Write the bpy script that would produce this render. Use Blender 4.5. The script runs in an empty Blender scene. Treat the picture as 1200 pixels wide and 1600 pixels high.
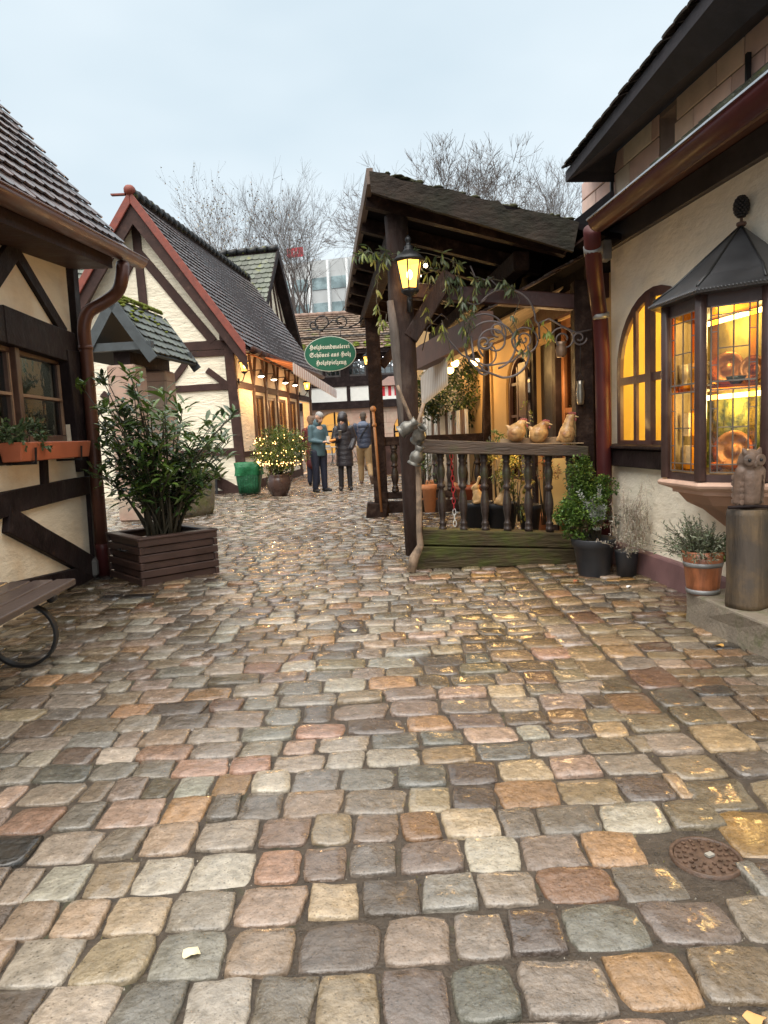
import bpy, math, random
from mathutils import Vector, Matrix
from mathutils.geometry import tessellate_polygon
from mathutils import noise as mnoise
random.seed(7)
R = math.radians
V = Vector
scene = bpy.context.scene
C = scene.collection

# ------------------------------------------------------------------ camera
CAM_H, FPX = 1.2, 1100.0
PITCH, ROLL = math.atan(122 / FPX), R(2.5)
fw = V((0, math.cos(PITCH), -math.sin(PITCH)))
up0 = V((0, math.sin(PITCH), math.cos(PITCH)))
rt0 = V((1, 0, 0))
rt = rt0 * math.cos(ROLL) - up0 * math.sin(ROLL)
up = up0 * math.cos(ROLL) + rt0 * math.sin(ROLL)
cam_d = bpy.data.cameras.new('camera')
cam_d.sensor_fit = 'HORIZONTAL'; cam_d.sensor_width = 36; cam_d.lens = 36 * FPX / 1200
cam_d.clip_start = 0.05; cam_d.clip_end = 600
cam = bpy.data.objects.new('camera', cam_d); C.objects.link(cam)
m = Matrix((rt, up, -fw)).transposed().to_4x4(); m.translation = V((0, 0, CAM_H))
cam.matrix_world = m
scene.camera = cam

# ------------------------------------------------------------------ light
scene.view_settings.view_transform = 'Standard'
scene.view_settings.look = 'None'
scene.view_settings.gamma = 1
scene.view_settings.exposure = 1.14
scene.cycles.use_denoising = True
scene.cycles.max_bounces = 7
scene.cycles.diffuse_bounces = 4
scene.cycles.glossy_bounces = 3
scene.cycles.transparent_max_bounces = 12
scene.cycles.sample_clamp_indirect = 6
SUN_EL, SUN_AZ = R(52), R(200)      # azimuth clockwise from +Y (north)
world = bpy.data.worlds.new('World'); scene.world = world; world.use_nodes = True
nt = world.node_tree; nt.nodes.clear()
def wn(t, **k):
    n = nt.nodes.new(t)
    for a, b in k.items(): setattr(n, a, b)
    return n
out = wn('ShaderNodeOutputWorld'); bg1 = wn('ShaderNodeBackground'); bg2 = wn('ShaderNodeBackground')
sky = wn('ShaderNodeTexSky', sky_type='NISHITA'); sky.sun_disc = False
sky.sun_elevation = SUN_EL; sky.sun_rotation = SUN_AZ; sky.air_density = 1.5; sky.dust_density = 4
bg1.inputs[1].default_value = 0.06
tc = wn('ShaderNodeTexCoord'); sep = wn('ShaderNodeSeparateXYZ')
mp = wn('ShaderNodeMapping'); mp.inputs['Scale'].default_value = (1, 1, 2.6)
no = wn('ShaderNodeTexNoise'); no.inputs['Scale'].default_value = 1.3; no.inputs['Detail'].default_value = 4; no.inputs['Roughness'].default_value = .5
cr = wn('ShaderNodeValToRGB')
cr.color_ramp.elements[0].position = .36; cr.color_ramp.elements[0].color = (.318, .382, .424, 1)
cr.color_ramp.elements[1].position = .66; cr.color_ramp.elements[1].color = (.425, .472, .50, 1)
# overcast sky: brighter towards the zenith than at the horizon
zr = wn('ShaderNodeMapRange'); zr.inputs['From Min'].default_value = .52; zr.inputs['From Max'].default_value = 1
zr.inputs['To Min'].default_value = 1.0; zr.inputs['To Max'].default_value = 3.6
L = nt.links.new
L(tc.outputs['Generated'], mp.inputs[0]); L(mp.outputs[0], no.inputs[0]); L(no.outputs[0], cr.inputs[0])
L(tc.outputs['Generated'], sep.inputs[0]); L(sep.outputs['Z'], zr.inputs['Value'])
L(cr.outputs[0], bg2.inputs[0]); L(zr.outputs[0], bg2.inputs[1]); L(sky.outputs[0], bg1.inputs[0])
zc = wn('ShaderNodeMapRange'); zc.inputs['From Min'].default_value = .5; zc.inputs['From Max'].default_value = .8; L(sep.outputs['Z'], zc.inputs['Value'])
zm = wn('ShaderNodeMix'); zm.data_type = 'RGBA'; L(zc.outputs[0], zm.inputs[0]); L(cr.outputs[0], zm.inputs[6]); zm.inputs[7].default_value = (.455, .445, .42, 1); L(zm.outputs[2], bg2.inputs[0])
mx = wn('ShaderNodeMixShader'); mx.inputs[0].default_value = .9
L(bg1.outputs[0], mx.inputs[1]); L(bg2.outputs[0], mx.inputs[2]); L(mx.outputs[0], out.inputs[0])
sd = bpy.data.lights.new('sun', 'SUN'); sd.energy = 1.4; sd.angle = R(60); sd.color = (1, .96, .9)
sun = bpy.data.objects.new('sun', sd); C.objects.link(sun)
sv = V((math.sin(SUN_AZ) * math.cos(SUN_EL), math.cos(SUN_AZ) * math.cos(SUN_EL), math.sin(SUN_EL)))
sun.rotation_euler = sv.to_track_quat('Z', 'Y').to_euler(); sun.location = sv * 30

# ------------------------------------------------------------------ rays through the photograph, met with real planes
def ray(px, py): return rt * ((px - 600) / FPX) + up * ((800 - py) / FPX) + fw
CO = V((0, 0, CAM_H))
def gp(px, py, z=0.0):
    d = ray(px, py); return CO + d * ((z - CAM_H) / d.z)
def yp(px, py, Y):
    d = ray(px, py); return CO + d * (Y / d.y)
class Wall:
    """vertical plane through p0 along d (unit, horizontal); n faces the street"""
    def __init__(s, p0, d, n_sign=1):
        s.o = V((p0[0], p0[1], 0)); s.d = V((d[0], d[1], 0)).normalized()
        s.n = V((-s.d.y, s.d.x, 0)) * n_sign
    def sz(s, px, py, off=0.0):
        r = ray(px, py); o = s.o + s.n * off
        t = (o - CO).dot(s.n) / r.dot(s.n)
        p = CO + r * t
        return ((p - s.o).dot(s.d), p.z)
    def p(s, a, z, off=0.0): return s.o + s.d * a + s.n * off + V((0, 0, z))
    def at(s, px, py, off=0.0):
        a, z = s.sz(px, py, off); return s.p(a, z, off)

# ------------------------------------------------------------------ mesh collector
class MB:
    def __init__(s): s.v = []; s.f = []; s.c = []; s.sm = []
    def add(s, vs, fs, col=None, smooth=False):
        b = len(s.v); s.v.extend([tuple(x) for x in vs])
        s.f.extend([tuple(i + b for i in f) for f in fs]); s.sm.extend([smooth] * len(fs))
        s.c.extend([col or (1, 1, 1)] * len(vs)); return s
    def hexa(s, a, b, col=None):     # a: four points, b: four matching points
        return s.add(list(a) + list(b), [(3, 2, 1, 0), (4, 5, 6, 7), (0, 1, 5, 4), (1, 2, 6, 5), (2, 3, 7, 6), (3, 0, 4, 7)], col)
    def box(s, c, size, rz=0.0, col=None, M=None):
        x, y, z = [k / 2 for k in size]; q = Matrix.Rotation(rz, 3, 'Z')
        P = [V(p) for p in ((-x, -y, -z), (x, -y, -z), (x, y, -z), (-x, y, -z), (-x, -y, z), (x, -y, z), (x, y, z), (-x, y, z))]
        if M is not None: P = [M @ p for p in P]
        P = [q @ p + V(c) for p in P]
        return s.hexa(P[:4], P[4:], col)
    def bar(s, a, b, w, h=None, upv=(0, 0, 1), col=None, w2=None):
        a, b = V(a), V(b); h = h or w; d = (b - a).normalized(); u = V(upv)
        if abs(d.dot(u)) > .98: u = V((0, 1, 0))
        x = d.cross(u).normalized(); y = x.cross(d)
        k = (w2 or w) / w
        A = [a - x * w / 2 - y * h / 2, a + x * w / 2 - y * h / 2, a + x * w / 2 + y * h / 2, a - x * w / 2 + y * h / 2]
        B = [b - x * w / 2 * k - y * h / 2 * k, b + x * w / 2 * k - y * h / 2 * k, b + x * w / 2 * k + y * h / 2 * k, b - x * w / 2 * k + y * h / 2 * k]
        return s.hexa(A, B, col)
    def tube(s, pts, r, n=8, col=None, cap=True, sx=1.0):
        pts = [V(p) for p in pts]; k = len(pts)
        if not hasattr(r, '__len__'): r = [r] * k
        vs = []; px = None
        for i, p in enumerate(pts):
            d = (pts[min(i + 1, k - 1)] - pts[max(i - 1, 0)])
            d = d.normalized() if d.length > 1e-9 else V((0, 0, 1))
            if px is None:
                u = V((0, 0, 1)) if abs(d.z) < .9 else V((0, 1, 0))
                x = d.cross(u).normalized()
            else:
                x = px - d * px.dot(d); x = x.normalized() if x.length > 1e-6 else d.orthogonal().normalized()
            px = x; y = d.cross(x)
            for j in range(n):
                t = 2 * math.pi * j / n
                vs.append(p + x * math.cos(t) * r[i] * sx + y * math.sin(t) * r[i])
        fs = []
        for i in range(k - 1):
            for j in range(n):
                a = i * n + j; b = i * n + (j + 1) % n
                fs.append((a, b, b + n, a + n))
        if cap: fs.append(tuple(range(n))[::-1]); fs.append(tuple((k - 1) * n + j for j in range(n)))
        return s.add(vs, fs, col, True)
    def lathe(s, prof, c=(0, 0, 0), n=20, col=None, M=None, wob=0, cap=True):
        vs = []; fs = []; c = V(c); k = len(prof)
        for i, (r, z) in enumerate(prof):
            for j in range(n):
                t = 2 * math.pi * j / n; rr = r * (1 + wob * mnoise.noise(V((math.cos(t) * 2, math.sin(t) * 2, z * 4 + c.x))))
                p = V((rr * math.cos(t), rr * math.sin(t), z))
                if M is not None: p = M @ p
                vs.append(p + c)
        for i in range(k - 1):
            for j in range(n):
                a = i * n + j; b = i * n + (j + 1) % n
                fs.append((a, b, b + n, a + n))
        if cap: fs.append(tuple(range(n))[::-1]); fs.append(tuple((k - 1) * n + j for j in range(n)))
        return s.add(vs, fs, col, True)
    def prism(s, loops, f, b):
        """loops: list of lists of 2-D points (outer + holes); f, b map (u,v) to the front and back 3-D point"""
        flat = [p for l in loops for p in l]; n = len(flat)
        tri = tessellate_polygon([[V((p[0], p[1], 0)) for p in l] for l in loops])
        vs = [f(*p) for p in flat] + [b(*p) for p in flat]
        fs = [tuple(t) for t in tri] + [tuple(i + n for i in reversed(t)) for t in tri]
        o = 0
        for l in loops:
            k = len(l)
            for i in range(k):
                a = o + i; c = o + (i + 1) % k; fs.append((a, c, c + n, a + n))
            o += k
        return s.add(vs, fs)
    def ball(s, c, r, n=10, m=7, col=None):
        rx, ry, rz = r if hasattr(r, '__len__') else (r, r, r)
        vs = [(c[0], c[1], c[2] - rz)]; fs = []
        for i in range(1, m):
            ph = -math.pi / 2 + math.pi * i / m
            for j in range(n):
                t = 2 * math.pi * j / n
                vs.append((c[0] + rx * math.cos(ph) * math.cos(t), c[1] + ry * math.cos(ph) * math.sin(t), c[2] + rz * math.sin(ph)))
        vs.append((c[0], c[1], c[2] + rz)); T = len(vs) - 1
        for j in range(n): fs.append((0, 1 + (j + 1) % n, 1 + j)); fs.append((T, T - n + j, T - n + (j + 1) % n))
        for i in range(m - 2):
            for j in range(n):
                a = 1 + i * n + j; b = 1 + i * n + (j + 1) % n; fs.append((a, b, b + n, a + n))
        return s.add(vs, fs, col, True)
    def capsule(s, a, b, ra, rb, n=12, sx=1.0):
        a, b = V(a), V(b); d = b - a; L_ = d.length
        d = d / L_ if L_ > 1e-6 else V((0, 0, 1))
        pts = []; rr = []
        for k in range(4):
            t = math.pi / 2 * (k / 4 - 1) ; pts.append(a + d * math.sin(t) * ra); rr.append(max(ra * math.cos(t), ra * .05))
        pts += [a, (a + b) / 2, b] if L_ > 1e-5 else [a]; rr += [ra, (ra + rb) / 2, rb] if L_ > 1e-5 else [ra]
        for k in range(1, 5):
            t = math.pi / 2 * k / 4; pts.append(b + d * math.sin(t) * rb); rr.append(max(rb * math.cos(t), rb * .05))
        return s.tube(pts, rr, n, sx=sx)
    def leaf(s, p, d, nrm, Ln, W, col=None, curl=.25):
        p, d = V(p), V(d).normalized(); x = d.cross(V(nrm))
        x = x.normalized() if x.length > 1e-5 else d.orthogonal().normalized()
        u = x.cross(d)
        a = p + d * Ln * .3 + u * Ln * .05; c = p + d * Ln * .68 + u * Ln * (.05 - curl * .3); b = p + d * Ln - u * Ln * curl * .8; e = u * W * .12
        vs = [p, a - x * W * .42 + e, a, a + x * W * .42 + e, c - x * W * .45 + e, c, c + x * W * .45 + e, b]
        return s.add(vs, [(0, 2, 1), (0, 3, 2), (1, 2, 5, 4), (2, 3, 6, 5), (4, 5, 7), (5, 6, 7)], col, True)
    def build(s, name, mat, parent=None, bevel=0, label=None, kind=None, remesh=0, seg=1):
        me = bpy.data.meshes.new(name); me.from_pydata(s.v, [], s.f)
        me.materials.append(mat)
        me.polygons.foreach_set('use_smooth', s.sm)
        if any(c != (1, 1, 1) for c in s.c[:50]) or any(c != (1, 1, 1) for c in s.c[-50:]):
            at = me.color_attributes.new('col', 'FLOAT_COLOR', 'POINT')
            at.data.foreach_set('color', [x for c in s.c for x in (c[0], c[1], c[2], 1)])
        me.validate(); me.update()
        o = bpy.data.objects.new(name, me); C.objects.link(o)
        if parent is not None: o.parent = parent
        if parent is not None and parent.get('_base') is not None and parent.parent is None:
            o.location = -V(parent['_base'])
        if remesh:
            r_ = o.modifiers.new('r', 'REMESH'); r_.mode = 'VOXEL'; r_.voxel_size = remesh; r_.use_smooth_shade = True
            q = o.modifiers.new('s', 'SMOOTH'); q.factor = .6; q.iterations = 4
        if bevel:
            q = o.modifiers.new('b', 'BEVEL'); q.width = bevel; q.segments = seg; q.limit_method = 'ANGLE'; q.angle_limit = R(35)
        if label: o['label'] = label
        if kind: o['kind'] = kind
        return o
def thing(name, label, cat, base=(0, 0, 0), group=None, rz=0):
    o = bpy.data.objects.new(name, None); C.objects.link(o); o.empty_display_size = .1
    o.location = base; o['_base'] = tuple(base)
    o['label'] = label; o['category'] = cat
    if group: o['group'] = group
    return o
def tag(o, label, cat, group=None):
    o['label'] = label; o['category'] = cat
    if group: o['group'] = group
    return o
def dup(root, loc=None, rz=None, label=None, sc=None):
    r = root.copy(); C.objects.link(r)
    if loc is not None: r.location = loc
    if rz is not None: r.rotation_euler = (0, 0, rz)
    if sc is not None: r.scale = (sc, sc, sc)
    if label: r['label'] = label
    for ch in list(root.children):
        c = ch.copy(); C.objects.link(c); c.parent = r
        for g in ch.children:
            d = g.copy(); C.objects.link(d); d.parent = c
    return r

# ------------------------------------------------------------------ materials
MATS = {}
def mat(name, col=(.5, .5, .5), rough=.6, metal=0, var=.25, vs=6, bump=.2, bs=30, attr=False, stretch=None, rvar=.1,
        col2=None, c2s=3, c2t=(.5, .62), emit=None, es=0, coat=0, spec=.5, bd=.01, ao=None, trans=0):
    if name in MATS: return MATS[name]
    m = bpy.data.materials.new(name); m.use_nodes = True; t = m.node_tree; t.nodes.clear()
    N = lambda ty: t.nodes.new(ty); K = t.links.new
    o = N('ShaderNodeOutputMaterial'); p = N('ShaderNodeBsdfPrincipled'); K(p.outputs[0], o.inputs[0])
    tc = N('ShaderNodeTexCoord'); mp = N('ShaderNodeMapping'); K(tc.outputs['Object'], mp.inputs[0])
    if stretch: mp.inputs['Scale'].default_value = stretch
    n1 = N('ShaderNodeTexNoise'); n1.inputs['Scale'].default_value = vs; n1.inputs['Detail'].default_value = 6; n1.inputs['Roughness'].default_value = .6
    K(mp.outputs[0], n1.inputs[0])
    mr = N('ShaderNodeMapRange'); mr.inputs['From Min'].default_value = .3; mr.inputs['From Max'].default_value = .7
    mr.inputs['To Min'].default_value = 1 - var; mr.inputs['To Max'].default_value = 1 + var; K(n1.outputs[0], mr.inputs['Value'])
    base = N('ShaderNodeRGB'); base.outputs[0].default_value = (*col, 1); cur = base.outputs[0]
    if attr:
        a = N('ShaderNodeVertexColor'); a.layer_name = 'col'
        x = N('ShaderNodeMix'); x.data_type = 'RGBA'; x.blend_type = 'MULTIPLY'; x.inputs[0].default_value = 1
        K(cur, x.inputs[6]); K(a.outputs[0], x.inputs[7]); cur = x.outputs[2]
    if col2:
        n3 = N('ShaderNodeTexNoise'); n3.inputs['Scale'].default_value = c2s; n3.inputs['Detail'].default_value = 8; n3.inputs['Roughness'].default_value = .65
        K(tc.outputs['Object'], n3.inputs[0])
        m3 = N('ShaderNodeMapRange'); m3.inputs['From Min'].default_value = c2t[0]; m3.inputs['From Max'].default_value = c2t[1]; K(n3.outputs[0], m3.inputs['Value'])
        x = N('ShaderNodeMix'); x.data_type = 'RGBA'; K(m3.outputs[0], x.inputs[0]); K(cur, x.inputs[6]); x.inputs[7].default_value = (*col2, 1); cur = x.outputs[2]
    vm = N('ShaderNodeVectorMath'); vm.operation = 'SCALE'; K(cur, vm.inputs[0]); K(mr.outputs[0], vm.inputs['Scale'])
    K(vm.outputs[0], p.inputs['Base Color'])
    p.inputs['Metallic'].default_value = metal; p.inputs['Specular IOR Level'].default_value = spec
    n2 = N('ShaderNodeTexNoise'); n2.inputs['Scale'].default_value = bs; n2.inputs['Detail'].default_value = 5; n2.inputs['Roughness'].default_value = .6; K(mp.outputs[0], n2.inputs[0])
    rr = N('ShaderNodeMapRange'); rr.inputs['From Min'].default_value = .3; rr.inputs['From Max'].default_value = .7
    rr.inputs['To Min'].default_value = max(rough - rvar, .02); rr.inputs['To Max'].default_value = min(rough + rvar, 1); K(n1.outputs[0], rr.inputs['Value']); K(rr.outputs[0], p.inputs['Roughness'])
    if bump:
        b = N('ShaderNodeBump'); b.inputs['Strength'].default_value = bump; b.inputs['Distance'].default_value = bd
        K(n2.outputs[0], b.inputs['Height']); K(b.outputs[0], p.inputs['Normal'])
    if coat: p.inputs['Coat Weight'].default_value = coat; p.inputs['Coat Roughness'].default_value = .08; p.inputs['Coat IOR'].default_value = 1.4
    if emit: p.inputs['Emission Color'].default_value = (*emit, 1); p.inputs['Emission Strength'].default_value = es
    if trans:
        tr = N('ShaderNodeBsdfTranslucent'); K(vm.outputs[0], tr.inputs[0]); ms = N('ShaderNodeMixShader'); ms.inputs[0].default_value = trans
        K(p.outputs[0], ms.inputs[1]); K(tr.outputs[0], ms.inputs[2]); K(ms.outputs[0], o.inputs[0])
    MATS[name] = m; return m
def emat(name, col, s, transp=0.0):
    if name in MATS: return MATS[name]
    m = bpy.data.materials.new(name); m.use_nodes = True; t = m.node_tree; t.nodes.clear()
    o = t.nodes.new('ShaderNodeOutputMaterial'); e = t.nodes.new('ShaderNodeEmission'); e.inputs[0].default_value = (*col, 1); e.inputs[1].default_value = s
    if transp:
        tr = t.nodes.new('ShaderNodeBsdfTransparent'); x = t.nodes.new('ShaderNodeMixShader'); x.inputs[0].default_value = 1 - transp
        t.links.new(tr.outputs[0], x.inputs[1]); t.links.new(e.outputs[0], x.inputs[2]); t.links.new(x.outputs[0], o.inputs[0])
    else: t.links.new(e.outputs[0], o.inputs[0])
    MATS[name] = m; return m
def glass(name, tint=(1, 1, 1), refl=.12, rough=.03, wavy=.15):
    if name in MATS: return MATS[name]
    m = bpy.data.materials.new(name); m.use_nodes = True; t = m.node_tree; t.nodes.clear(); K = t.links.new; N = t.nodes.new
    o = N('ShaderNodeOutputMaterial'); tr = N('ShaderNodeBsdfTransparent'); tr.inputs[0].default_value = (*tint, 1)
    g = N('ShaderNodeBsdfGlossy'); g.inputs['Roughness'].default_value = rough
    fr = N('ShaderNodeFresnel'); fr.inputs[0].default_value = 1.5
    ad = N('ShaderNodeMath'); ad.operation = 'ADD'; ad.inputs[1].default_value = refl; K(fr.outputs[0], ad.inputs[0])
    ge = N('ShaderNodeNewGeometry'); iv = N('ShaderNodeMath'); iv.operation = 'SUBTRACT'; iv.inputs[0].default_value = 1; K(ge.outputs['Backfacing'], iv.inputs[1]); mu = N('ShaderNodeMath'); mu.operation = 'MULTIPLY'; K(ad.outputs[0], mu.inputs[0]); K(iv.outputs[0], mu.inputs[1])
    n = N('ShaderNodeTexNoise'); n.inputs['Scale'].default_value = 9; tc = N('ShaderNodeTexCoord'); K(tc.outputs['Object'], n.inputs[0])
    b = N('ShaderNodeBump'); b.inputs['Strength'].default_value = wavy; b.inputs['Distance'].default_value = .02; K(n.outputs[0], b.inputs['Height']); K(b.outputs[0], g.inputs['Normal'])
    x = N('ShaderNodeMixShader'); K(mu.outputs[0], x.inputs[0]); K(tr.outputs[0], x.inputs[1]); K(g.outputs[0], x.inputs[2]); K(x.outputs[0], o.inputs[0])
    MATS[name] = m; return m
def bulbs(name, pts, r, m_, parent):
    a = MB(); a.ball((0, 0, 0), 1.0, 6, 4); o0 = None
    for p in pts:
        if o0 is None: o0 = a.build(name, m_, parent); o = o0
        else: o = o0.copy(); C.objects.link(o); o.parent = parent
        o.location = V(p) - V(parent['_base']); k = random.uniform(r * .75, r * 1.25); o.scale = (k, k, k)
def lamp(loc, watts, col=(1, .6, .25), r=.04):
    d = bpy.data.lights.new('bulb_light', 'POINT'); d.energy = watts; d.color = col; d.shadow_soft_size = r
    o = bpy.data.objects.new('bulb_light', d); o.location = loc; C.objects.link(o); return o

plaster = mat('plaster', (.88, .79, .62), .85, var=.09, vs=2.5, bump=1, bs=5, stretch=(1, 1, 3.5), bd=.035, col2=(.62, .55, .41), c2s=2.2, c2t=(.56, .8))
plaster_w = mat('plaster_warm', (.88, .76, .58), .85, var=.09, vs=2.5, bump=.5, bs=5, stretch=(1, 1, 3), bd=.03, col2=(.76, .58, .38), c2s=1.6, c2t=(.5, .75))
plaster_r = mat('plaster_right', (.89, .81, .66), .85, var=.08, vs=3, bump=.9, bs=7, stretch=(1, 1, 2), bd=.02, col2=(.62, .56, .45), c2s=2.4, c2t=(.58, .85))
plaster_y = mat('plaster_yellow', (.52, .34, .15), .85, var=.08, vs=3, bump=.4, bs=7, bd=.02)
white_w = mat('whitewash', (.78, .78, .74), .85, var=.05, bump=.2)
timber = mat('timber', (.020, .013, .013), .55, var=.4, vs=5, bump=.6, bs=18, stretch=(1, 1, 1), bd=.012, rvar=.15, col2=(.045, .032, .030), c2s=6, c2t=(.5, .75), spec=.12)
timber_b = mat('timber_brown', (.052, .027, .022), .6, var=.3, vs=5, bump=.5, bs=18, bd=.01, col2=(.09, .05, .04), c2s=6, c2t=(.55, .75), spec=.2)
old_wood = mat('old_wood', (.026, .015, .012), .6, var=.45, vs=7, bump=.8, bs=22, bd=.02, rvar=.15, col2=(.05, .033, .025), c2s=7, c2t=(.5, .7), spec=.1)
moss_wood = mat('moss_wood', (.055, .040, .020), .6, var=.5, vs=8, bump=.8, bs=16, stretch=(.4, 1, 3), bd=.02, col2=(.055, .06, .015), c2s=4, c2t=(.45, .6), spec=.2)
board_wood = mat('bleached_board', (.040, .030, .024), .7, var=.4, vs=6, bump=.9, bs=14, stretch=(1, 1, 2), bd=.02, col2=(.026, .024, .018), c2s=3, c2t=(.45, .6), spec=.12)
red_board = mat('red_board', (.21, .048, .03), .6, var=.3, bump=.4, bs=12)
copper = mat('copper_pipe', (.12, .045, .028), .38, metal=.2, var=.3, vs=4, bump=.1)
oxblood = mat('oxblood_paint', (.060, .013, .013), .42, var=.25, vs=4, bump=.1, spec=.25)
tile_m = mat('roof_tile', (.10, .078, .075), .30, attr=True, var=.3, vs=9, bump=.4, bs=50, bd=.004, rvar=.12)
tile_moss = mat('mossy_tile', (.11, .115, .095), .42, attr=True, var=.3, vs=8, bump=.5, bs=40, bd=.006, col2=(.17, .18, .03), c2s=2.2, c2t=(.58, .68))
moss = mat('moss', (.16, .19, .02), .95, var=.5, vs=20, bump=1, bs=60, bd=.02)
sandstone = mat('sandstone', (.47, .31, .24), .8, var=.15, vs=5, bump=.4, bs=25, bd=.01, col2=(.42, .34, .26), c2s=2, c2t=(.45, .65))
iron = mat('iron', (.03, .03, .032), .45, metal=.5, var=.3, bump=.2)
zinc = mat('zinc', (.11, .11, .115), .38, metal=.6, var=.35, vs=3, bump=.25, bs=5, bd=.01)
bark = mat('bark', (.10, .075, .065), .85, var=.4, vs=3, bump=.6, bs=12)
pane_dark = glass('window_glass', (.30, .33, .33), .0)
# ------------------------------------------------------------------ ground
mortar = mat('joint_dirt', (.052, .038, .026), .45, var=.5, vs=30, bump=1, bs=120, bd=.006, rvar=.25, col2=(.035, .04, .014), c2s=5, c2t=(.58, .7))
g = MB(); n = 0
g.add([(-400, -60, 0), (400, -60, 0), (400, 400, 0), (-400, 400, 0)], [(0, 1, 2, 3)])
g.build('ground', mortar, kind='structure')
# cobblestones: one dome per stone, laid in courses
stone = mat('cobble', (1, 1, 1), .18, attr=True, var=.32, vs=32, bump=1, bs=38, bd=.013, rvar=.13, spec=.6, coat=.8)
t = stone.node_tree
_p = [x for x in t.nodes if x.type == 'BSDF_PRINCIPLED'][0]; _n = t.nodes.new('ShaderNodeTexNoise'); _n.inputs['Scale'].default_value = 3.5; _n.inputs['Detail'].default_value = 6
_m = t.nodes.new('ShaderNodeMapRange'); _m.inputs['From Min'].default_value = .38; _m.inputs['From Max'].default_value = .6; _m.inputs['To Min'].default_value = .25; _m.inputs['To Max'].default_value = 1
_c = [x for x in t.nodes if x.type == 'TEX_COORD'][0]; t.links.new(_c.outputs['Object'], _n.inputs[0]); t.links.new(_n.outputs[0], _m.inputs['Value']); t.links.new(_m.outputs[0], _p.inputs['Coat Weight'])
_p.inputs['Coat Roughness'].default_value = .11; _p.inputs['Coat IOR'].default_value = 1.5
_b2 = t.nodes.new('ShaderNodeBump'); _b2.inputs['Strength'].default_value = .35; _b2.inputs['Distance'].default_value = .006; _n2 = t.nodes.new('ShaderNodeTexNoise'); _n2.inputs['Scale'].default_value = 22; t.links.new(_c.outputs['Object'], _n2.inputs[0]); t.links.new(_n2.outputs[0], _b2.inputs['Height']); t.links.new(_b2.outputs[0], _p.inputs['Coat Normal'])
# pits and speckles
vo = t.nodes.new('ShaderNodeTexVoronoi'); vo.inputs['Scale'].default_value = 75
tcn = [x for x in t.nodes if x.type == 'TEX_COORD'][0]; t.links.new(tcn.outputs['Object'], vo.inputs['Vector'])
mrn = t.nodes.new('ShaderNodeMapRange'); mrn.inputs['From Min'].default_value = .05; mrn.inputs['From Max'].default_value = .28; mrn.inputs['To Min'].default_value = .45; mrn.inputs['To Max'].default_value = 1
t.links.new(vo.outputs['Distance'], mrn.inputs['Value'])
vm = [x for x in t.nodes if x.type == 'VECT_MATH'][0]
vm2 = t.nodes.new('ShaderNodeVectorMath'); vm2.operation = 'SCALE'; t.links.new(vm.outputs[0], vm2.inputs[0]); t.links.new(mrn.outputs[0], vm2.inputs['Scale'])
pr = [x for x in t.nodes if x.type == 'BSDF_PRINCIPLED'][0]; t.links.new(vm2.outputs[0], pr.inputs['Base Color'])
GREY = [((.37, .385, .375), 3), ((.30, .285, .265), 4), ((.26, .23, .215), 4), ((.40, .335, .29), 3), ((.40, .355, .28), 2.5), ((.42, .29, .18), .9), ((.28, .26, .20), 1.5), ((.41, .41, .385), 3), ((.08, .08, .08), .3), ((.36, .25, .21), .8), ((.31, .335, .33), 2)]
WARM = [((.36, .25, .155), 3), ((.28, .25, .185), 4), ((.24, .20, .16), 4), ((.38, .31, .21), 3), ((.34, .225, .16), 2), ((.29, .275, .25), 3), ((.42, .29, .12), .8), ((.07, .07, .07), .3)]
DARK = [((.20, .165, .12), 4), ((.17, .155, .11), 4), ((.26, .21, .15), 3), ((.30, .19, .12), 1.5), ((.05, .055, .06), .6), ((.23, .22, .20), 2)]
def pick(P):
    s = sum(w for _, w in P); x = random.random() * s
    for c, w in P:
        x -= w
        if x <= 0: break
    k = random.uniform(.24, .78); return tuple(a * k * t_ * random.uniform(.97, 1.03) for a, t_ in zip(c, (1.13, .95, .78)))
cob = MB()
def cobble(cx, cy, w, l, rz, col, h=.018):
    near = cy < 3.6
    n = 20 if near else (12 if cy < 8 else 8)
    rings = ((1.0, -.012), (.995, h * .2), (.97, h * .72), (.90, h * .98), (.5, h * 1.03)) if near else (((1, -.012), (.98, h * .5), (.90, h * .95), (.4, h * 1.03)) if cy < 8 else ((1, -.01), (.88, h * .85)))
    seed = random.random() * 100; tx, ty = random.uniform(-.045, .045), random.uniform(-.045, .045); dz = random.uniform(-.004, .004)
    sk = random.uniform(-.08, .08); tp = random.uniform(-.07, .07)
    c_, s_ = math.cos(rz), math.sin(rz); vs = []; e = random.uniform(6, 16)
    for k, (sc, z) in enumerate(rings):
        for j in range(n):
            a = 2 * math.pi * (j + .5) / n; ca, sa = math.cos(a), math.sin(a)
            q = (abs(ca) ** e + abs(sa) ** e) ** (-1 / e)
            q *= 1 + .055 * mnoise.noise(V((ca * 1.5 + seed, sa * 1.5, 0))) + (.075 * mnoise.noise(V((ca * 6 + seed, sa * 6, 3))) if near else 0)
            x = ca * q * w / 2 * sc; y = sa * q * l / 2 * sc
            x = x * (1 + tp * sa) + sk * y
            zz = z + dz + (x * tx + y * ty if k else 0) + (.005 * mnoise.noise(V((x * 14 + seed, y * 14, 0))) if k > 1 else 0)
            vs.append((cx + x * c_ - y * s_, cy + x * s_ + y * c_, zz))
    K = len(rings); fs = []
    for k in range(K - 1):
        for j in range(n):
            a = k * n + j; b = k * n + (j + 1) % n; fs.append((a, b, b + n, a + n))
    vs.append((cx, cy, rings[-1][1] + dz + .001)); c = len(vs) - 1
    for j in range(n): fs.append(((K - 1) * n + j, (K - 1) * n + (j + 1) % n, c))
    cob.add(vs, fs, col, True)
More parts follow.
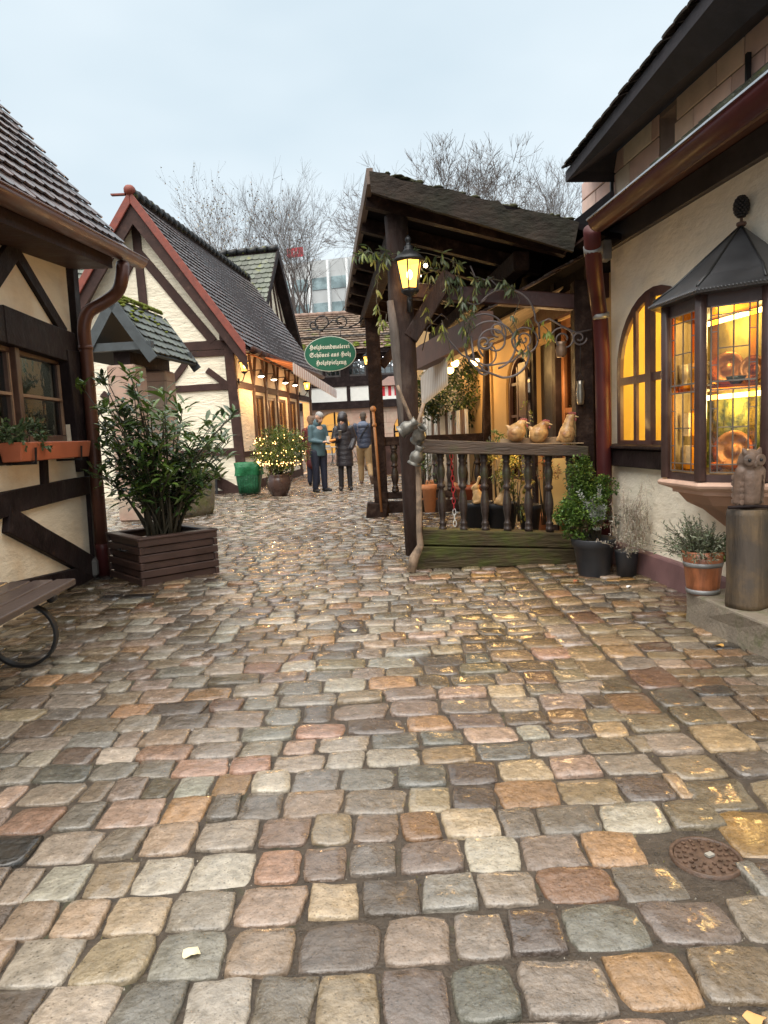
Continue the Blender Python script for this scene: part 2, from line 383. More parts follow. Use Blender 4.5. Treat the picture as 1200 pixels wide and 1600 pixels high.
def inview(x, y): return abs(x) < .585 * y + 1.5 and (x > -2.68 or y > 6.4) and y > .6
def lay(x0f, x1f, y0, y1, pal, rz, wr, lr, wave=.05):
    y = y0; row = 0
    while y < y1:
        l = random.uniform(*lr); x = x0f(y) + random.uniform(0, .04); xe = x1f(y)
        while x < xe:
            w = random.uniform(*wr)
            if random.random() < .12: w *= .7
            if x + w > xe + .08: w = max(xe + .04 - x, .06)
            cx, cyy = x + w / 2, y + l / 2 + wave * math.sin(x * .55 + 1) * 1.2 + math.tan(rz) * (x - x0f(y)) + .012 * math.sin(x * 3 + row)
            if inview(cx, cyy) and not keep_out(cx, cyy):
                j = random.uniform(.004, .011)
                cobble(cx, cyy, w - j, l - j, rz + random.uniform(-.03, .03), pal(cx, cyy), random.uniform(.008, .014))
            x += w
        y += l; row += 1
    return y
VALVE = gp(1103, 1342)
def keep_out(x, y): return (x - VALVE.x) ** 2 + (y - VALVE.y) ** 2 < .125 ** 2
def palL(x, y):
    d = -1.35 - .09 * (y - 3)       # olive and dark brown stones in a strip near the left house
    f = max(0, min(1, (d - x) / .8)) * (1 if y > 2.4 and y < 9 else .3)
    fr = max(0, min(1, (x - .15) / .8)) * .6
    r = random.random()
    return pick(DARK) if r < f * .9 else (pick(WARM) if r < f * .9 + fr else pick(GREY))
def palR(x, y): return pick(WARM) if random.random() < .8 else pick(GREY)
CH0 = lambda y: .92 + .0 * y
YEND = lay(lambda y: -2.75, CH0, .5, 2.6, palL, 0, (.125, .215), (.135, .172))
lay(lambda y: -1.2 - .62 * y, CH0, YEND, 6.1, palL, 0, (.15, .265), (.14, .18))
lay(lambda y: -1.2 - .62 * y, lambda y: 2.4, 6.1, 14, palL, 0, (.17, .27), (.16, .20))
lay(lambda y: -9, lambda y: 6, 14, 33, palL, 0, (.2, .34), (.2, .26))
# the drainage channel: two files of stones running away from the viewer
for k in range(2):
    y = .6
    while y < 5.95:
        l = random.uniform(.17, .27)
        if not keep_out(.92 + .1 + k * .2, y + l / 2): cobble(.92 + .105 + k * .205 + .01 * math.sin(y), y + l / 2, .188, l - .016, random.uniform(-.03, .03), palR(1, y), .014)
        y += l
lay(lambda y: 1.30, lambda y: 4.5, .5, 6.2, palR, R(-4), (.14, .23), (.115, .15), 0)
INF = []
# round cast valve cover between the stones
vt = thing('valve_cover', 'small round rusty iron cover set between the cobbles', 'cover', VALVE)
rust = mat('rust', (.085, .048, .03), .5, metal=0, var=.5, vs=40, bump=.8, bs=70, bd=.005, spec=.5)
a = MB(); a.lathe([(.094, -.01), (.094, .010), (.086, .011), (.084, .004)], VALVE, 36, cap=False); a.build('rim', rust, vt)
a = MB(); a.lathe([(.083, -.01), (.083, .006), (.080, .007), (.001, .007)], VALVE, 36, cap=False)
for r_ in (.072, .055, .037):
    for k in range(int(r_ * 260)):
        t_ = 6.2832 * k / int(r_ * 260); a.box(VALVE + V((r_ * math.cos(t_), r_ * math.sin(t_), .009)), (.010, .008, .006), t_)
a.build('lid', rust, vt)
a = MB(); a.box(VALVE + V((.01, .0, .012)), (.022, .016, .006), .4); a.build('plug', mat('bare_metal', (.30, .28, .24), .5, metal=.2), vt)
for k in range(34):    # small infill stones round the cover
    an = 6.283 * k / 34 + random.uniform(-.05, .05); rr_ = .142 if k % 2 else .185; cob2 = (VALVE.x + rr_ * math.cos(an), VALVE.y + rr_ * math.sin(an))
    INF.append((cob2, an))
cob.build('cobblestone_pavement', stone, kind='structure')
# grit, crumbs and bits of leaf lying in the joints
gr = MB()
for k in range(5200):
    y_ = 1.0 + 5.2 * random.random() ** 1.6; x_ = random.uniform(-.6, .6) * y_ * 1.0; r_ = random.uniform(.0012, .0042); c_ = random.choice(((.20, .17, .13), (.10, .08, .06), (.34, .30, .24), (.08, .06, .04), (.16, .14, .05)))
    a_ = random.random() * 3; gr.add([(x_ + r_ * math.cos(a_), y_ + r_ * math.sin(a_), .0), (x_ - r_ * math.sin(a_) * .8, y_ + r_ * math.cos(a_), .0), (x_ - r_ * math.cos(a_), y_ - r_ * .7, .0), (x_, y_, r_ * 1.5)], [(0, 1, 3), (1, 2, 3), (2, 0, 3), (2, 1, 0)], c_)
gr.build('grit', mat('grit', (1, 1, 1), .5, attr=True, var=.3), kind='stuff')
# fallen leaves and chips
lf = [(299, 1489, (.75, .66, .42)), (900, 907, (.35, .10, .04)), (1125, 1008, (.55, .30, .08)), (983, 892 + 24, (.7, .7, .66)), (1180, 1590, (.55, .28, .1)), (553, 985, (.5, .45, .3)), (845, 905, (.3, .2, .05))]
dl = mat('dry_leaf', (1, 1, 1), .6, attr=True, var=.2)
nm = ['pale fallen leaf lying in a joint', 'rust-red fallen leaf in front of the grey plant pot', 'orange fallen leaf on the paving beside the stone step', 'white chip on the paving between grey pot and stone step', 'orange fallen leaf in the front right corner of the paving', 'straw-coloured fallen leaf on the wet paving in the middle of the yard', 'brown fallen leaf below the mossy base beam']
for (x, y, c), lb in zip(lf, nm):
    p = gp(x, y, .019); a = MB(); q = random.uniform(0, 6); pts_ = []
    for k in range(14):
        an = 6.283 * k / 14; r_ = .019 * (1 + .35 * mnoise.noise(V((math.cos(an) * 2 + x, math.sin(an) * 2, 0)))) * (1.5 if k == 0 else 1); pts_.append(p + V((r_ * math.cos(an + q) * 1.1, r_ * math.sin(an + q) * .75, .006 * math.sin(an * 2))))
    a.add(pts_ + [p + V((0, 0, .007))], [(k, (k + 1) % 14, 14) for k in range(14)], c, True); a.add([v - V((0, 0, .001)) for v in pts_], [tuple(range(14))[::-1]], c)
    tag(a.build('paper_scrap' if 'white' in lb else 'fallen_leaf', dl), lb, 'scrap' if 'white' in lb else 'leaf')
# ------------------------------------------------------------------ shared building helpers
def hor(px): return 678 - (px - 600) * math.tan(ROLL)
def vdir(px):
    d = ray(px, hor(px)); d.z = 0; return d.normalized()
def tile_roof(mb, O, U, W_, lu, lv, tw=.19, th=.17, thick=.016, base=(1, 1, 1), sag=0.0, tail=True, jit=.12, clipf=None, lift=.035):
    """overlapping beaver-tail tiles: O eave corner, U along the eave, W_ up the slope"""
    U = V(U).normalized(); W_ = V(W_).normalized(); N_ = U.cross(W_).normalized()
    if N_.z < 0: N_ = -N_
    nu = int(lu / tw) + 1; nv = int(lv / th)
    for j in range(nv):
        off = (tw / 2 if j % 2 else 0)
        for i in range(-1, nu + 1):
            a = i * tw + off; b = a + tw - .006
            a2, b2 = max(a, 0), min(b, lu)
            if b2 - a2 < .03: continue
            if clipf and not clipf((a2 + b2) / 2, (j + .5) * th): continue
            k = random.uniform(1 - jit, 1 + jit) * (random.choice((.6, .75, 1, 1, 1, 1.15, 1.3)));
            col = tuple(x * k * random.uniform(.97, 1.03) for x in base)
            v0 = j * th + random.uniform(-.008, .008); v1 = (j + 1) * th + .05; l0 = lift + random.uniform(-.004, .006); sg = lambda u: -sag * math.sin(math.pi * min(max(u / lu, 0), 1))
            P = lambda u, v, h: V(O) + U * u + W_ * v + N_ * (h + sg(u))
            cx = (a2 + b2) / 2; w = (b2 - a2) / 2
            cur = [(-1, .35), (-.6, .08), (0, 0), (.6, .08), (1, .35)] if tail else [(-1, 0), (1, 0)]
            lo = [P(cx + w * x, v0 + y * th * .45, l0) for x, y in cur]
            lb = [p - N_ * thick for p in lo]
            hi = [P(b2, v1, .004), P(a2, v1, .004)]
            n = len(lo); vs = lo + hi + lb
            fs = [tuple(range(n + 2))]
            for q in range(n - 1): fs.append((q, n + 2 + q, n + 3 + q, q + 1))
            fs += [(0, n + 1, n + 2), (n - 1, 2 * n + 1, n)]
            mb.add(vs, fs, col)
def slab(mb, O, U, W_, lu, lv, t):
    U = V(U).normalized(); W_ = V(W_).normalized(); N_ = U.cross(W_).normalized()
    if N_.z < 0: N_ = -N_
    A = [V(O), V(O) + U * lu, V(O) + U * lu + W_ * lv, V(O) + W_ * lv]
    mb.hexa([p - N_ * t for p in A], A)
_bj = [0]
def beam(w, pxa, pxb, width, proud=.03, depth=.06, off=0.0, ext=0.0, raw=False):
    """timber lying in the wall between two points given in the photograph (or in wall units when raw)"""
    a = V(pxa) if raw else V(w.sz(*pxa)); b = V(pxb) if raw else V(w.sz(*pxb))
    d = (b - a).normalized(); q = V((-d.y, d.x)); a = a - d * ext; b = b + d * ext
    _bj[0] = (_bj[0] + 1) % 7; pr = proud + _bj[0] * .0023 + off
    mb = MB(); F = []; B = []
    L_ = (b - a).length; k = max(2, int(L_ / .5)); rows = []
    for i in range(k + 1):
        c = a + d * (L_ * i / k); wj = width * (1 + .07 * mnoise.noise(V((c.x * 3, c.y * 3, _bj[0])))); sh = .012 * mnoise.noise(V((c.x * 2, c.y * 2, 5 + _bj[0])))
        rows.append([w.p(*(c - q * (wj / 2 - sh)), pr), w.p(*(c + q * (wj / 2 + sh)), pr), w.p(*(c + q * (wj / 2 + sh)), off - depth), w.p(*(c - q * (wj / 2 - sh)), off - depth)])
    vs = [p for r_ in rows for p in r_]; fs = [(0, 1, 2, 3)[::-1], tuple(4 * k + x for x in range(4))]
    for i in range(k):
        for j in range(4): x = 4 * i + j; y = 4 * i + (j + 1) % 4; fs.append((x, y, y + 4, x + 4))
    mb.add(vs, fs)
    return mb
def beams(parent, w, lst, m_, name='timber_beam', **k):
    for e in lst: beam(w, e[0], e[1], e[2], **k).build(name, m_, parent, bevel=.006)
def wallslab(w, loops, t=.25, off=0.0):
    mb = MB(); return mb.prism(loops, lambda a, z: w.p(a, z, off), lambda a, z: w.p(a, z, off - t))
def rect(a0, z0, a1, z1): return [(a0, z0), (a1, z0), (a1, z1), (a0, z1)]

# ------------------------------------------------------------------ near timber house on the left
c0 = gp(147, 899)
WL = Wall(c0, vdir(538), -1)
H1 = thing('timber_house', 'near half-timbered house on the left with warm plaster and a brown gutter', 'house', (c0.x, c0.y, 0))
s0, ztop = WL.sz(108, 415); ztop += .12
E0 = WL.at(207, 400, .42); e0_ = (E0 - WL.at(4, 296, .42)); SL0 = e0_.z / e0_.dot(WL.d)
wl = WL.sz(0, 545)[0]
win_r = WL.sz(107, 620)[0]; zt = WL.sz(100, 560)[1]; zb = WL.sz(100, 690)[1]; win_l = win_r - 1.35
wallslab(WL, [[(-5.5, -.05), (-.02, -.05), (-.02, ztop), (-5.5, ztop - SL0 * 5.5)], rect(win_l, zb, win_r, zt)], .22).build('wall', plaster_w, H1)
# end wall and back, so that the house is closed
a = MB(); a.hexa([WL.p(-.02, -.05, -.004), WL.p(-.24, -.05, -.004), WL.p(-.24, -.05, -4.0), WL.p(-.02, -.05, -4.0)], [WL.p(-.02, ztop, -.004), WL.p(-.24, ztop, -.004), WL.p(-.24, ztop + 2.2, -2.6), WL.p(-.02, ztop + 2.2, -2.6)])
a.build('end_wall', plaster_w, H1)
BL = lambda x1, y1, x2, y2, w: ((x1, y1), (x2, y2), w)
beams(H1, WL, [
    BL(110, 400, 147, 897, .13), BL(0, 507, 112, 545, .27), BL(0, 788, 138, 757, .165), BL(-60, 805, 5, 787, .17),
    BL(4, 812, 146, 890, .20), BL(107, 548, 128, 735, .30), BL(18, 390, 98, 522, .12), BL(20, 385, -60, 500, .16), BL(64, 708, 66, 765, .085),
    BL(-60, 720, 128, 700, .12), BL(-300, 1015, 146, 893, .16)], timber, proud=.035)
for px_, py_, w_ in ((4, 508, .27), (4, 788, .165), (-50, 719, .12)):
    q_ = WL.sz(px_, py_); beam(WL, (-5.4, q_[1]), (q_[0] + .03, q_[1]), w_ * .98, raw=True, proud=.022).build('timber_beam', timber, H1, bevel=.006)
for q_ in (-2.6, -4.1): beam(WL, (q_, .05), (q_ + .04, ztop - .75), .17, raw=True, proud=.05).build('timber_beam', timber, H1, bevel=.006)
WE = Wall(WL.p(0, 0, 0), -WL.n, 1)    # end face of the corner
# window
F1 = MB(); fo = -.03
def bar_in(w, mb, a0, z0, a1, z1, wd, f=.02, t=.05, off=0.0):
    a = V((a0, z0)); b = V((a1, z1)); d = (b - a).normalized(); q = V((-d.y, d.x)) * wd / 2
    A = [a - q, a + q, b + q, b - q]
    mb.hexa([w.p(*p, off - t) for p in A], [w.p(*p, off + f) for p in A])
def window(parent, w, a0, z0, a1, z1, cols, rows, fm, gm, off=-.06, fw_=.06, bw=.03, name='window', back=None):
    mb = MB()
    bar_in(w, mb, a0, z0 + fw_ / 2, a1, z0 + fw_ / 2, fw_, off=off); bar_in(w, mb, a0, z1 - fw_ / 2, a1, z1 - fw_ / 2, fw_, off=off)
    for x in (a0 + fw_ / 2, a1 - fw_ / 2): bar_in(w, mb, x, z0 + fw_, x, z1 - fw_, fw_, f=.018, off=off)
    for i in range(1, cols):
        x = a0 + (a1 - a0) * i / cols; bar_in(w, mb, x, z0 + fw_, x, z1 - fw_, bw, f=.012, t=.03, off=off)
    for j in range(1, rows):
        z = z0 + (z1 - z0) * j / rows; bar_in(w, mb, a0 + fw_, z, a1 - fw_, z, bw, f=.009, t=.026, off=off)
    f = mb.build(name, fm, parent, bevel=.004)
    p = MB(); A = rect(a0 + .01, z0 + .01, a1 - .01, z1 - .01); p.hexa([w.p(*q, off - .020) for q in A], [w.p(*q, off - .014) for q in A]); p.build('pane', gm, f)
    return f
dark_in = mat('dark_interior', (.05, .055, .05), .9, var=.6, vs=2, bump=0)
dk = MB(); A = rect(win_l, zb, win_r, zt); dk.hexa([WL.p(*q, -.6) for q in A], [WL.p(*q, -.5) for q in A]); dk.build('room_back', dark_in, H1)
frame_b = mat('window_frame_brown', (.11, .055, .035), .4, var=.3, vs=8, bump=.3, coat=.3)
frame_lt = mat('window_bar_worn', (.30, .18, .11), .5, var=.3, vs=8, bump=.3)
mid = (win_l + win_r) / 2 + .02
mid = WL.sz(36, 640)[0]
window(H1, WL, mid + .03, zb, win_r, zt, 1, 2, frame_b, pane_dark, fw_=.055, bw=.03)
window(H1, WL, win_l, zb, mid - .03, zt, 1, 2, frame_b, pane_dark, fw_=.055, bw=.03)
a = MB(); bar_in(WL, a, mid, zb, mid, zt, .07, f=.0, t=.08); a.build('mullion', frame_b, H1, bevel=.004)
# worn light glazing bars
a = MB(); zz = (zb + zt) / 2
for x0, x1 in ((mid + .09, win_r - .06), (win_l + .05, mid - .09)):
    bar_in(WL, a, x0, zz, x1, zz, .022, f=-.03, t=.05)
bar_in(WL, a, mid - .075, zb + .06, mid - .075, zt - .06, .016, f=-.032, t=.05); bar_in(WL, a, win_r - .065, zb + .06, win_r - .065, zt - .06, .016, f=-.032, t=.05)
a.build('glazing_bar', frame_lt, H1)
# roof
eo = .42
E1 = WL.at(207, 400, eo); WV = Wall(E1, -WL.n, 1)
rs = (WV.at(0, 165) - E1).normalized()
LE = 6.0
ed = (E1 - WL.at(4, 296, eo)).normalized(); SL = ed.z / ed.dot(WL.d)
a = MB(); tile_roof(a, E1 - ed * LE - rs * .03, ed, rs, LE, 4.2, .17, .155, base=(.92, .80, .78), sag=.03); a.build('roof', tile_m, H1)
a = MB(); slab(a, E1 - ed * LE - V((0, 0, .02)), ed, rs, LE - .015, 4.2, .07); a.build('soffit', timber_b, H1)
a = MB(); ze = E1.z - .09; zf = ze - SL * 5.6
a.hexa([WL.p(-5.5, zf - .14, .0), WL.p(.12, ze - .14, .0), WL.p(.12, ze - .14, eo - .05), WL.p(-5.5, zf - .14, eo - .05)], [WL.p(-5.5, zf - .04, .0), WL.p(.12, ze - .04, .0), WL.p(.12, ze - .04, eo - .05), WL.p(-5.5, zf - .04, eo - .05)])
a.build('eave_board', timber_b, H1)
def gutter(w, sA, zA, off, ln, r, m_, parent, n=8, name='gutter', zB=None):
    mb = MB(); vs = []; fs = []; zB = zA if zB is None else zB; zE_ = zA
    for k, (s, zA) in enumerate(((sA - ln, zB), (sA, zE_))):
        for rr in (r, r - .006):
            for j in range(n + 1):
                t = math.pi + math.pi * j / n
                vs.append(w.p(s, zA + rr * math.sin(t), off + rr * math.cos(t)))
    q = n + 1
    for j in range(n):
        fs += [(j, j + 1, 2 * q + j + 1, 2 * q + j), (q + j + 1, q + j, 3 * q + j, 3 * q + j + 1), (j, q + j, q + j + 1, j + 1), (2 * q + j, 2 * q + j + 1, 3 * q + j + 1, 3 * q + j)]
    fs += [(0, 2 * q, 3 * q, q), (n, q + n, 3 * q + n, 2 * q + n)]
    mb.add(vs, fs, None, True)
    cap = [len(mb.v)]; c = w.p(sA, zA, off)
    mb.add([w.p(sA + .004, zA, off - r)] + [w.p(sA + .004, zA + r * math.sin(math.pi + math.pi * j / n), off + r * math.cos(math.pi + math.pi * j / n)) for j in range(n + 1)], [tuple(range(n + 2))])
    mb.tube([w.p(sA - ln, zB, off + r), w.p(sA, zA, off + r)], .008, 6)
    return mb.build(name, m_, parent)
sE = (E1 - WL.o).dot(WL.d)
gutter(WL, sE + .05, E1.z - .03, eo + .05, LE, .085, copper, H1, zB=E1.z - .03 - SL * LE)
# downpipe with its swan neck
P = [WL.at(192, 412, eo + .05), WL.at(190, 438, eo + .04), WL.at(182, 458, eo - .03), WL.at(160, 474, eo - .16), WL.at(138, 488, .15), WL.at(131, 512, .11), WL.at(134, 545, .10)]
pb = WL.at(164, 905, .11); pb.z = 0
pts = []
for i in range(len(P) - 1):
    for k in range(3):
        t = k / 3; p0 = P[max(i - 1, 0)]; p1 = P[i]; p2 = P[i + 1]; p3 = P[min(i + 2, len(P) - 1)]
        pts.append(.5 * ((2 * p1) + (p2 - p0) * t + (2 * p0 - 5 * p1 + 4 * p2 - p3) * t * t + (3 * p1 - p0 - 3 * p2 + p3) * t ** 3))
pts += [P[-1], P[-1].lerp(pb, .5), P[-1].lerp(pb, .86)]
a = MB(); a.tube(pts, .058, 14); a.tube([P[-1] + V((0, 0, .03)), P[-1] - V((0, 0, .01))], .063, 14)
a.build('downpipe', copper, H1)
a = MB(); a.tube([P[-1].lerp(pb, .855), P[-1].lerp(pb, .88), pb], [.066, .06, .06], 14); a.build('pipe_foot', oxblood, H1)
a = MB(); a.box(WL.p(-.03, .09, .0) , (.26, .16, .18), math.atan2(WL.d.y, WL.d.x)); a.build('foundation_stone', stone_dark if 'stone_dark' in globals() else mat('dark_stone', (.12, .11, .10), .7), H1, bevel=.03)

# window box with its trailing plant
s1, s2 = WL.sz(16, 710, .12)[0], WL.sz(129, 706, .12)[0]; zt2 = WL.sz(70, 690, .2)[1]; zb2 = zt2 - .135
wb = thing('window_box', 'terracotta plastic window box on black brackets under the left window', 'planter', WL.p((s1 + s2) / 2, zb2, .12))
terra = mat('terracotta_plastic', (.50, .14, .065), .5, var=.1, bump=.1)
a = MB(); T = [(s1, .04), (s2, .04), (s2, .2), (s1, .2)]; inner = [(s1 + .012, .052), (s2 - .012, .052), (s2 - .012, .188), (s1 + .012, .188)]; bt = [(s1 + .02, .05), (s2 - .02, .05), (s2 - .02, .18), (s1 + .02, .18)]
vs = [WL.p(x, zb2, y) for x, y in bt] + [WL.p(x, zt2, y) for x, y in T] + [WL.p(x, zt2, y) for x, y in inner] + [WL.p(x, zt2 - .02, y) for x, y in inner]
fs = [(3, 2, 1, 0)] + [(i, (i + 1) % 4, 4 + (i + 1) % 4, 4 + i) for i in range(4)] + [(4 + i, 4 + (i + 1) % 4, 8 + (i + 1) % 4, 8 + i) for i in range(4)] + [(8 + i, 8 + (i + 1) % 4, 12 + (i + 1) % 4, 12 + i) for i in range(4)] + [(12, 13, 14, 15)]
a.add(vs, fs); a.build('box', terra, wb, bevel=.006)
for px_ in (54, 126):
    sx = WL.sz(px_, 706, .2)[0]; a = MB()
    a.hexa([WL.p(sx - .012, zb2 - .02, .205), WL.p(sx + .012, zb2 - .02, .205), WL.p(sx + .012, zb2 - .02, .198), WL.p(sx - .012, zb2 - .02, .198)], [WL.p(sx - .012, zt2 - .04, .215), WL.p(sx + .012, zt2 - .04, .215), WL.p(sx + .012, zt2 - .04, .207), WL.p(sx - .012, zt2 - .04, .207)])
    a.hexa([WL.p(sx - .012, zb2 - .025, .0), WL.p(sx + .012, zb2 - .025, .0), WL.p(sx + .012, zb2 - .008, .0), WL.p(sx - .012, zb2 - .008, .0)], [WL.p(sx - .012, zb2 - .025, .205), WL.p(sx + .012, zb2 - .025, .205), WL.p(sx + .012, zb2 - .008, .205), WL.p(sx - .012, zb2 - .008, .205)])
    a.build('bracket', iron, wb)
leafm = mat('leaf', (1, 1, 1), .38, attr=True, var=.25, vs=20, bump=.1, spec=.45, trans=.25)
def foliage(mb, c, rad, n, ln, w, cols, up_=.2, shell=.35, fl=None, clump=None, curl=.25, droop=0):
    """n leaf blades spread through an uneven volume in small clumps"""
    c = V(c); k = clump or max(4, n // 26); cl = []
    for _ in range(k):
        while True:
            p = V([random.uniform(-1, 1) for _ in range(3)])
            if shell < p.length < 1: break
        cl.append(p)
    for i in range(n):
        q = random.choice(cl) + V([random.gauss(0, .16) for _ in range(3)])
        if q.length > 1.2: q = q * (1.1 / q.length)
        p = c + V((q.x * rad[0], q.y * rad[1], q.z * rad[2]))
        if fl and not fl(p): continue
        d = (q.normalized() * .8 + V([random.gauss(0, .55) for _ in range(3)]) + V((0, 0, up_ - droop)))
        co = random.choice(cols); s = random.uniform(.7, 1.2) * (.75 + .5 * (mnoise.noise(p * 5) + .5)); co = tuple(x * s for x in co)
        mb.leaf(p, d, (random.gauss(0, .4), random.gauss(0, .4), 1), ln * random.uniform(.6, 1.15), w * random.uniform(.7, 1.15), co, curl)
GRN = [(.055, .10, .025), (.035, .07, .02), (.08, .13, .03), (.03, .055, .025)]
pl = thing('trailing_plant', 'small grey-green trailing plant in the terracotta window box', 'plant', WL.p((s1 + s2) / 2, zt2 - .02, .12))
sp = WL.sz(42, 690, .15)[0]
a = MB(); foliage(a, WL.p(sp, zt2 + .06, .13), (.12, .24, .11), 420, .045, .028, [(.12, .18, .08), (.08, .13, .05), (.17, .22, .12)])
foliage(a, WL.p(WL.sz(70, 695, .2)[0], zt2 - .01, .2), (.04, .06, .05), 50, .04, .022, [(.12, .18, .08), (.09, .13, .05)])
a.build('foliage', leafm, pl)
a = MB()
for k in range(9): a.tube([WL.p(sp + random.uniform(-.12, .12), zt2 - .03, .12), WL.p(sp + random.uniform(-.2, .2), zt2 + .08, .12)], .003, 5)
a.build('stem', bark, pl)

# ------------------------------------------------------------------ slatted bench by the near house
bd = WL.d; bn = WL.n
def gz(px, py, z): return gp(px, py, z)
fe = gz(119, 908, .42)
be = thing('bench', 'brown slatted bench on scrolled iron legs at the left edge of the paving', 'bench', (fe.x, fe.y, 0))
slatm = mat('bench_slat', (.085, .06, .052), .42, var=.3, vs=7, bump=.9, bs=60, stretch=(1, .3, 1), bd=.004, coat=.25)
wslat = .115
for k in range(5):
    o = fe - bn * (k * (wslat + .014) + wslat / 2); zz = -.02 if k == 0 else 0
    a = MB(); a.bar(o - bd * 2.0 + V((0, 0, zz * 0)), o, wslat, .038); a.build('slat', slatm, be, bevel=.008, seg=2)
def scroll_leg(o):
    """flat iron bar bent into a big loop, curling back under the seat"""
    pts = []
    lc = o - bn * .20 + V((0, 0, -.205))
    for k in range(30):
        t = R(112) - R(265) * k / 29
        r_ = .175 + .012 * math.sin(k * .2)
        pts.append(lc + bn * (r_ * math.cos(t) * 1.0) + V((0, 0, r_ * math.sin(t))))
    q = pts[-1]
    for k in range(1, 7): pts.append(q - bn * (.05 * k) + V((0, 0, .03 * k + .012 * k * k * .3)))
    return pts
for k in (.30, 1.75):
    o = fe - bd * k + V((0, 0, -.03)); P2 = scroll_leg(o); a = MB()
    for i in range(len(P2) - 1):
        d = (P2[i + 1] - P2[i]); e = d.normalized() * .004
        a.bar(P2[i] - e, P2[i + 1] + e, .042, .016, upv=tuple(bd.cross(d)))
    a.bar(o - bn * .62 + V((0, 0, .006)), o - bn * .0 + V((0, 0, .006)), .045, .012)
    a.bar(o - bn * .60, o - bn * .60 + V((0, 0, -.385)), .042, .02, upv=(0, 1, 0))
    a.tube([o - bn * .04 + bd * .02 + V((0, 0, -.012)), o - bn * .04 + bd * .075 + V((0, 0, -.012))], .022, 10)
    lo = min(p.z for p in P2)
    a.build('leg', iron, be, bevel=.003)

# ------------------------------------------------------------------ plank planter with cherry laurel
pf = gp(222, 918); pr_ = gp(344, 896); pd = (pr_ - pf).normalized(); pn = V((-pd.y, pd.x, 0)); pw = (pr_ - pf).length; pdp = .74; ph = .40
pbx = thing('planter_box', 'square dark brown plank planter on the cobbles by the downpipe', 'planter', tuple(pf + pd * pw / 2 + pn * pdp / 2))
plank = mat('planter_plank', (.062, .034, .028), .5, var=.35, vs=6, bump=.6, bs=35, bd=.006, coat=.1)
corn = [pf, pf + pd * pw, pf + pd * pw + pn * pdp, pf + pn * pdp]
hb = ph / 6
for k in range(6):
    for i in range(4):
        A, B = corn[i], corn[(i + 1) % 4]; d = (B - A).normalized(); nn = V((d.y, -d.x, 0))
        o_ = 0 if (k + i) % 2 else -.018
        e = -.03 if (k + i) % 2 == 0 else .0
        z = hb * (k + .5)
        a = MB(); a.bar(A - d * e + nn * (o_ - .02) + V((0, 0, z)), B + d * e + nn * (o_ - .02) + V((0, 0, z)), .034, hb - .006); a.build('plank', plank, pbx, bevel=.005)
a = MB()
for i in range(4):
    A, B = corn[i], corn[(i + 1) % 4]; d = (B - A).normalized(); nn = V((d.y, -d.x, 0)); a.bar(A - nn * .035 + d * .0 + V((0, 0, ph + .005)), B - nn * .035 + V((0, 0, ph + .005)), .09, .022)
a.build('rim', plank, pbx, bevel=.006)
soil = mat('soil', (.035, .025, .018), .9, var=.5, bump=1, bs=40, bd=.02)
a = MB(); q = [c + (corn[(i + 2) % 4] - c).normalized() * .05 for i, c in enumerate(corn)]
a.hexa([p + V((0, 0, .02)) for p in q], [p + V((0, 0, ph - .09)) for p in q]); a.build('soil', soil, pbx)
a = MB(); ho = pf + pn * .2 - pd * .02
a.tube([ho + V((0, 0, .30)), ho - pd * .035 + V((0, 0, .30)), ho - pd * .035 + pn * .14 + V((0, 0, .30)), ho + pn * .14 + V((0, 0, .30))], .006, 6); a.build('handle', iron, pbx)
cl = thing('laurel_shrub', 'big glossy evergreen laurel growing out of the plank planter', 'shrub', tuple(pf + pd * pw / 2 + pn * pdp / 2 + V((0, 0, ph))))
sc0 = pf + pd * pw * .5 + pn * pdp * .45 + V((0, 0, ph - .1))
stems = []; st = MB(); lv = MB()
LCOL = [(.075, .13, .035), (.055, .10, .03), (.095, .16, .04), (.04, .075, .03), (.12, .15, .05)]; NEW = [(.12, .19, .035), (.09, .15, .03)]
stm = mat('laurel_stem', (.06, .05, .03), .6)
Yc = sc0.y
tips = [(132, 610), (150, 650), (175, 640), (205, 590), (200, 640), (235, 640), (260, 620), (245, 680), (285, 640), (300, 690), (330, 665), (350, 690), (340, 740), (310, 740), (270, 720), (230, 730), (190, 700), (165, 700), (150, 740), (180, 760), (215, 770), (250, 770), (285, 775), (320, 700), (218, 620), (280, 665), (170, 600), (355, 655), (240, 700), (300, 720), (200, 670), (225, 700), (265, 740), (305, 770), (180, 730), (340, 715), (190, 655), (255, 655), (160, 675), (320, 760)]
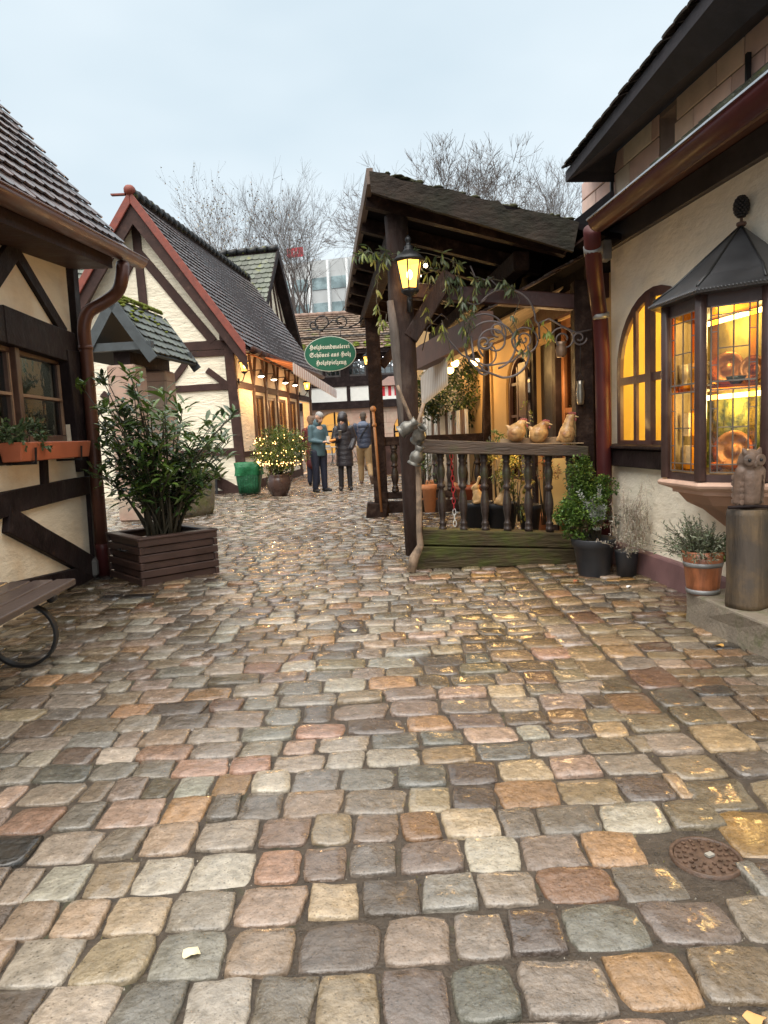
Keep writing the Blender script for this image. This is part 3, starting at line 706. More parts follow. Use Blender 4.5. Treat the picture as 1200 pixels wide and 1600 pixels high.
for i, (tx, ty) in enumerate(tips * 2):
    dy_ = random.uniform(-.45, .45); jx, jy = (random.uniform(-9, 9), random.uniform(-9, 9)) if i >= len(tips) else (0, 0)
    tp = yp(tx + jx, ty + jy, Yc + dy_); b0 = sc0 + V((random.uniform(-.12, .12), random.uniform(-.12, .12), 0))
    midp = b0.lerp(tp, .5) + V((0, 0, .12)) - (tp - b0) * V((1, 0, 0)).dot(V((1, 0, 0))) * .0 + V((random.uniform(-.06, .06), 0, 0))
    midp.x = b0.x + (tp.x - b0.x) * .35
    pts = [(b0 * (1 - t) ** 2 + midp * 2 * t * (1 - t) + tp * t * t) for t in [k / 7 for k in range(8)]]
    st.tube(pts, [.013 - .0013 * k for k in range(8)], 6)
    new = random.random() < .5
    for k in range(4, 8):
        nl = 6 if k < 7 else 9
        for _ in range(nl):
            t = min(1, (k + random.random() - .5) / 7); p = pts[min(k, 7)] + V([random.uniform(-.05, .05) for _ in range(3)])
            an = random.uniform(0, 6.28); d = V((math.cos(an), math.sin(an), random.uniform(-.35, .75) if k < 7 else random.uniform(.3, 1.2)))
            co = random.choice(NEW if new and k >= 6 else LCOL); s = random.uniform(.75, 1.2)
            lv.leaf(p, d, (random.gauss(0, .35), random.gauss(0, .35), 1), random.uniform(.10, .17), random.uniform(.026, .044), tuple(x * s for x in co), .15)
st.build('stem', stm, cl); 
laurel_m = mat('laurel_leaf', (1, 1, 1), .25, attr=True, var=.2, vs=15, bump=.05, spec=.6, trans=.12)
lv.build('foliage', laurel_m, cl)

# ------------------------------------------------------------------ roofed draw-well
wd = vdir(716); YA = 10.9
Aw = yp(175, 462, YA); Dw = yp(243, 552, YA)
tt = 1
Bw = Wall(Aw, wd).at(251, 492)
lr = (Bw - Aw).length
wt = thing('roofed_well', 'old sandstone draw-well under a small mossy tiled gable roof', 'well', (Aw.x, (Aw.y + Bw.y) / 2, 0))
sl = (Dw - Aw); sl = sl - wd * sl.dot(wd) * 0
nrm = V((wd.y, -wd.x, 0)); hw_ = (Dw - Aw).dot(nrm); hh = Aw.z - Dw.z
O = Aw + nrm * hw_ - V((0, 0, hh)); lvv = math.hypot(hw_, hh)
a = MB(); tile_roof(a, O, wd, (Aw - O), lr, lvv - .02, .19, .15, base=(.8, .85, .85)); 
O2 = Aw - nrm * hw_ - V((0, 0, hh)); tile_roof(a, O2, wd, (Aw - O2), lr, lvv - .02, .19, .15, base=(.8, .85, .85))
a.build('roof', tile_moss, wt)
a = MB(); slab(a, O - V((0, 0, .02)), wd, (Aw - O), lr, lvv, .05); slab(a, O2 - V((0, 0, .02)), wd, (Aw - O2), lr, lvv, .05)
slate_w = mat('grey_board', (.055, .065, .07), .6, var=.3, bump=.4); a.build('roof_boards', slate_w, wt)
a = MB()
for k in range(70):
    t = random.random(); sd_ = random.random() ** 2 * .5; p = (Aw + wd * (t * lr if random.random() < .6 else random.uniform(0, .35))) + (O - Aw) * sd_ * (1 if random.random() < .75 else .1) + V((0, 0, .05))
    a.ball(p, (random.uniform(.02, .06), random.uniform(.02, .07), .02), 6, 4)
for k in range(14): a.ball(Aw + wd * lr * (k + .5) / 14 + V((0, 0, .035)), (.06, .10, .035), 7, 4)
a.build('moss', moss, wt, kind='stuff')
# gable boards, tie beam and brackets
a = MB()
for O_ in (O, O2):
    for q in (0, lr):
        s_ = -.03 if q == 0 else .03
        a = MB(); a.bar(Aw + wd * (q + s_) - V((0, 0, .10)), O_ + wd * (q + s_) - V((0, 0, .10)), .04, .15); a.build('barge_board', slate_w, wt)
a = MB(); zt_ = Aw.z - hh * .86
a.bar(Aw + wd * .04 - nrm * hw_ * .95 + V((0, 0, zt_ - Aw.z)), Aw + wd * .04 + nrm * hw_ * .95 + V((0, 0, zt_ - Aw.z)), .12, .12); a.build('tie_beam', slate_w, wt); a = MB(); a.bar(Aw + wd * (lr - .15) - nrm * hw_ * .95 + V((0, 0, zt_ - Aw.z)), Aw + wd * (lr - .15) + nrm * hw_ * .95 + V((0, 0, zt_ - Aw.z)), .12, .12)
a.build('tie_beam', slate_w, wt)
a = MB(); a.bar(Aw + wd * .15 + V((0, 0, zt_ - Aw.z - .16)), Aw + wd * (lr - .1) + V((0, 0, zt_ - Aw.z - .16)), .26, .2); a.build('head_beam', timber, wt)
pz = zt_ - .26
for i, q in enumerate((.28, lr - .32)):
    p = Aw + wd * q; a = MB(); a.box((p.x, p.y, pz / 2), (.46, .42, pz), math.atan2(wd.y, wd.x) - math.pi / 2)
    a.build('pillar', sandstone, wt, bevel=.03, label='sandstone pillar lit greenish yellow' if i else None)
    a = MB()
    for z in (.7, 1.25, 1.8, 2.25):
        if z < pz: a.box((p.x, p.y, z), (.464, .424, .012), math.atan2(wd.y, wd.x) - math.pi / 2)
    a.build('joint', mat('joint', (.22, .15, .12), .9), wt)
cb = Aw + wd * (lr / 2) + nrm * .35
a = MB(); a.lathe([(.62, -.02), (.66, .1), (.70, .5), (.69, .72), (.60, .76), (.5, .74), (.48, .3)], (cb.x, cb.y, 0), 26, wob=.06)
a.build('basin', mat('mossy_stone', (.20, .17, .13), .8, var=.4, vs=3, bump=1, bs=10, bd=.03, col2=(.13, .14, .05), c2s=3, c2t=(.45, .6)), wt)
# ------------------------------------------------------------------ big gabled house
cg = gp(378, 770); YG = cg.y
WG = Wall((cg.x, YG), (1, 0), -1)
sd_d = vdir(716)
WS = Wall((cg.x, YG), sd_d, -1)      # street side
HG = thing('gabled_house', 'half-timbered house with red verge boards, its steep gable facing the yard', 'house', (cg.x, YG, 0))
ov = .38
A3 = WG.at(203, 302, ov); E3 = WG.at(384, 541, ov)
slp = (A3 - E3); hwg = -slp.x; hg = slp.z
apx = A3.x - cg.x; eL = A3.x - hwg
zc = A3.z - (cg.x - A3.x) / hwg * hg - .1
wall_pts = [(-2 * hwg + .8, -.05), (0, -.05), (0, zc), (apx, A3.z - .12), (-2 * hwg + .8, zc)]
wall_pts[0] = (2 * apx, -.05); wall_pts[4] = (2 * apx, zc)
wallslab(WG, [wall_pts], .25).build('gable_wall', plaster, HG)
LS = 8.2
# street-side wall with four shop windows and a door
wx = [WS.sz(x, 650)[0] for x in (400, 415, 418, 432, 436, 449, 453, 464)]
zh = WS.sz(400, 617)[1]; zs = .95
dx = [WS.sz(x, 650)[0] for x in (468, 484)]
holes = [rect(wx[2 * i], zs, wx[2 * i + 1], zh) for i in range(4)] + [rect(dx[0], .02, dx[1], zh + .05)]
wallslab(WS, [rect(.26, -.05, LS, zc + .1)] + holes, .22).build('street_wall', plaster, HG)
beams(HG, WG, [
    BL(210, 335, 226, 490, .18), BL(214, 392, 334, 534, .19), BL(212, 395, 180, 462, .19), BL(196, 345, 118, 500, .22), BL(216, 340, 362, 532, .20),
    BL(240, 545, 366, 538, .2), BL(258, 557, 366, 550, .13), BL(200, 612, 372, 603, .15), BL(324, 578, 360, 606, .14), BL(268, 598, 290, 568, .14),
    BL(240, 712, 378, 705, .17), BL(332, 748, 378, 772, .24), BL(240, 772, 378, 772, .16), BL(160, 615, 262, 700, .16)], timber_b, proud=.04, off=0)
beams(HG, WG, [BL(357, 540, 381, 772, .21)], timber_b, proud=.06)
a = MB(); a.box(WG.p(V(WG.sz(352, 529)).x, WG.sz(352, 529)[1], .1), (.18, .2, .14)); a.build('beam_end', timber_b, HG)
bw = mat('warm_timber', (.10, .055, .035), .5, var=.3, bump=.3)
zl = WS.sz(400, 607)[1]
beams(HG, WS, [((0.1, zl), (LS, zl), .16), ((.1, zs - .08), (LS * .86, zs - .08), .13), ((.1, .12), (dx[0] - .05, .12), .2), ((.1, zc), (LS, zc), .16)], timber_b, raw=True, proud=.03)
for x in (wx[0] - .12, (wx[1] + wx[2]) / 2, (wx[3] + wx[4]) / 2, (wx[5] + wx[6]) / 2, wx[7] + .12, dx[1] + .15, LS - .1):
    beam(WS, (x, .2), (x, zl), .13, raw=True, proud=.045).build('timber_post', bw, HG)
    for q in (-.38, .38): beam(WS, (x, zl + .05), (x + q, zc - .1), .09, raw=True, proud=.04).build('brace', bw, HG)
wg_ = glass('shop_glass', (.9, .85, .75), .03)
warm_in = mat('shop_interior', (.30, .14, .07), .8, var=.9, vs=5, bump=0, col2=(.5, .32, .1), c2s=7, c2t=(.5, .6))
for i in range(4): window(HG, WS, wx[2 * i], zs, wx[2 * i + 1], zh, 2, 1, bw, wg_, off=-.05, fw_=.07, bw=.05)
a = MB(); A = rect(.3, .0, LS - .2, zc - .1); a.hexa([WS.p(*q, -1.5) for q in A], [WS.p(*q, -1.4) for q in A]); a.build('shop_back', warm_in, HG)
a = MB(); a.hexa([WS.p(*q, -1.4) for q in rect(.3, 0, LS - .2, .02)], [WS.p(*q, -.23) for q in rect(.3, 0, LS - .2, .02)]); a.hexa([WS.p(*q, -1.4) for q in rect(.3, zh + .25, LS - .2, zh + .3)], [WS.p(*q, -.23) for q in rect(.3, zh + .25, LS - .2, zh + .3)]); a.build('shop_floor', warm_in, HG)
bulb = emat('warm_bulb', (1, .62, .22), 14)
bulbs('display_light', [WS.p(random.uniform(wx[0], wx[7]), random.uniform(zs + .1, zh - .1), -random.uniform(.3, .9)) for i in range(26)], .03, bulb, HG)
for s_ in (wx[1], wx[4], wx[7], (dx[0] + dx[1]) / 2): lamp(WS.p(s_, zh - .2, -.7), 16, (1, .55, .2))
a = MB(); bar_in(WS, a, dx[0] + .2, .05, dx[0] + .2, zh, .34, f=-.08, t=.12); a.build('door', mat('door_dark', (.05, .03, .03), .4), HG)
# display things in the windows: dark uprights like hung toys
a = MB()
for i in range(60):
    s_ = random.uniform(wx[0], wx[7]); z = random.uniform(zs, zh - .5); a.box(WS.p(s_, z + .2, -random.uniform(.2, .5)), (random.uniform(.04, .12), .04, random.uniform(.1, .5)), col=random.choice([(.5, .05, .04), (.6, .4, .1), (.1, .1, .1), (.3, .15, .05), (.6, .5, .4)]))
a.build('display_goods', mat('goods', (1, 1, 1), .6, attr=True), HG, kind='stuff')
# roof
LR = 8.6
a = MB(); tile_roof(a, E3, sd_d, slp, LR, slp.length - .05, .2, .165, base=(.84, .80, .80), sag=.05)
EL = V((A3.x - hwg, A3.y, E3.z)); tile_roof(a, EL, sd_d, A3 - EL, LR, slp.length - .05, .3, .165, base=(.9, .85, .85))
a.build('roof', tile_m, HG)
a = MB(); slab(a, E3 - V((0, 0, .03)), sd_d, slp, LR, slp.length, .10); slab(a, EL - V((0, 0, .03)), sd_d, A3 - EL, LR, slp.length, .10); a.build('roof_boards', timber, HG)
a = MB()
for i in range(28): a.tube([A3 + sd_d * (i * LR / 28) + V((0, 0, .03)), A3 + sd_d * ((i + 1.05) * LR / 28) + V((0, 0, .01))], [.13, .10], 8)
a.build('ridge_tiles', tile_moss, HG)
a = MB(); a.ball(A3 + V((0, -.02, .06)), (.13, .12, .11), 8, 5); a.box(A3 + V((-.25, 0, -.02)), (.3, .1, .03)); a.build('finial', red_board, HG)
# red verge boards with dark barge boards below
for e in (E3, EL):
    a = MB(); a.hexa(
        [A3 + V((0, -.05, .06)), A3 + V((0, -.05, -.22)), e + V((0, -.05, -.22)), e + V((0, -.05, .06))][::1], [A3 + V((0, .0, .06)), A3 + V((0, .0, -.22)), e + V((0, .0, -.22)), e + V((0, .0, .06))]); a.build('verge_board', red_board, HG, bevel=.01)
for e in (E3, EL): a = MB(); a.hexa([A3 + V((0, .02, -.2)), A3 + V((0, .02, -.62)), e + V((0, .02, -.52)), e + V((0, .02, -.2))], [A3 + V((0, .10, -.2)), A3 + V((0, .10, -.62)), e + V((0, .10, -.52)), e + V((0, .10, -.2))]); a.build('barge_board', timber_b, HG)
WSe = Wall((E3.x, E3.y), sd_d, -1)
gutter(WSe, LR, E3.z - .02, .05, LR - .05, .08, copper, HG)
a = MB()
for i in range(9): a.tube([WSe.p(.3 + i * .55, E3.z - .05 - .02 * i, .06), WSe.p(.3 + i * .55 + .4, E3.z - .05 - .02 * i, .06)], .085, 10)
a.build('awning_roller', timber_b, HG)
# awning
awm = mat('awning_cloth', (.52, .30, .17), .8, var=.1, trans=.5); t_ = awm.node_tree
P1 = WS.at(457, 566, 1.25); P2 = WS.at(525, 609, 1.25); Q1 = WS.at(386, 552, .06); Q2 = WS.p((P2 - WS.o).dot(WS.d), Q1.z - .1, .06)
a = MB(); nseg = 20
for i in range(nseg):
    t0, t1 = i / nseg, (i + 1) / nseg
    A = [Q1.lerp(Q2, t0), Q1.lerp(Q2, t1), P1.lerp(P2, t1), P1.lerp(P2, t0)]
    c_ = (1.1, .9, .8) if i % 2 else (.75, .5, .4)
    a.hexa([p - V((0, 0, .012)) for p in A], A, c_)
awm = mat('awning_stripe', (.66, .40, .24), .8, attr=True, var=.1, trans=.4)
a.build('awning', awm, HG)
a = MB(); ns = 46
for i in range(ns):
    t0, t1 = i / ns, (i + 1) / ns; p, q = P1.lerp(P2, t0), P1.lerp(P2, t1); c_ = (.66, .50, .46) if i % 2 else (.82, .80, .76)
    m_ = (p + q) / 2; out_ = WS.n * .01
    a.add([p, q, q - V((0, 0, .22)), m_ - V((0, 0, .27)), p - V((0, 0, .22)), p + out_, q + out_, q + out_ - V((0, 0, .22)), m_ + out_ - V((0, 0, .27)), p + out_ - V((0, 0, .22))],
          [(0, 1, 2, 3, 4), (9, 8, 7, 6, 5), (2, 7, 8, 3), (3, 8, 9, 4)], c_)
a.build('awning_valance', mat('valance', (1, 1, 1), .8, attr=True, var=.08, trans=.3), HG)
# small spot lamps under the awning
sh = mat('lamp_shade_dark', (.05, .045, .04), .5)
for (x, y) in ((408, 588), (428, 593), (446, 598), (461, 602)):
    p = WS.at(x, y, .35); o = MB(); o.lathe([(.02, .16), (.03, .1), (.10, .0), (.095, .0)], p, 12); s_ = o.build('spot_shade', sh, HG)
    o = MB(); o.ball(p + V((0, 0, .005)), (.075, .075, .035), 10, 6); o.build('bulb', emat('white_bulb', (1, .82, .55), 12), s_)
    o = MB(); o.bar(p + V((0, 0, .15)), p - WS.n * .35 + V((0, 0, .15)), .02); o.build('arm', sh, s_)
lamp(WS.p(1.2, 2.3, .5), 14, (1, .6, .28)); lamp(WS.p(4.5, 2.2, .5), 14, (1, .6, .28)); lamp(WS.p(.5, 2.35, .3), 5, (1, .5, .15))
# low cross wing to the left whose tiles show beside the red verge
cw = yp(118, 474, YG + .5); a = MB(); tile_roof(a, cw + V((-3.2, 0, -.6)), (1, 0, 0), (0, .75, 1), 4.2, 2.6, .2, .17, base=(.9, .95, .9)); a.build('wing_roof', tile_moss, HG)
# ------------------------------------------------------------------ second gabled house behind
Y2 = 27.0; A2 = yp(430, 390, Y2); gd = V((.2, 1, 0)).normalized(); W2 = Wall(A2, gd, -1)
far2 = W2.at(470, 548); w2 = (far2 - A2).dot(gd); k2 = (A2.z - far2.z)
H2 = thing('second_gabled_house', 'taller tiled house behind the red-trimmed one, narrow cream gable seen edge-on', 'house', (A2.x, A2.y, 0))
za = A2.z
wallslab(W2, [[(-w2 + .15, 0), (w2 - .15, 0), (w2 - .15, za - k2), (0, za - .1), (-w2 + .15, za - k2)]], .25, off=-.3).build('gable_wall', plaster, H2)
beams(H2, W2, [((0, 2), (0, za - .2), .16), ((-w2, za - k2 * .75), (w2, za - k2 * .75), .2), ((-.3, za - .6), (-1.6, za - k2), .12), ((.3, za - .6), (1.6, za - k2), .12), ((-.15, za - .9), (-.7, za - k2 * .8), .1), ((.2, za - .9), (.8, za - k2 * .8), .1)], timber_b, raw=True, off=-.3)
rd = W2.n * -1
a = MB()
for sg_ in (-1, 1):
    e = W2.p(sg_ * w2, za - k2, .1); tile_roof(a, e, rd if sg_ < 0 else rd, V(W2.p(0, za, .1)) - e, 6.5, (V(W2.p(0, za, .1)) - e).length, .26, .25, base=(.85, .9, .82), tail=True)
a.build('roof', tile_moss, H2)
a = MB()
for sg_ in (-1, 1):
    e = W2.p(sg_ * w2, za - k2, .1); slab(a, e - V((0, 0, .03)), rd, V(W2.p(0, za, .1)) - e, 6.5, (V(W2.p(0, za, .1)) - e).length, .12)
a.build('roof_boards', timber, H2)
a = MB()
for sg_ in (-1, 1):
    a = MB(); T = W2.p(0, za + .06, .12); e = W2.p(sg_ * w2 * 1.02, za - k2 * 1.02, .12); a.hexa([T, T - V((0, 0, .34)), e - V((0, 0, .34)), e], [T - W2.n * .05, T - W2.n * .05 - V((0, 0, .34)), e - W2.n * .05 - V((0, 0, .34)), e - W2.n * .05]); a.build('verge_board', timber, H2)
a = MB()
for i in range(16): a.tube([W2.p(0, za + .04, .1 - i * .4), W2.p(0, za + .02, .1 - (i + 1.05) * .4)], [.15, .12], 8)
a.build('ridge_tiles', tile_moss, H2)
# ------------------------------------------------------------------ long building closing the yard
WF = Wall(tuple(yp(460, 700, 32.6))[:2], V((1, -.10, 0)), -1)
HF = thing('long_house', 'long low house across the end of the yard, sandstone below and dark timber above', 'house', (WF.o.x, WF.o.y, 0))
sF = lambda x, y: WF.sz(x, y)
zW = sF(600, 632)[1]; zP = sF(600, 598)[1]; zE = sF(600, 547)[1]
def arch(cx, z0, z1, hw, n=10):
    zs_ = z1 - hw; return [(cx - hw, z0), (cx + hw, z0)] + [(cx + hw * math.cos(math.pi * k / n), zs_ + hw * math.sin(math.pi * k / n)) for k in range(n + 1)]
ar = [arch(sF(x, 660)[0], sF(x, 720)[1] + .35, sF(x, 632)[1] - .35, .75) for x in (522, 640, 735)]
wallslab(WF, [rect(-4, -.05, 16, zW)] + ar, .4).build('stone_wall', sandstone, HF)
for l in ar:
    cx = (l[0][0] + l[1][0]) / 2; a = MB(); a.hexa([WF.p(*q, -.5) for q in rect(cx - .8, l[0][1], cx + .8, l[0][1] + 2.4)], [WF.p(*q, -.45) for q in rect(cx - .8, l[0][1], cx + .8, l[0][1] + 2.4)])
    a.build('lit_window', emat('lit_amber', (1, .50, .12), .42), HF)
    a = MB(); bar_in(WF, a, cx, l[0][1], cx, l[0][1] + 2, .07, off=-.2); bar_in(WF, a, cx - .75, l[0][1] + 1.0, cx + .75, l[0][1] + 1.0, .08, off=-.2); bar_in(WF, a, cx - .72, l[0][1], cx - .72, l[0][1] + 1.3, .08, off=-.2); bar_in(WF, a, cx + .72, l[0][1], cx + .72, l[0][1] + 1.3, .08, off=-.2); a.build('window_bars', timber, HF)
a = MB()
for i in range(5): 
    for j in range(18): a.hexa([WF.p(-3.9 + j * 1.1 + (i % 2) * .5, .2 + i * .5, .002), WF.p(-3.9 + j * 1.1 + (i % 2) * .5 + .015, .2 + i * .5, .002), WF.p(-3.9 + j * 1.1 + (i % 2) * .5 + .015, .2 + i * .5, -.01), WF.p(-3.9 + j * 1.1 + (i % 2) * .5, .2 + i * .5, -.01)], [WF.p(-3.9 + j * 1.1 + (i % 2) * .5, .7 + i * .5, .002), WF.p(-3.9 + j * 1.1 + (i % 2) * .5 + .015, .7 + i * .5, .002), WF.p(-3.9 + j * 1.1 + (i % 2) * .5 + .015, .7 + i * .5, -.01), WF.p(-3.9 + j * 1.1 + (i % 2) * .5, .7 + i * .5, -.01)])
    a.hexa([WF.p(*q, -.01) for q in rect(-4, .2 + i * .5, 16, .215 + i * .5)], [WF.p(*q, .0022) for q in rect(-4, .2 + i * .5, 16, .215 + i * .5)])
a.build('joint', mat('joint', (.22, .15, .12), .9), HF)
fw_in = [(sF(x0, 570)[0], sF(x1, 570)[0]) for x0, x1 in ((478, 505), (508, 532), (540, 572), (592, 620), (624, 650), (665, 690), (700, 725), (740, 765), (780, 805))]
zw0, zw1 = zP + .35, zE - .35
wallslab(WF, [rect(-4, zW, 16, zE)] + [rect(a_, zw0, b_, zw1) for a_, b_ in fw_in], .25, off=.12).build('upper_wall', timber, HF)
a = MB(); a.hexa([WF.p(*q, .1) for q in rect(-4, zW + .22, 16, zP - .05)], [WF.p(*q, .135) for q in rect(-4, zW + .22, 16, zP - .05)]); a.build('white_panel', white_w, HF)
for x in (545, 480, 630, 690, 750): s_ = sF(x, 610)[0]; beam(WF, (s_, zW), (s_, zE), .16, raw=True, off=.13).build('timber_beam', timber, HF)
beams(HF, WF, [((-4, zW + .05), (16, zW + .05), .34), ((-4, zP), (16, zP), .2), ((-4, zE - .1), (16, zE - .1), .25)], timber, raw=True, off=.14)
fr_d = mat('frame_dark', (.07, .06, .06), .5)
for a_, b_ in fw_in: window(HF, WF, a_, zw0, b_, zw1, 3, 2, fr_d, glass('grey_glass', (.8, .85, .85), .25), off=.06, fw_=.08, bw=.04)
a = MB(); a.hexa([WF.p(*q, -.7) for q in rect(-4, zP, 16, zE)], [WF.p(*q, -.5) for q in rect(-4, zP, 16, zE)]); a.build('room_back', mat('curtain_grey', (.32, .36, .36), .9, var=.3, vs=3), HF)
# fairy lights under its eave
fp_ = [random.uniform(2.5, 11) for i in range(98)]
bulbs('fairy_light', [WF.p(s_, zE - .1 - abs(math.sin(s_ * 2.2)) * .35 - random.random() * .35, .3) for s_ in fp_], .016, emat('cool_bulb', (.9, .95, 1), 3), HF)
eF = WF.p(-4, zE, .75); rF_t = WF.at(600, 487, -3.2); zR = rF_t.z
sv_ = V(WF.p(-4, zR, -3.2)) - eF
a = MB(); slL = sv_.length
e1 = eF + sv_ * .0
tile_roof(a, e1, WF.d, sv_, 20, slL, .3, .28, base=(1.1, .95, .82), thick=.03, lift=.06)
a.build('roof', mat('roof_tile_brown', (.17, .135, .11), .42, attr=True, var=.3, vs=3, bump=.3, col2=(.14, .16, .03), c2s=.7, c2t=(.6, .66)), HF)
a = MB(); slab(a, e1 - V((0, 0, .05)), WF.d, sv_, 20, slL, .1); a.build('roof_boards', timber, HF)
a = MB()
for k in range(420):
    t = random.uniform(0, 20); u = random.random() ** 1.3 * .16; a.ball(e1 + WF.d * t + sv_ * u + V((0, 0, .08)), (random.uniform(.05, .16), random.uniform(.05, .12), .035), 6, 4)
a.build('moss', moss, HF, kind='stuff')
a = MB(); a.hexa([WF.p(*q, .6) for q in rect(-4, zE - .16, 16, zE - .02)], [WF.p(*q, .72) for q in rect(-4, zE - .16, 16, zE - .02)]); a.build('gutter', timber, HF)
zg = e1 + sv_ * .30 + V((0, 0, .12)); a = MB(); a.tube([zg, zg + WF.d * 20], .03, 6)
for k in range(16): a.tube([zg + WF.d * (k * 1.25) , zg + WF.d * (k * 1.25) - V((0, 0, .15))], .02, 5)
a.build('snow_guard', iron, HF)
a = MB(); rp = WF.p(-4, zR + .05, -3.2)
for i in range(50): a.tube([rp + WF.d * i * .4, rp + WF.d * (i + 1.05) * .4], [.13, .10], 7)
a.build('ridge_tiles', mat('ridge_red', (.25, .16, .12), .6), HF)
# ------------------------------------------------------------------ office block far behind
YO = 95; WO = Wall(tuple(yp(470, 600, YO))[:2], V((1, -.28, 0)), -1)
HO = thing('office_block', 'grey modern office block with white window ribs and red rooftop letters', 'building', (WO.o.x, WO.o.y, 0))
zO = WO.sz(480, 408)[1]; sL, sR = WO.sz(425, 450)[0], WO.sz(640, 450)[0]
conc = mat('concrete_panel', (.42, .43, .43), .7, var=.1, vs=.5, bump=0); a = MB(); a.hexa([WO.p(*q, -12) for q in rect(sL, 0, sR, zO)], [WO.p(*q, -.3) for q in rect(sL, 0, sR, zO)]); a.build('block', conc, HO)
a = MB(); k = 0; x = sL
while x < sR: a.hexa([WO.p(*q, -.3) for q in rect(x, 0, x + .3, zO - .2)], [WO.p(*q, .25) for q in rect(x, 0, x + .3, zO - .2)]); x += 2.6
a.build('rib', mat('white_metal', (.75, .76, .76), .5, bump=0), HO)
og = mat('office_glass', (.20, .26, .27), .25, var=.6, vs=.5, bump=0, metal=.2); z = zO - 2.2
ow = MB(); nwin = 0
while z > 6:
    x = sL + .3
    while x < sR - 2.6:
        mb = MB(); mb.hexa([WO.p(*q, -.31) for q in rect(x + .1, z - 1.5, x + 2.2, z)], [WO.p(*q, -.2) for q in rect(x + .1, z - 1.5, x + 2.2, z)])
        if nwin < 95: mb.build('window', og, HO); nwin += 1
        x += 2.6
    z -= 3.2
sgt = WO.sz(450, 395)[0]; red_s = mat('sign_red', (.75, .06, .09), .5, bump=0); wh_s = mat('sign_white', (.85, .7, .7), .5, bump=0)
a = MB(); z0 = WO.sz(460, 405)[1] + .2; z1 = z0 + 1.15; s1_, s2_ = WO.sz(450, 396)[0], WO.sz(474, 396)[0]
a.hexa([WO.p(*q, .0) for q in rect(s1_, z0, s2_, z1)], [WO.p(*q, .3) for q in rect(s1_, z0, s2_, z1)]); a.build('sign_board', red_s, HO)
w_ = (s2_ - s1_)
a = MB()
for k_ in range(4):
    x0 = s1_ + w_ * (.05 + .24 * k_); x1 = x0 + w_ * .16
    if k_ == 0: bar_in(WO, a, x0, z0 + .25, x0, z1 - .25, .13, f=.25, t=-.29); bar_in(WO, a, x0, z0 + .3, x1, z0 + .3, .13, f=.25, t=-.29)
    elif k_ in (1, 2):
        bar_in(WO, a, x0, z0 + .25, x0, z1 - .25, .13, f=.25, t=-.29)
        for zq in (z0 + .3, (z0 + z1) / 2, z1 - .3): bar_in(WO, a, x0, zq, x1, zq, .11, f=.25, t=-.29)
        bar_in(WO, a, x1, z0 + .3, x1, z1 - .3, .13, f=.39, t=-.29)
    else: bar_in(WO, a, x0, z0 + .3, x0, z1 - .3, .13, f=.25, t=-.29); bar_in(WO, a, x0, z0 + .3, x1, z0 + .3, .13, f=.25, t=-.29); bar_in(WO, a, x0, z1 - .3, x1, z1 - .3, .13, f=.25, t=-.29)
a.build('sign_letters', wh_s, HO)
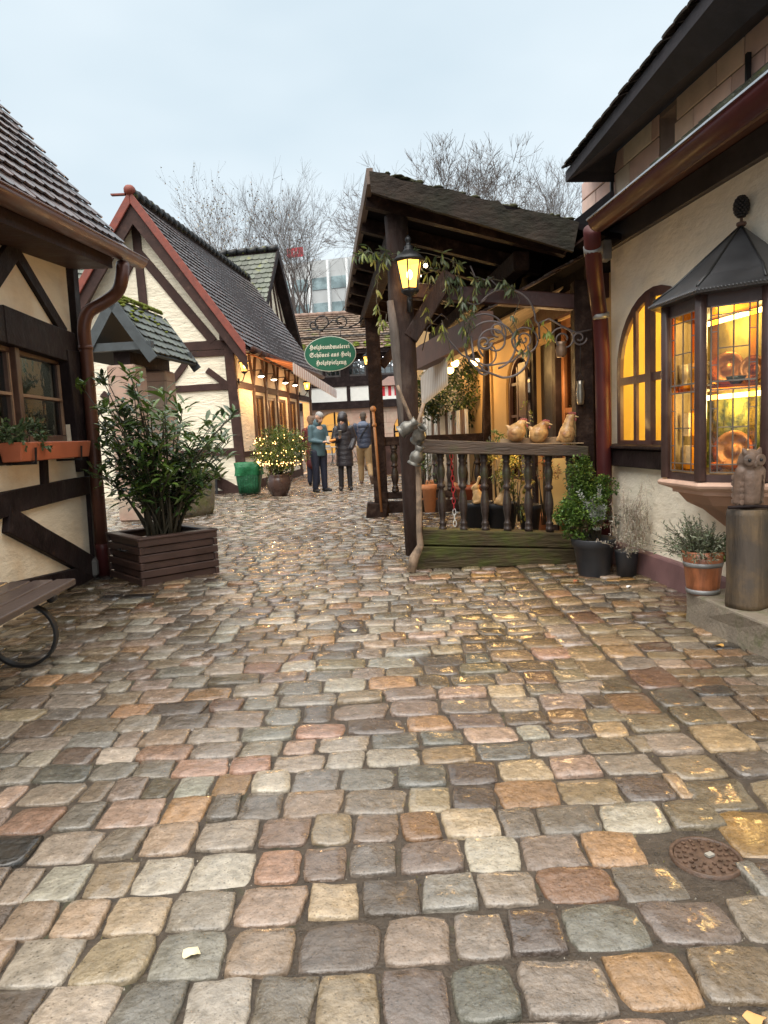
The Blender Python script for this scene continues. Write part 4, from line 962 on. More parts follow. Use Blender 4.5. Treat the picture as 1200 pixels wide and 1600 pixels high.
# ------------------------------------------------------------------ bare trees
bark_l = mat('twig_bark', (.12, .098, .088), .9, var=.3, vs=1, bump=0)
def tree(name, px, py_top, Y, label, cat='tree', spread=.55, leaves=0, seed=1, px_base=None, n0=5, maxd=7, group=None, th=.22, fork=.3, rad=.018):
    rnd = random.Random(seed); top = yp(px, py_top, Y); base = yp(px_base or px, 690, Y); base.z = 0
    Ht = top.z; t_ = thing(name, label, cat, tuple(base), group); mb = MB(); lfm = MB(); cnt = [0]; cl_ = [(.22, .12, .07), (.28, .17, .08), (.14, .09, .07), (.2, .18, .08)]
    def grow(p, d, ln, r, dep):
        cnt[0] += 1; k = 4 if dep < 3 else 3; pts = [p]; q = p; dd = d.copy()
        for i in range(k):
            dd = (dd + V((rnd.gauss(0, .13), rnd.gauss(0, .13), rnd.gauss(.045, .06)))).normalized(); q = q + dd * (ln / k); pts.append(q)
        r1 = r * .62; mb.tube(pts, [r + (r1 - r) * i / k for i in range(k + 1)], 6 if dep < 2 else (4 if dep < 4 else 3), cap=False)
        if leaves and dep >= maxd - 2:
            for _ in range(leaves):
                if rnd.random() < .6:
                    w_ = pts[rnd.randrange(1, len(pts))]; lfm.leaf(w_, (rnd.gauss(0, 1), rnd.gauss(0, 1), rnd.gauss(-.3, 1)), (rnd.gauss(0, 1), rnd.gauss(0, 1), 1), .12, .08, rnd.choice(cl_))
        if dep >= maxd or r1 < .004: return
        nb = 2 if rnd.random() < .62 else 3
        for b in range(nb):
            an = rnd.uniform(0, 6.28); tilt = rnd.uniform(.25, .75) * spread * 1.3 if b else rnd.uniform(.05, .3)
            ax = dd.orthogonal().normalized(); ax = Matrix.Rotation(an, 3, dd) @ ax; nd = (Matrix.Rotation(tilt, 3, ax) @ dd)
            grow(pts[-1], nd, ln * rnd.uniform(.68, .9), max(r1 * (1 if b == 0 else .75), rad * .55), dep + 1)
        if dep > 1:
            for _ in range(2):
                an = rnd.uniform(0, 6.28); ax = Matrix.Rotation(an, 3, dd) @ dd.orthogonal().normalized(); nd = Matrix.Rotation(rnd.uniform(.6, 1.1), 3, ax) @ dd
                grow(pts[rnd.randrange(1, len(pts))], nd, ln * rnd.uniform(.4, .65), max(r1 * .45, rad * .5), max(dep + 2, maxd - 2))
    ft = Ht * fork; mb2 = MB(); mb2.tube([base, base + V((.05, 0, ft * .5)), base + V((0, 0, ft))], [th, th * .85, th * .75], 10); mb2.build('trunk', bark, t_)
    for i in range(n0):
        an = i * 6.28 / n0 + rnd.uniform(-.4, .4); tl = rnd.uniform(.15, .6) * spread * 1.6
        grow(base + V((0, 0, ft * rnd.uniform(.85, 1))), V((math.sin(tl) * math.cos(an), math.sin(tl) * math.sin(an), math.cos(tl))), (Ht - ft) * .31, th * .5, 1)
    # bring the crown to the height measured
    hz = max(v[2] for v in mb.v); s_ = (Ht - ft) / (hz - ft)
    fix = lambda L_: [(base.x + (x - base.x) * s_, base.y + (y - base.y) * s_, ft + (z - ft) * s_) if z > ft * .8 else (x, y, z) for x, y, z in L_]
    mb.v = fix(mb.v); mb.build('branches', bark_l, t_)
    if lfm.v: lfm.v = fix(lfm.v); lfm.build('leaves', mat('winter_leaf', (1, 1, 1), .7, attr=True), t_)
    return t_
tree('bare_tree', 395, 262, 46, 'leafless tree with a few brown leaves, left one behind the tiled ridge', spread=.7, leaves=1, seed=3, th=.2, n0=6, maxd=7, fork=.35, rad=.011)
tree('bare_tree', 345, 300, 47, 'lower leafless tree with brown seed heads just above the moss-edged ridge', spread=.75, leaves=2, seed=13, th=.13, n0=6, maxd=7, fork=.35, rad=.011)
tree('bare_tree', 492, 262, 44, 'tall leafless tree standing before the grey office block', spread=.62, leaves=0, seed=8, th=.26, n0=6, maxd=7, fork=.38, rad=.012)
tree('bare_tree', 735, 196, 40, 'bare tree rising behind the porch roof with a wide open crown', spread=.8, seed=21, th=.36, n0=5, fork=.5, rad=.028)
tree('bare_tree', 860, 245, 46, 'bare tree between the porch roof and the stone tower eaves', spread=.8, seed=34, th=.22, n0=5, fork=.5)
tree('bare_tree', 660, 255, 50, 'small bare tree just above the left part of the porch roof', spread=.8, seed=5, th=.18, n0=4, fork=.55)
# ------------------------------------------------------------------ plaster house on the right with arched window and oriel
WR = Wall((2.02, 5.57), (-.108, 1), 1)
sc_ = WR.sz(956, 640)[0]
HR = thing('plaster_house', 'cream plaster house on the right with a lit arched window and leaded oriel', 'house', tuple(WR.p(0, 0)))
zT = 2.615
sa0 = WR.sz(966, 690)[0]; za0 = WR.sz(966, 697)[1]; zat = WR.sz(1024, 447)[1]
smid = WR.sz(1022, 500)[0]; ahw = (sa0 - smid); spring = zat - ahw * .92
def archr(hw, top, bot): return [(smid - hw, bot), (smid + hw, bot)] + [(smid + hw * math.cos(math.pi * k / 16), spring + (top - spring) * math.sin(math.pi * k / 16)) for k in range(17)]
AO = archr(ahw, zat, za0)
wallslab(WR, [rect(-3.4, -.05, sc_, 2.86), AO], .035).build('wall', plaster_r, HR)
plum = mat('plinth_paint', (.21, .115, .115), .55, var=.2, vs=5, bump=.4, bs=12)
zpl = WR.sz(1020, 862)[1]
a = MB(); a.hexa([WR.p(-3.4, -.05, -.02), WR.p(sc_ - .01, -.05, -.02), WR.p(sc_ - .01, zpl, -.02), WR.p(-3.4, zpl, -.02)], [WR.p(-3.4, -.05, .045), WR.p(sc_ - .01, -.05, .045), WR.p(sc_ - .01, zpl - .02, .03), WR.p(-3.4, zpl - .02, .03)]); a.build('plinth', plum, HR, bevel=.01)
# beams under the eave
zb1, zb2_ = zT + .17, zT + .28
a = MB(); a.hexa([WR.p(*q, -.01) for q in rect(-3.4, zT, sc_ + .04, zb1)], [WR.p(*q, .035) for q in rect(-3.4, zT, sc_ + .04, zb1)]); a.build('wall_plate', mat('grey_timber', (.055, .047, .046), .6, var=.35, bump=.6, bs=14), HR, bevel=.008)
a = MB(); a.hexa([WR.p(*q, -.01) for q in rect(-3.4, zb1 + .003, sc_ + .1, zb2_)], [WR.p(*q, .10) for q in rect(-3.4, zb1 + .003, sc_ + .1, zb2_)]); a.build('eave_beam', mat('eave_timber', (.13, .06, .04), .5, var=.4, vs=4, bump=.4, stretch=(1, .4, 1)), HR, bevel=.01)
og_ = .44
ob_ = og_ + .085; pg = WR.at(917, 345, ob_); zG = WR.sz(1195, 118, ob_)[1]; sgE = (pg - WR.o).dot(WR.d); sgB = WR.sz(1195, 118, ob_)[0]; SG = (pg.z - zG) / (sgE - sgB); print('top', WR.sz(962, 405), WR.sz(1198, 262), 'stonetop', WT_t.sz(911, 278), WT_t.sz(1190, 24)) if 0 else print('gutter', pg.z, zG, sgE, sgB); zG0 = pg.z; zGB = pg.z - SG * (sgE + 3.4); zG = pg.z
gz_ = lambda s_: pg.z - SG * (sgE - s_)
a = MB(); sfp = lambda dz: [WR.p(-3.4, zb2_ + .005 + dz, .04), WR.p(sc_ + .05, zb2_ + .005 + dz, .04), WR.p(sc_ + .05, gz_(sc_) - .02 + dz, og_ - .05), WR.p(-3.4, gz_(-3.4) - .02 + dz, og_ - .05)]
a.hexa(sfp(0), sfp(.015)); a.build('soffit', timber_b, HR)
gutter(WR, sgE, zG, og_, sgE + 3.4, .078, oxblood, HR, zB=zGB)
a = MB(); a.bar(WR.p(sgE, gz_(sgE) + .005, og_ + .085), WR.p(-3.4, gz_(-3.4) + .005, og_ + .085), .011, .011); a.build('gutter_bead', mat('bright_zinc', (.55, .56, .58), .3, metal=.8, bump=0), HR)
ro = WR.p(-3.4, gz_(-3.4) + .035, og_ - .05); rU = (WR.p(sgE, gz_(sgE), 0) - WR.p(-3.4, gz_(-3.4), 0)).normalized(); up_r = (-WR.n * 1.0 + V((0, 0, .82)))
a = MB(); tile_roof(a, ro, rU, up_r, sgE + 3.4, 1.28, .17, .15, base=(.9, .9, .85), lift=.05); a.build('lean_to_roof', tile_moss, HR)
a = MB(); slab(a, ro - V((0, 0, .03)), rU, up_r.normalized(), sgE + 3.38, 1.28, .02); a.build('roof_boards', timber, HR)
a = MB()
for k in range(80):
    s_ = random.uniform(-2, sgE); a.ball(WR.p(s_, gz_(s_) + .05, og_ - .1) + up_r * random.uniform(0, .15), (random.uniform(.015, .035),) * 2 + (.014,), 6, 4)
a.build('moss', moss, HR, kind='stuff')
# oxblood downpipe
P = [WR.at(925, 358, og_), WR.at(926, 385, og_ - .05), WR.at(929, 430, .34), WR.at(934, 470, .2), WR.at(938, 500, .15), WR.at(941, 560, .14)]
pb = WR.at(944, 740, .13); pb2 = V((pb.x, pb.y, .0))
a = MB(); a.tube(P + [pb, pb2], .062, 14); a.build('downpipe', oxblood, HR)
galv = mat('galvanised', (.26, .26, .26), .5, metal=.5, var=.3)
a = MB(); a.tube([WR.at(926, 384, og_ - .05), WR.at(927, 396, og_ - .07)], .069, 14); a.build('pipe_clamp', galv, HR); a = MB(); a.box(WR.at(946, 392, .12), (.07, .12, .16)); a.build('clamp_bracket', galv, HR, bevel=.01)
a = MB(); a.tube([WR.at(938.5, 489, .158), WR.at(939, 497, .152)], .068, 14); a.build('pipe_clamp', galv, HR)
# arched window
fr = mat('arch_frame', (.075, .035, .03), .45, var=.3, vs=8, bump=.3, coat=.2)
of = -.004
wf = MB(); inn = archr(ahw - .06, zat - .07, za0 + .05)
wf.prism([AO, inn], lambda a_, z: WR.p(a_, z, of + .012), lambda a_, z: WR.p(a_, z, of - .018)); WFm = wf.build('window', fr, HR, bevel=.004)
X = lambda px_: WR.sz(px_, 600)[0]
ztr = WR.sz(1000, 592)[1]
a = MB()
archz = lambda s_: spring + (zat - spring) * math.sqrt(max(0, 1 - ((s_ - smid) / ahw) ** 2)) - .04
for px_, w_, f_ in ((994, .045, .016), (1018, .085, .035)): bar_in(WR, a, X(px_), za0, X(px_), archz(X(px_)), w_, f=f_, t=.008, off=of)
for ds in (.24, .5): bar_in(WR, a, smid - ds, za0, smid - ds, archz(smid - ds), .05, f=.016, t=.008, off=of)
a.build('window_post', fr, WFm)
a = MB(); bar_in(WR, a, sa0 - .02, ztr, smid - ahw + .02, ztr, .06, f=.02, t=.009, off=of); a.build('transom', fr, WFm)
a = MB(); inn2 = archr(ahw - .05, zat - .05, za0 + .03); a.prism([inn2], lambda a_, z: WR.p(a_, z, of - .010), lambda a_, z: WR.p(a_, z, of - .014)); a.build('pane', glass('warm_glass', (1, .93, .75), .03), WFm)
a = MB(); q0, q1 = sa0 + .06, smid - ahw - .06
a.hexa([WR.p(*q, -.1) for q in rect(q1, za0 - .15, q0, za0)], [WR.p(*q, .07) for q in rect(q1, za0 - .16, q0, za0 - .02)]); a.hexa([WR.p(*q, -.1) for q in rect(q1, za0 - .0, q0, za0 + .035)], [WR.p(*q, .10) for q in rect(q1, za0 - .018, q0, za0 + .01)]); a.build('sill', timber, HR, bevel=.008)
# the lit room behind it
yel = mat('room_yellow', (.46, .36, .11), .8, var=.12, vs=2, bump=0)
a = MB(); zr0, zr1 = za0 - .05, 2.75
a.hexa([WR.p(*q, -1.1) for q in rect(-.3 - 1.6, zr0, sc_, zr1)], [WR.p(*q, -1.0) for q in rect(-.3 - 1.6, zr0, sc_, zr1)])
a.hexa([WR.p(*q, -1.0) for q in rect(sc_ - .045, zr0, sc_ - .01, zr1)], [WR.p(*q, -.04) for q in rect(sc_ - .045, zr0, sc_ - .01, zr1)])
a.hexa([WR.p(*q, -1.0) for q in rect(-2.9, zr0, sc_ - .045, zr0 + .04)], [WR.p(*q, -.04) for q in rect(-2.9, zr0, sc_ - .045, zr0 + .04)])
a.hexa([WR.p(*q, -1.0) for q in rect(-2.9, zr1 - .05, sc_ - .045, zr1)], [WR.p(*q, -.04) for q in rect(-2.9, zr1 - .05, sc_ - .045, zr1)])
a.build('room', yel, HR)
# shelf with wares in the arched window
a = MB(); a.hexa([WR.p(*q, -.75) for q in rect(smid - ahw, ztr - .02, sc_ - .05, ztr)], [WR.p(*q, -.45) for q in rect(smid - ahw, ztr - .02, sc_ - .05, ztr)]); a.build('shelf', mat('shelf_wood', (.3, .18, .08), .6), HR)
lamp(WR.p(smid + .1, 2.1, -.45), 15, (1, .70, .27), .16); lamp(WR.p(smid + .05, 1.4, -.4), 12, (1, .70, .27), .16)
pew = mat('pewter', (.30, .27, .22), .3, metal=.85, var=.3, bump=.1)
brs = mat('copper_plate', (.55, .27, .10), .32, metal=.7, var=.25, vs=14, bump=.4, bs=30)
def jug(name, c, h, label, cat, m_=pew, prof=None, M=None, g=None):
    r = h / 2.2; t_ = MB(); pr = prof or [(.55, 0), (.75, .12), (.8, .3), (.5, .6), (.38, .8), (.5, 1)]
    t_.lathe([(x * r, z * h) for x, z in pr], c, 16, M=M); o = t_.build(name, m_); o.location = (0, 0, 0); return tag(o, label, cat, g)
jug('jug', WR.p(X(985), za0 + .05, -.6), .2, 'pewter jug standing low in the left part of the arched window', 'jug')
jug('vase', WR.p(X(1030), za0 + .05, -.5), .3, 'slim vase in the arched window just left of the oriel', 'vase')
jug('tankard', WR.p(X(1004), ztr + .0, -.6), .22, 'tankard on the shelf of the arched window', 'tankard')
for i, px_ in enumerate((1002, 1030)):
    t_ = MB(); Mx = WR.n.to_track_quat('Z', 'Y').to_matrix(); t_.lathe([(0.001, 0), (.10, 0), (.15, .015), (.15, .022), (.10, .012), (.001, .012)], WR.p(X(px_), ztr + .42, -.7), 22, M=Mx)
    tag(t_.build('wall_plate_dish', pew), 'round pewter plate high in the ' + ('middle' if i == 0 else 'right') + ' pane of the arched window', 'plate')

# ---- oriel
def R3(px_, off=0.0): return WR.sz(px_, 620, off)
pr = .40
Yc_ = 4.19; sm = (Yc_ - 5.57) / WR.d.y
fwd_ = .185; cha = .235; stp = pr - cha
foot = [(sm + fwd_ + cha, -.02), (sm + fwd_ + cha, stp), (sm + fwd_, pr), (sm - fwd_, pr), (sm - fwd_ - cha, stp), (sm - fwd_ - cha, -.02)]
def ring(sc, z, foot=foot, grow=0.0, cx=None):
    out_ = []
    for s_, o_ in foot:
        ds = s_ - sm; k = (abs(ds) + grow) / max(abs(ds), 1e-6) if ds else 1
        out_.append(WR.p(sm + ds * sc * k, z, -.02 + (o_ + .02) * sc + (grow if o_ > 0 else 0)))
    return out_
def loft(mb, rings, closed=True):
    n = len(rings[0]); vs = [p for r_ in rings for p in r_]; fs = []
    for i in range(len(rings) - 1):
        for j in range(n - 1): a_ = i * n + j; fs.append((a_, a_ + 1, a_ + 1 + n, a_ + n))
        a_ = i * n; fs.append((a_ + n - 1, a_, a_ + n, a_ + 2 * n - 1))
    fs.append(tuple(range(n))[::-1]); fs.append(tuple((len(rings) - 1) * n + j for j in range(n))); mb.add(vs, fs)
OR = thing('oriel_window', 'polygonal oriel with amber-bordered leaded panes under a pointed metal roof', 'oriel', tuple(WR.p(sm, .6)))
zs0 = WR.sz(1090, 757, pr)[1]; zg0 = WR.sz(1090, 738, pr)[1] ; zg1 = WR.sz(1090, 484, pr)[1]; ze1 = WR.sz(1090, 462, pr)[1]
a = MB(); loft(a, [ring(.12, .50), ring(.3, .56), ring(.55, .66), ring(.75, zs0 - .13), ring(.86, zs0 - .07)]); a.build('corbel', mat('corbel_stone', (.40, .235, .16), .75, var=.12, bump=.3, bs=20), OR)
a = MB(); loft(a, [ring(.86, zs0 - .07), ring(.93, zs0 - .065), ring(.93, zs0 - .045), ring(1, zs0 - .03, grow=.01), ring(1, zs0 - .02, grow=.035), ring(1, zs0 - .004, grow=.042), ring(1, zs0 + .012, grow=.03), ring(1, zs0 + .014, grow=-.01)])
a.build('sill_moulding', mat('moulding_stone', (.55, .36, .27), .7, var=.12, bump=.2, bs=20), OR, bevel=.003)
of_m = mat('oriel_wood', (.055, .028, .024), .45, var=.3, bump=.3, coat=.2)
floor_z = zg0 - .01
a = MB(); loft(a, [ring(1, zs0 + .01), ring(1, floor_z)]); a.build('bottom_rail', of_m, OR, bevel=.004)
a = MB(); loft(a, [ring(1, zg1), ring(1, ze1 + .02)]); a.build('top_rail', of_m, OR, bevel=.004)
corners = [WR.p(s_, 0, o_) for s_, o_ in foot]
for i in (1, 2, 3, 4):
    p = corners[i]; w_ = .058; a = MB(); a.tube([V((p.x, p.y, zs0 + .02)), V((p.x, p.y, ze1))], w_ * .62, 6); a.build('corner_post', of_m, OR, bevel=.003)
amb = [glass('amber_glass_%d' % i, c, .02, wavy=.3) for i, c in enumerate(((1, .66, .18), (1, .80, .36), (1, .50, .13)))]
clr = glass('clear_leaded', (1, .96, .88), .02, wavy=.2)
lead = mat('lead_came', (.20, .17, .14), .4, metal=.5)
def leaded(i0, ncol, name):
    A, B = corners[i0], corners[i0 + 1]; d = (B - A); ln = d.length; d = d / ln; e = .052; a0 = A + d * e; W_ = ln - 2 * e; nn = V((-d.y, d.x, 0)); nn = nn if nn.dot(WR.n) > 0 else -nn
    nn = -nn if False else nn
    z0, z1 = zg0, zg1; bz = .045; bx = min(.05, W_ * .16); zm0, zm1 = z0 + (z1 - z0) * .505, z0 + (z1 - z0) * .555
    def pane(x0, y0, x1, y1, m_, nm='pane'):
        mb = MB(); q = [a0 + d * x + V((0, 0, y)) for x, y in ((x0, y0), (x1, y0), (x1, y1), (x0, y1))]
        mb.hexa([p - nn * .004 for p in q], [p - nn * .001 for p in q]); return mb.build(nm, m_, fr_)
    lm = MB()
    def came(x0, y0, x1, y1, w=.006):
        p, q = a0 + d * x0 + V((0, 0, y0)), a0 + d * x1 + V((0, 0, y1)); lm.bar(p, q, w, w)
    fr_ = lm_obj = None
    xs = [0, bx, W_ - bx, W_]; rows_ = [z0, z0 + bz, zm0, zm1, z1 - bz, z1]
    for x in (bx, W_ - bx): came(x, z0, x, z1)
    for z in rows_[1:-1]: came(0, z, W_, z, .009 if z in (zm0, zm1) else .006)
    for x in (0, W_): came(x, z0, x, z1, .008)
    for z in (z0, z1): came(0, z, W_, z, .008)
    for k in range(1, ncol):
        x = bx + (W_ - 2 * bx) * k / ncol; came(x, z0 + bz, x, zm0); came(x, zm1, x, z1 - bz)
    for (za, zb_) in ((z0 + bz, zm0), (zm1, z1 - bz)):
        zz = (za + zb_) / 2; came(bx, zz, W_ - bx, zz)
        for k in (1, 3): zq = za + (zb_ - za) * k / 4; came(0, zq, bx, zq, .005); came(W_ - bx, zq, W_, zq, .005)
    came(W_ / 2, z0, W_ / 2, z0 + bz, .005); came(W_ / 2, z1 - bz, W_ / 2, z1, .005)
    fr_ = lm.build('leading', lead, OR)
    pane(bx, z0 + bz, W_ - bx, zm0, clr); pane(bx, zm1, W_ - bx, z1 - bz, clr)
    for (x0, x1) in ((0, bx), (W_ - bx, W_)):
        for k in range(4):
            za = z0 + (z1 - z0) * k / 4; pane(x0, za, x1, z0 + (z1 - z0) * (k + 1) / 4, amb[(k + i0) % 3 if k % 2 else 0], 'amber_pane')
    for (y0, y1) in ((z0, z0 + bz), (zm0, zm1), (z1 - bz, z1)):
        pane(bx, y0, W_ / 2, y1, amb[1] if y0 != zm0 else amb[2], 'amber_pane'); pane(W_ / 2, y0, W_ - bx, y1, amb[0], 'amber_pane')
leaded(1, 2, 'chamfer_far'); leaded(2, 2, 'front'); leaded(3, 2, 'chamfer_near'); leaded(0, 1, 'side_far'); leaded(4, 1, 'side_near')
# oriel roof
zap = WR.sz(1146, 356, .06)[1]; rr = [ring(1, ze1 - .005, grow=.07), ring(1, ze1 + .012, grow=.074), ring(1, ze1 + .03, grow=.058), ring(.82, ze1 + .11, grow=.03)]
a = MB(); n_ = 6; base_r = rr[-1]; top = WR.p(sm, zap, .05)
vs = [p for r_ in rr for p in r_] + [top]; fs = []
for i in range(3):
    for j in range(n_ - 1): q = i * n_ + j; fs.append((q, q + 1, q + 1 + n_, q + n_))
for j in range(n_ - 1): fs.append((3 * n_ + j, 3 * n_ + j + 1, 4 * n_))
fs.append(tuple(range(n_))[::-1]); a.add(vs, fs); a.build('roof', zinc, OR)
a = MB()
for j in range(1, 5): a.tube([rr[2][j] + V((0, 0, .004)), base_r[j] + V((0, 0, .004)), top], [.008, .008, .006], 6)
a.build('roof_seam', mat('seam', (.05, .05, .05), .4, metal=.5), OR)
a = MB()
for j in range(5):
    A, B = rr[1][j], rr[1][j + 1]; k_ = max(2, int((B - A).length / .018))
    for q in range(k_): a.ball(A.lerp(B, q / k_) - V((0, 0, .004)), .008, 5, 3)
a.build('drip_edge', zinc, OR)
a = MB(); a.lathe([(.02, -.01), (.028, .0), (.026, .012), (.008, .02), (.007, .05)], top, 12); a.build('finial_neck', mat('rust2', (.12, .06, .04), .6), OR)
a = MB(); c_ = top + V((0, 0, .10))
for i in range(9):
    z = -.05 + .1 * i / 8; r_ = .036 * math.sqrt(max(.05, 1 - (z / .056) ** 2))
    for j in range(10):
        t = 6.28 * (j + .5 * (i % 2)) / 10; a.ball((c_.x + r_ * math.cos(t), c_.y + r_ * math.sin(t), c_.z + z), .011, 5, 4)
a.ball(c_, (.03, .03, .052), 10, 8); a.build('pine_cone_finial', mat('dark_bronze', (.035, .03, .028), .4, metal=.5), OR)
# inside of the oriel
cur = mat('green_curtain', (.20, .21, .035), .85, var=.5, vs=9, bump=1, bs=14, bd=.03, col2=(.05, .075, .015), c2s=11, c2t=(.48, .58))
mb = MB(); k_ = 26; sA_, sB_ = sm - .42, sm + .42
vs = []
for i in range(k_ + 1):
    s_ = sA_ + (sB_ - sA_) * i / k_; o_ = .03 + .018 * math.sin(i * 1.9)
    vs += [WR.p(s_, floor_z, o_), WR.p(s_, (zg0 + zg1) / 2 - .04, o_ + .01)]
mb.add(vs, [(2 * i, 2 * i + 2, 2 * i + 3, 2 * i + 1) for i in range(k_)], None, True); mb.build('curtain', cur, OR)
mb = MB(); mb.hexa([WR.p(*q, .01) for q in rect(sA_, (zg0 + zg1) / 2 - .04, sB_, ze1)], [WR.p(*q, .02) for q in rect(sA_, (zg0 + zg1) / 2 - .04, sB_, ze1)]); mb.build('back_panel', mat('olive_panel', (.24, .19, .05), .8, var=.5, vs=6, bump=.5, bs=8, col2=(.34, .26, .07), c2s=4, c2t=(.5, .6)), OR)
zsh = zg0 + (zg1 - zg0) * .53
mb = MB(); loft(mb, [ring(.86, zsh - .012), ring(.86, zsh + .004)]); mb.build('shelf', mat('shelf_wood2', (.22, .12, .06), .4), OR)
mb = MB()
for i in (0, 1):
    A, B = corners[i], corners[i + 1]; iv = (WR.p(sm, 0, .12) - (A + B) / 2); iv.z = 0; iv = iv.normalized() * .035
    mb.hexa([V((p.x, p.y, z)) + iv for p, z in ((A, floor_z), (B, floor_z), (B, zg1), (A, zg1))], [V((p.x, p.y, z)) + iv * 1.15 for p, z in ((A, floor_z), (B, floor_z), (B, zg1), (A, zg1))])
mb.build('blind', mat('pale_blind', (.34, .29, .20), .8, var=.35, vs=5, bump=.4, bs=12), OR)
mb = MB()
for k in range(7):
    p = WR.p(sm + .30 - .05 * (k % 4), floor_z + .08 + (.2 if k > 3 else 0), .26 - .03 * (k % 3)); mb.box(p, (.05, .04, .14), random.random())
mb.build('display_cards', mat('card_pale', (.75, .68, .55), .6, var=.3, vs=20), OR)
tube_l = emat('tube_lamp', (1, .70, .25), 6)
for zz in (zg1 + .0 - .025, zsh - .05):
    mb = MB(); mb.tube([WR.p(sm + .28, zz, .10), WR.p(sm - .28, zz, .10)], .014, 8); mb.build('tube_lamp', tube_l, OR)
    lamp(WR.p(sm, zz - .06, .12), 3.2, (1, .70, .28), .09)
def dish(px_, py_, off, r, z, label, tilt=.25):
    s_ = WR.sz(px_, 620, off)[0]; c = WR.p(s_, z + r, off); dv = (WR.n * 1.0 - WR.d * .75 + V((0, 0, tilt))).normalized(); M_ = dv.to_track_quat('Z', 'Y').to_matrix() @ Matrix.Diagonal((1.0, 1.0, 1))
    t_ = MB(); t_.lathe([(.001, .0), (.55 * r, .0), (.68 * r, .012), (.95 * r, .022), (1.0 * r, .018), (.97 * r, .03), (.68 * r, .02), (.55 * r, .007), (.3 * r, .007), (.28 * r, .013), (.001, .016)], c, 28, M=M_)
    tag(t_.build('copper_dish', brs), label, 'dish')
dish(1137, 560, .13, .098, zsh + .006, 'tall embossed copper dish on the upper shelf of the oriel, nearer its middle')
dish(1178, 560, .08, .078, zsh + .006, 'smaller copper dish on the upper shelf at the right edge of the oriel')
dish(1148, 700, .12, .115, floor_z + .004, 'large round copper dish leaning on the floor of the oriel behind the owl')
jug('candlestick', WR.p(WR.sz(1112, 600, .17)[0], zsh + .005, .17), .16, 'turned pewter candlestick on the upper oriel shelf', 'candlestick', prof=[(.9, 0), (.8, .12), (.35, .2), (.25, .4), (.5, .5), (.25, .6), (.3, .8), (.55, .9), (.2, 1)])
jug('bowl', WR.p(WR.sz(1150, 600, .2)[0], zsh + .005, .2), .045, 'low dark bowl on the upper oriel shelf between candlestick and dishes', 'bowl', mat('dark_glaze', (.03, .05, .045), .2), prof=[(1.2, 0), (2.2, .6), (2.6, 1), (2.3, .9), (1.2, .15)])
jug('bowl', WR.p(WR.sz(1120, 730, .2)[0], floor_z + .003, .2), .05, 'shallow brass bowl on the oriel floor left of the big dish', 'bowl', brs, prof=[(1.0, 0), (1.6, .5), (1.9, 1), (1.6, .9), (1.0, .2)])
for i, px_ in enumerate((1062, 1078)):
    jug('beaker', WR.p(WR.sz(px_, 600, .3)[0], zsh + .005, .27), .15, 'engraved glass beaker in the narrow oriel pane, ' + ('left one' if i == 0 else 'right one'), 'beaker', mat('pale_glazed', (.6, .55, .42), .3), prof=[(.5, 0), (.5, .1), (.25, .2), (.25, .35), (.5, .5), (.55, 1), (.45, .95)])

# ------------------------------------------------------------------ stone tower behind
WT_ = Wall(WR.p(0, 0, -.62)[:2], WR.d, 1)
ST = thing('stone_tower', 'pink sandstone block wall under a wide dark overhanging roof, above the gutter', 'tower', tuple(WT_.p(0, 0)))
s_end = WT_.sz(911, 300)[0]; zt0 = WT_.sz(1190, 24)[1]
ow_ = WT_.sz(1044, 205); holes = [rect(ow_[0] - .13, ow_[1] - .28, ow_[0] + .13, ow_[1] + .16)]
wallslab(WT_, [rect(-5.5, 2.6, s_end, 3.86)] + holes, .4).build('wall_core', mat('mortar_pale', (.30, .22, .18), .9), ST)
blk = mat('sandstone_block', (1, 1, 1), .8, attr=True, var=.12, vs=5, bump=.35, bs=28, bd=.008)
zt_lim = 3.9
a = MB(); z = 2.55; row = 0
while z < zt_lim - .05:
    h = min((.27, .31, .24, .30)[row % 4], 3.86 - z); s_ = s_end - (0 if row % 2 else .0); 
    while s_ > -5.4:
        w = random.uniform(.30, .62); s2_ = s_ - w
        hL, hR = ow_[0] - .13, ow_[0] + .13; hit = s2_ < hR and s_ > hL and z < ow_[1] + .15 and z + h > ow_[1] - .27
        for (sa_, sb_) in ([(s2_, s_)] if not hit else [(s2_, hL), (hR, s_)]):
            if sb_ - sa_ < .03: continue
            c_ = random.choice(((.78, .52, .44), (.80, .57, .48), (.76, .57, .46), (.80, .66, .54), (.70, .48, .41))); k = random.uniform(.9, 1.1); g_ = .006
            q = rect(sa_ + g_, z + g_, sb_ - g_, z + h - g_); a.hexa([WT_.p(*p, .001) for p in q], [WT_.p(*p, .018) for p in q], tuple(x * k for x in c_))
        s_ = s2_
    z += h; row += 1
a.build('stone_blocks', blk, ST, bevel=.006)
for px_, py_ in ((956, 300), (1169, 107)):
    p = WT_.at(px_, py_, .05); a = MB(); a.box(p, (.03, .03, .2)); a.build('iron_hook', iron, ST)
oe = .52
pe = WT_.at(884, 285, oe); se_ = (pe - WT_.o).dot(WT_.d); q_ = WT_.sz(1109, 8, oe); SE_ = (pe.z - q_[1]) / (se_ - q_[0]); zEe = pe.z; zEB = pe.z - SE_ * (se_ + 5.5); zs1 = WT_.sz(911, 278)[1]; q2_ = WT_.sz(1190, 24); ST_ = (zs1 - q2_[1]) / (s_end - q2_[0]); zt_a = zs1; zt_b = zs1 - ST_ * (s_end + 5.5); print(pe.z, zEB, zt_a, zt_b, pg.z, gz_(-3.4))
a = MB(); A = [WT_.p(-5.5, zEB, oe), WT_.p(se_, zEe, oe), WT_.p(se_, zt_a + .02, -.1), WT_.p(-5.5, zt_b + .02, -.1)]
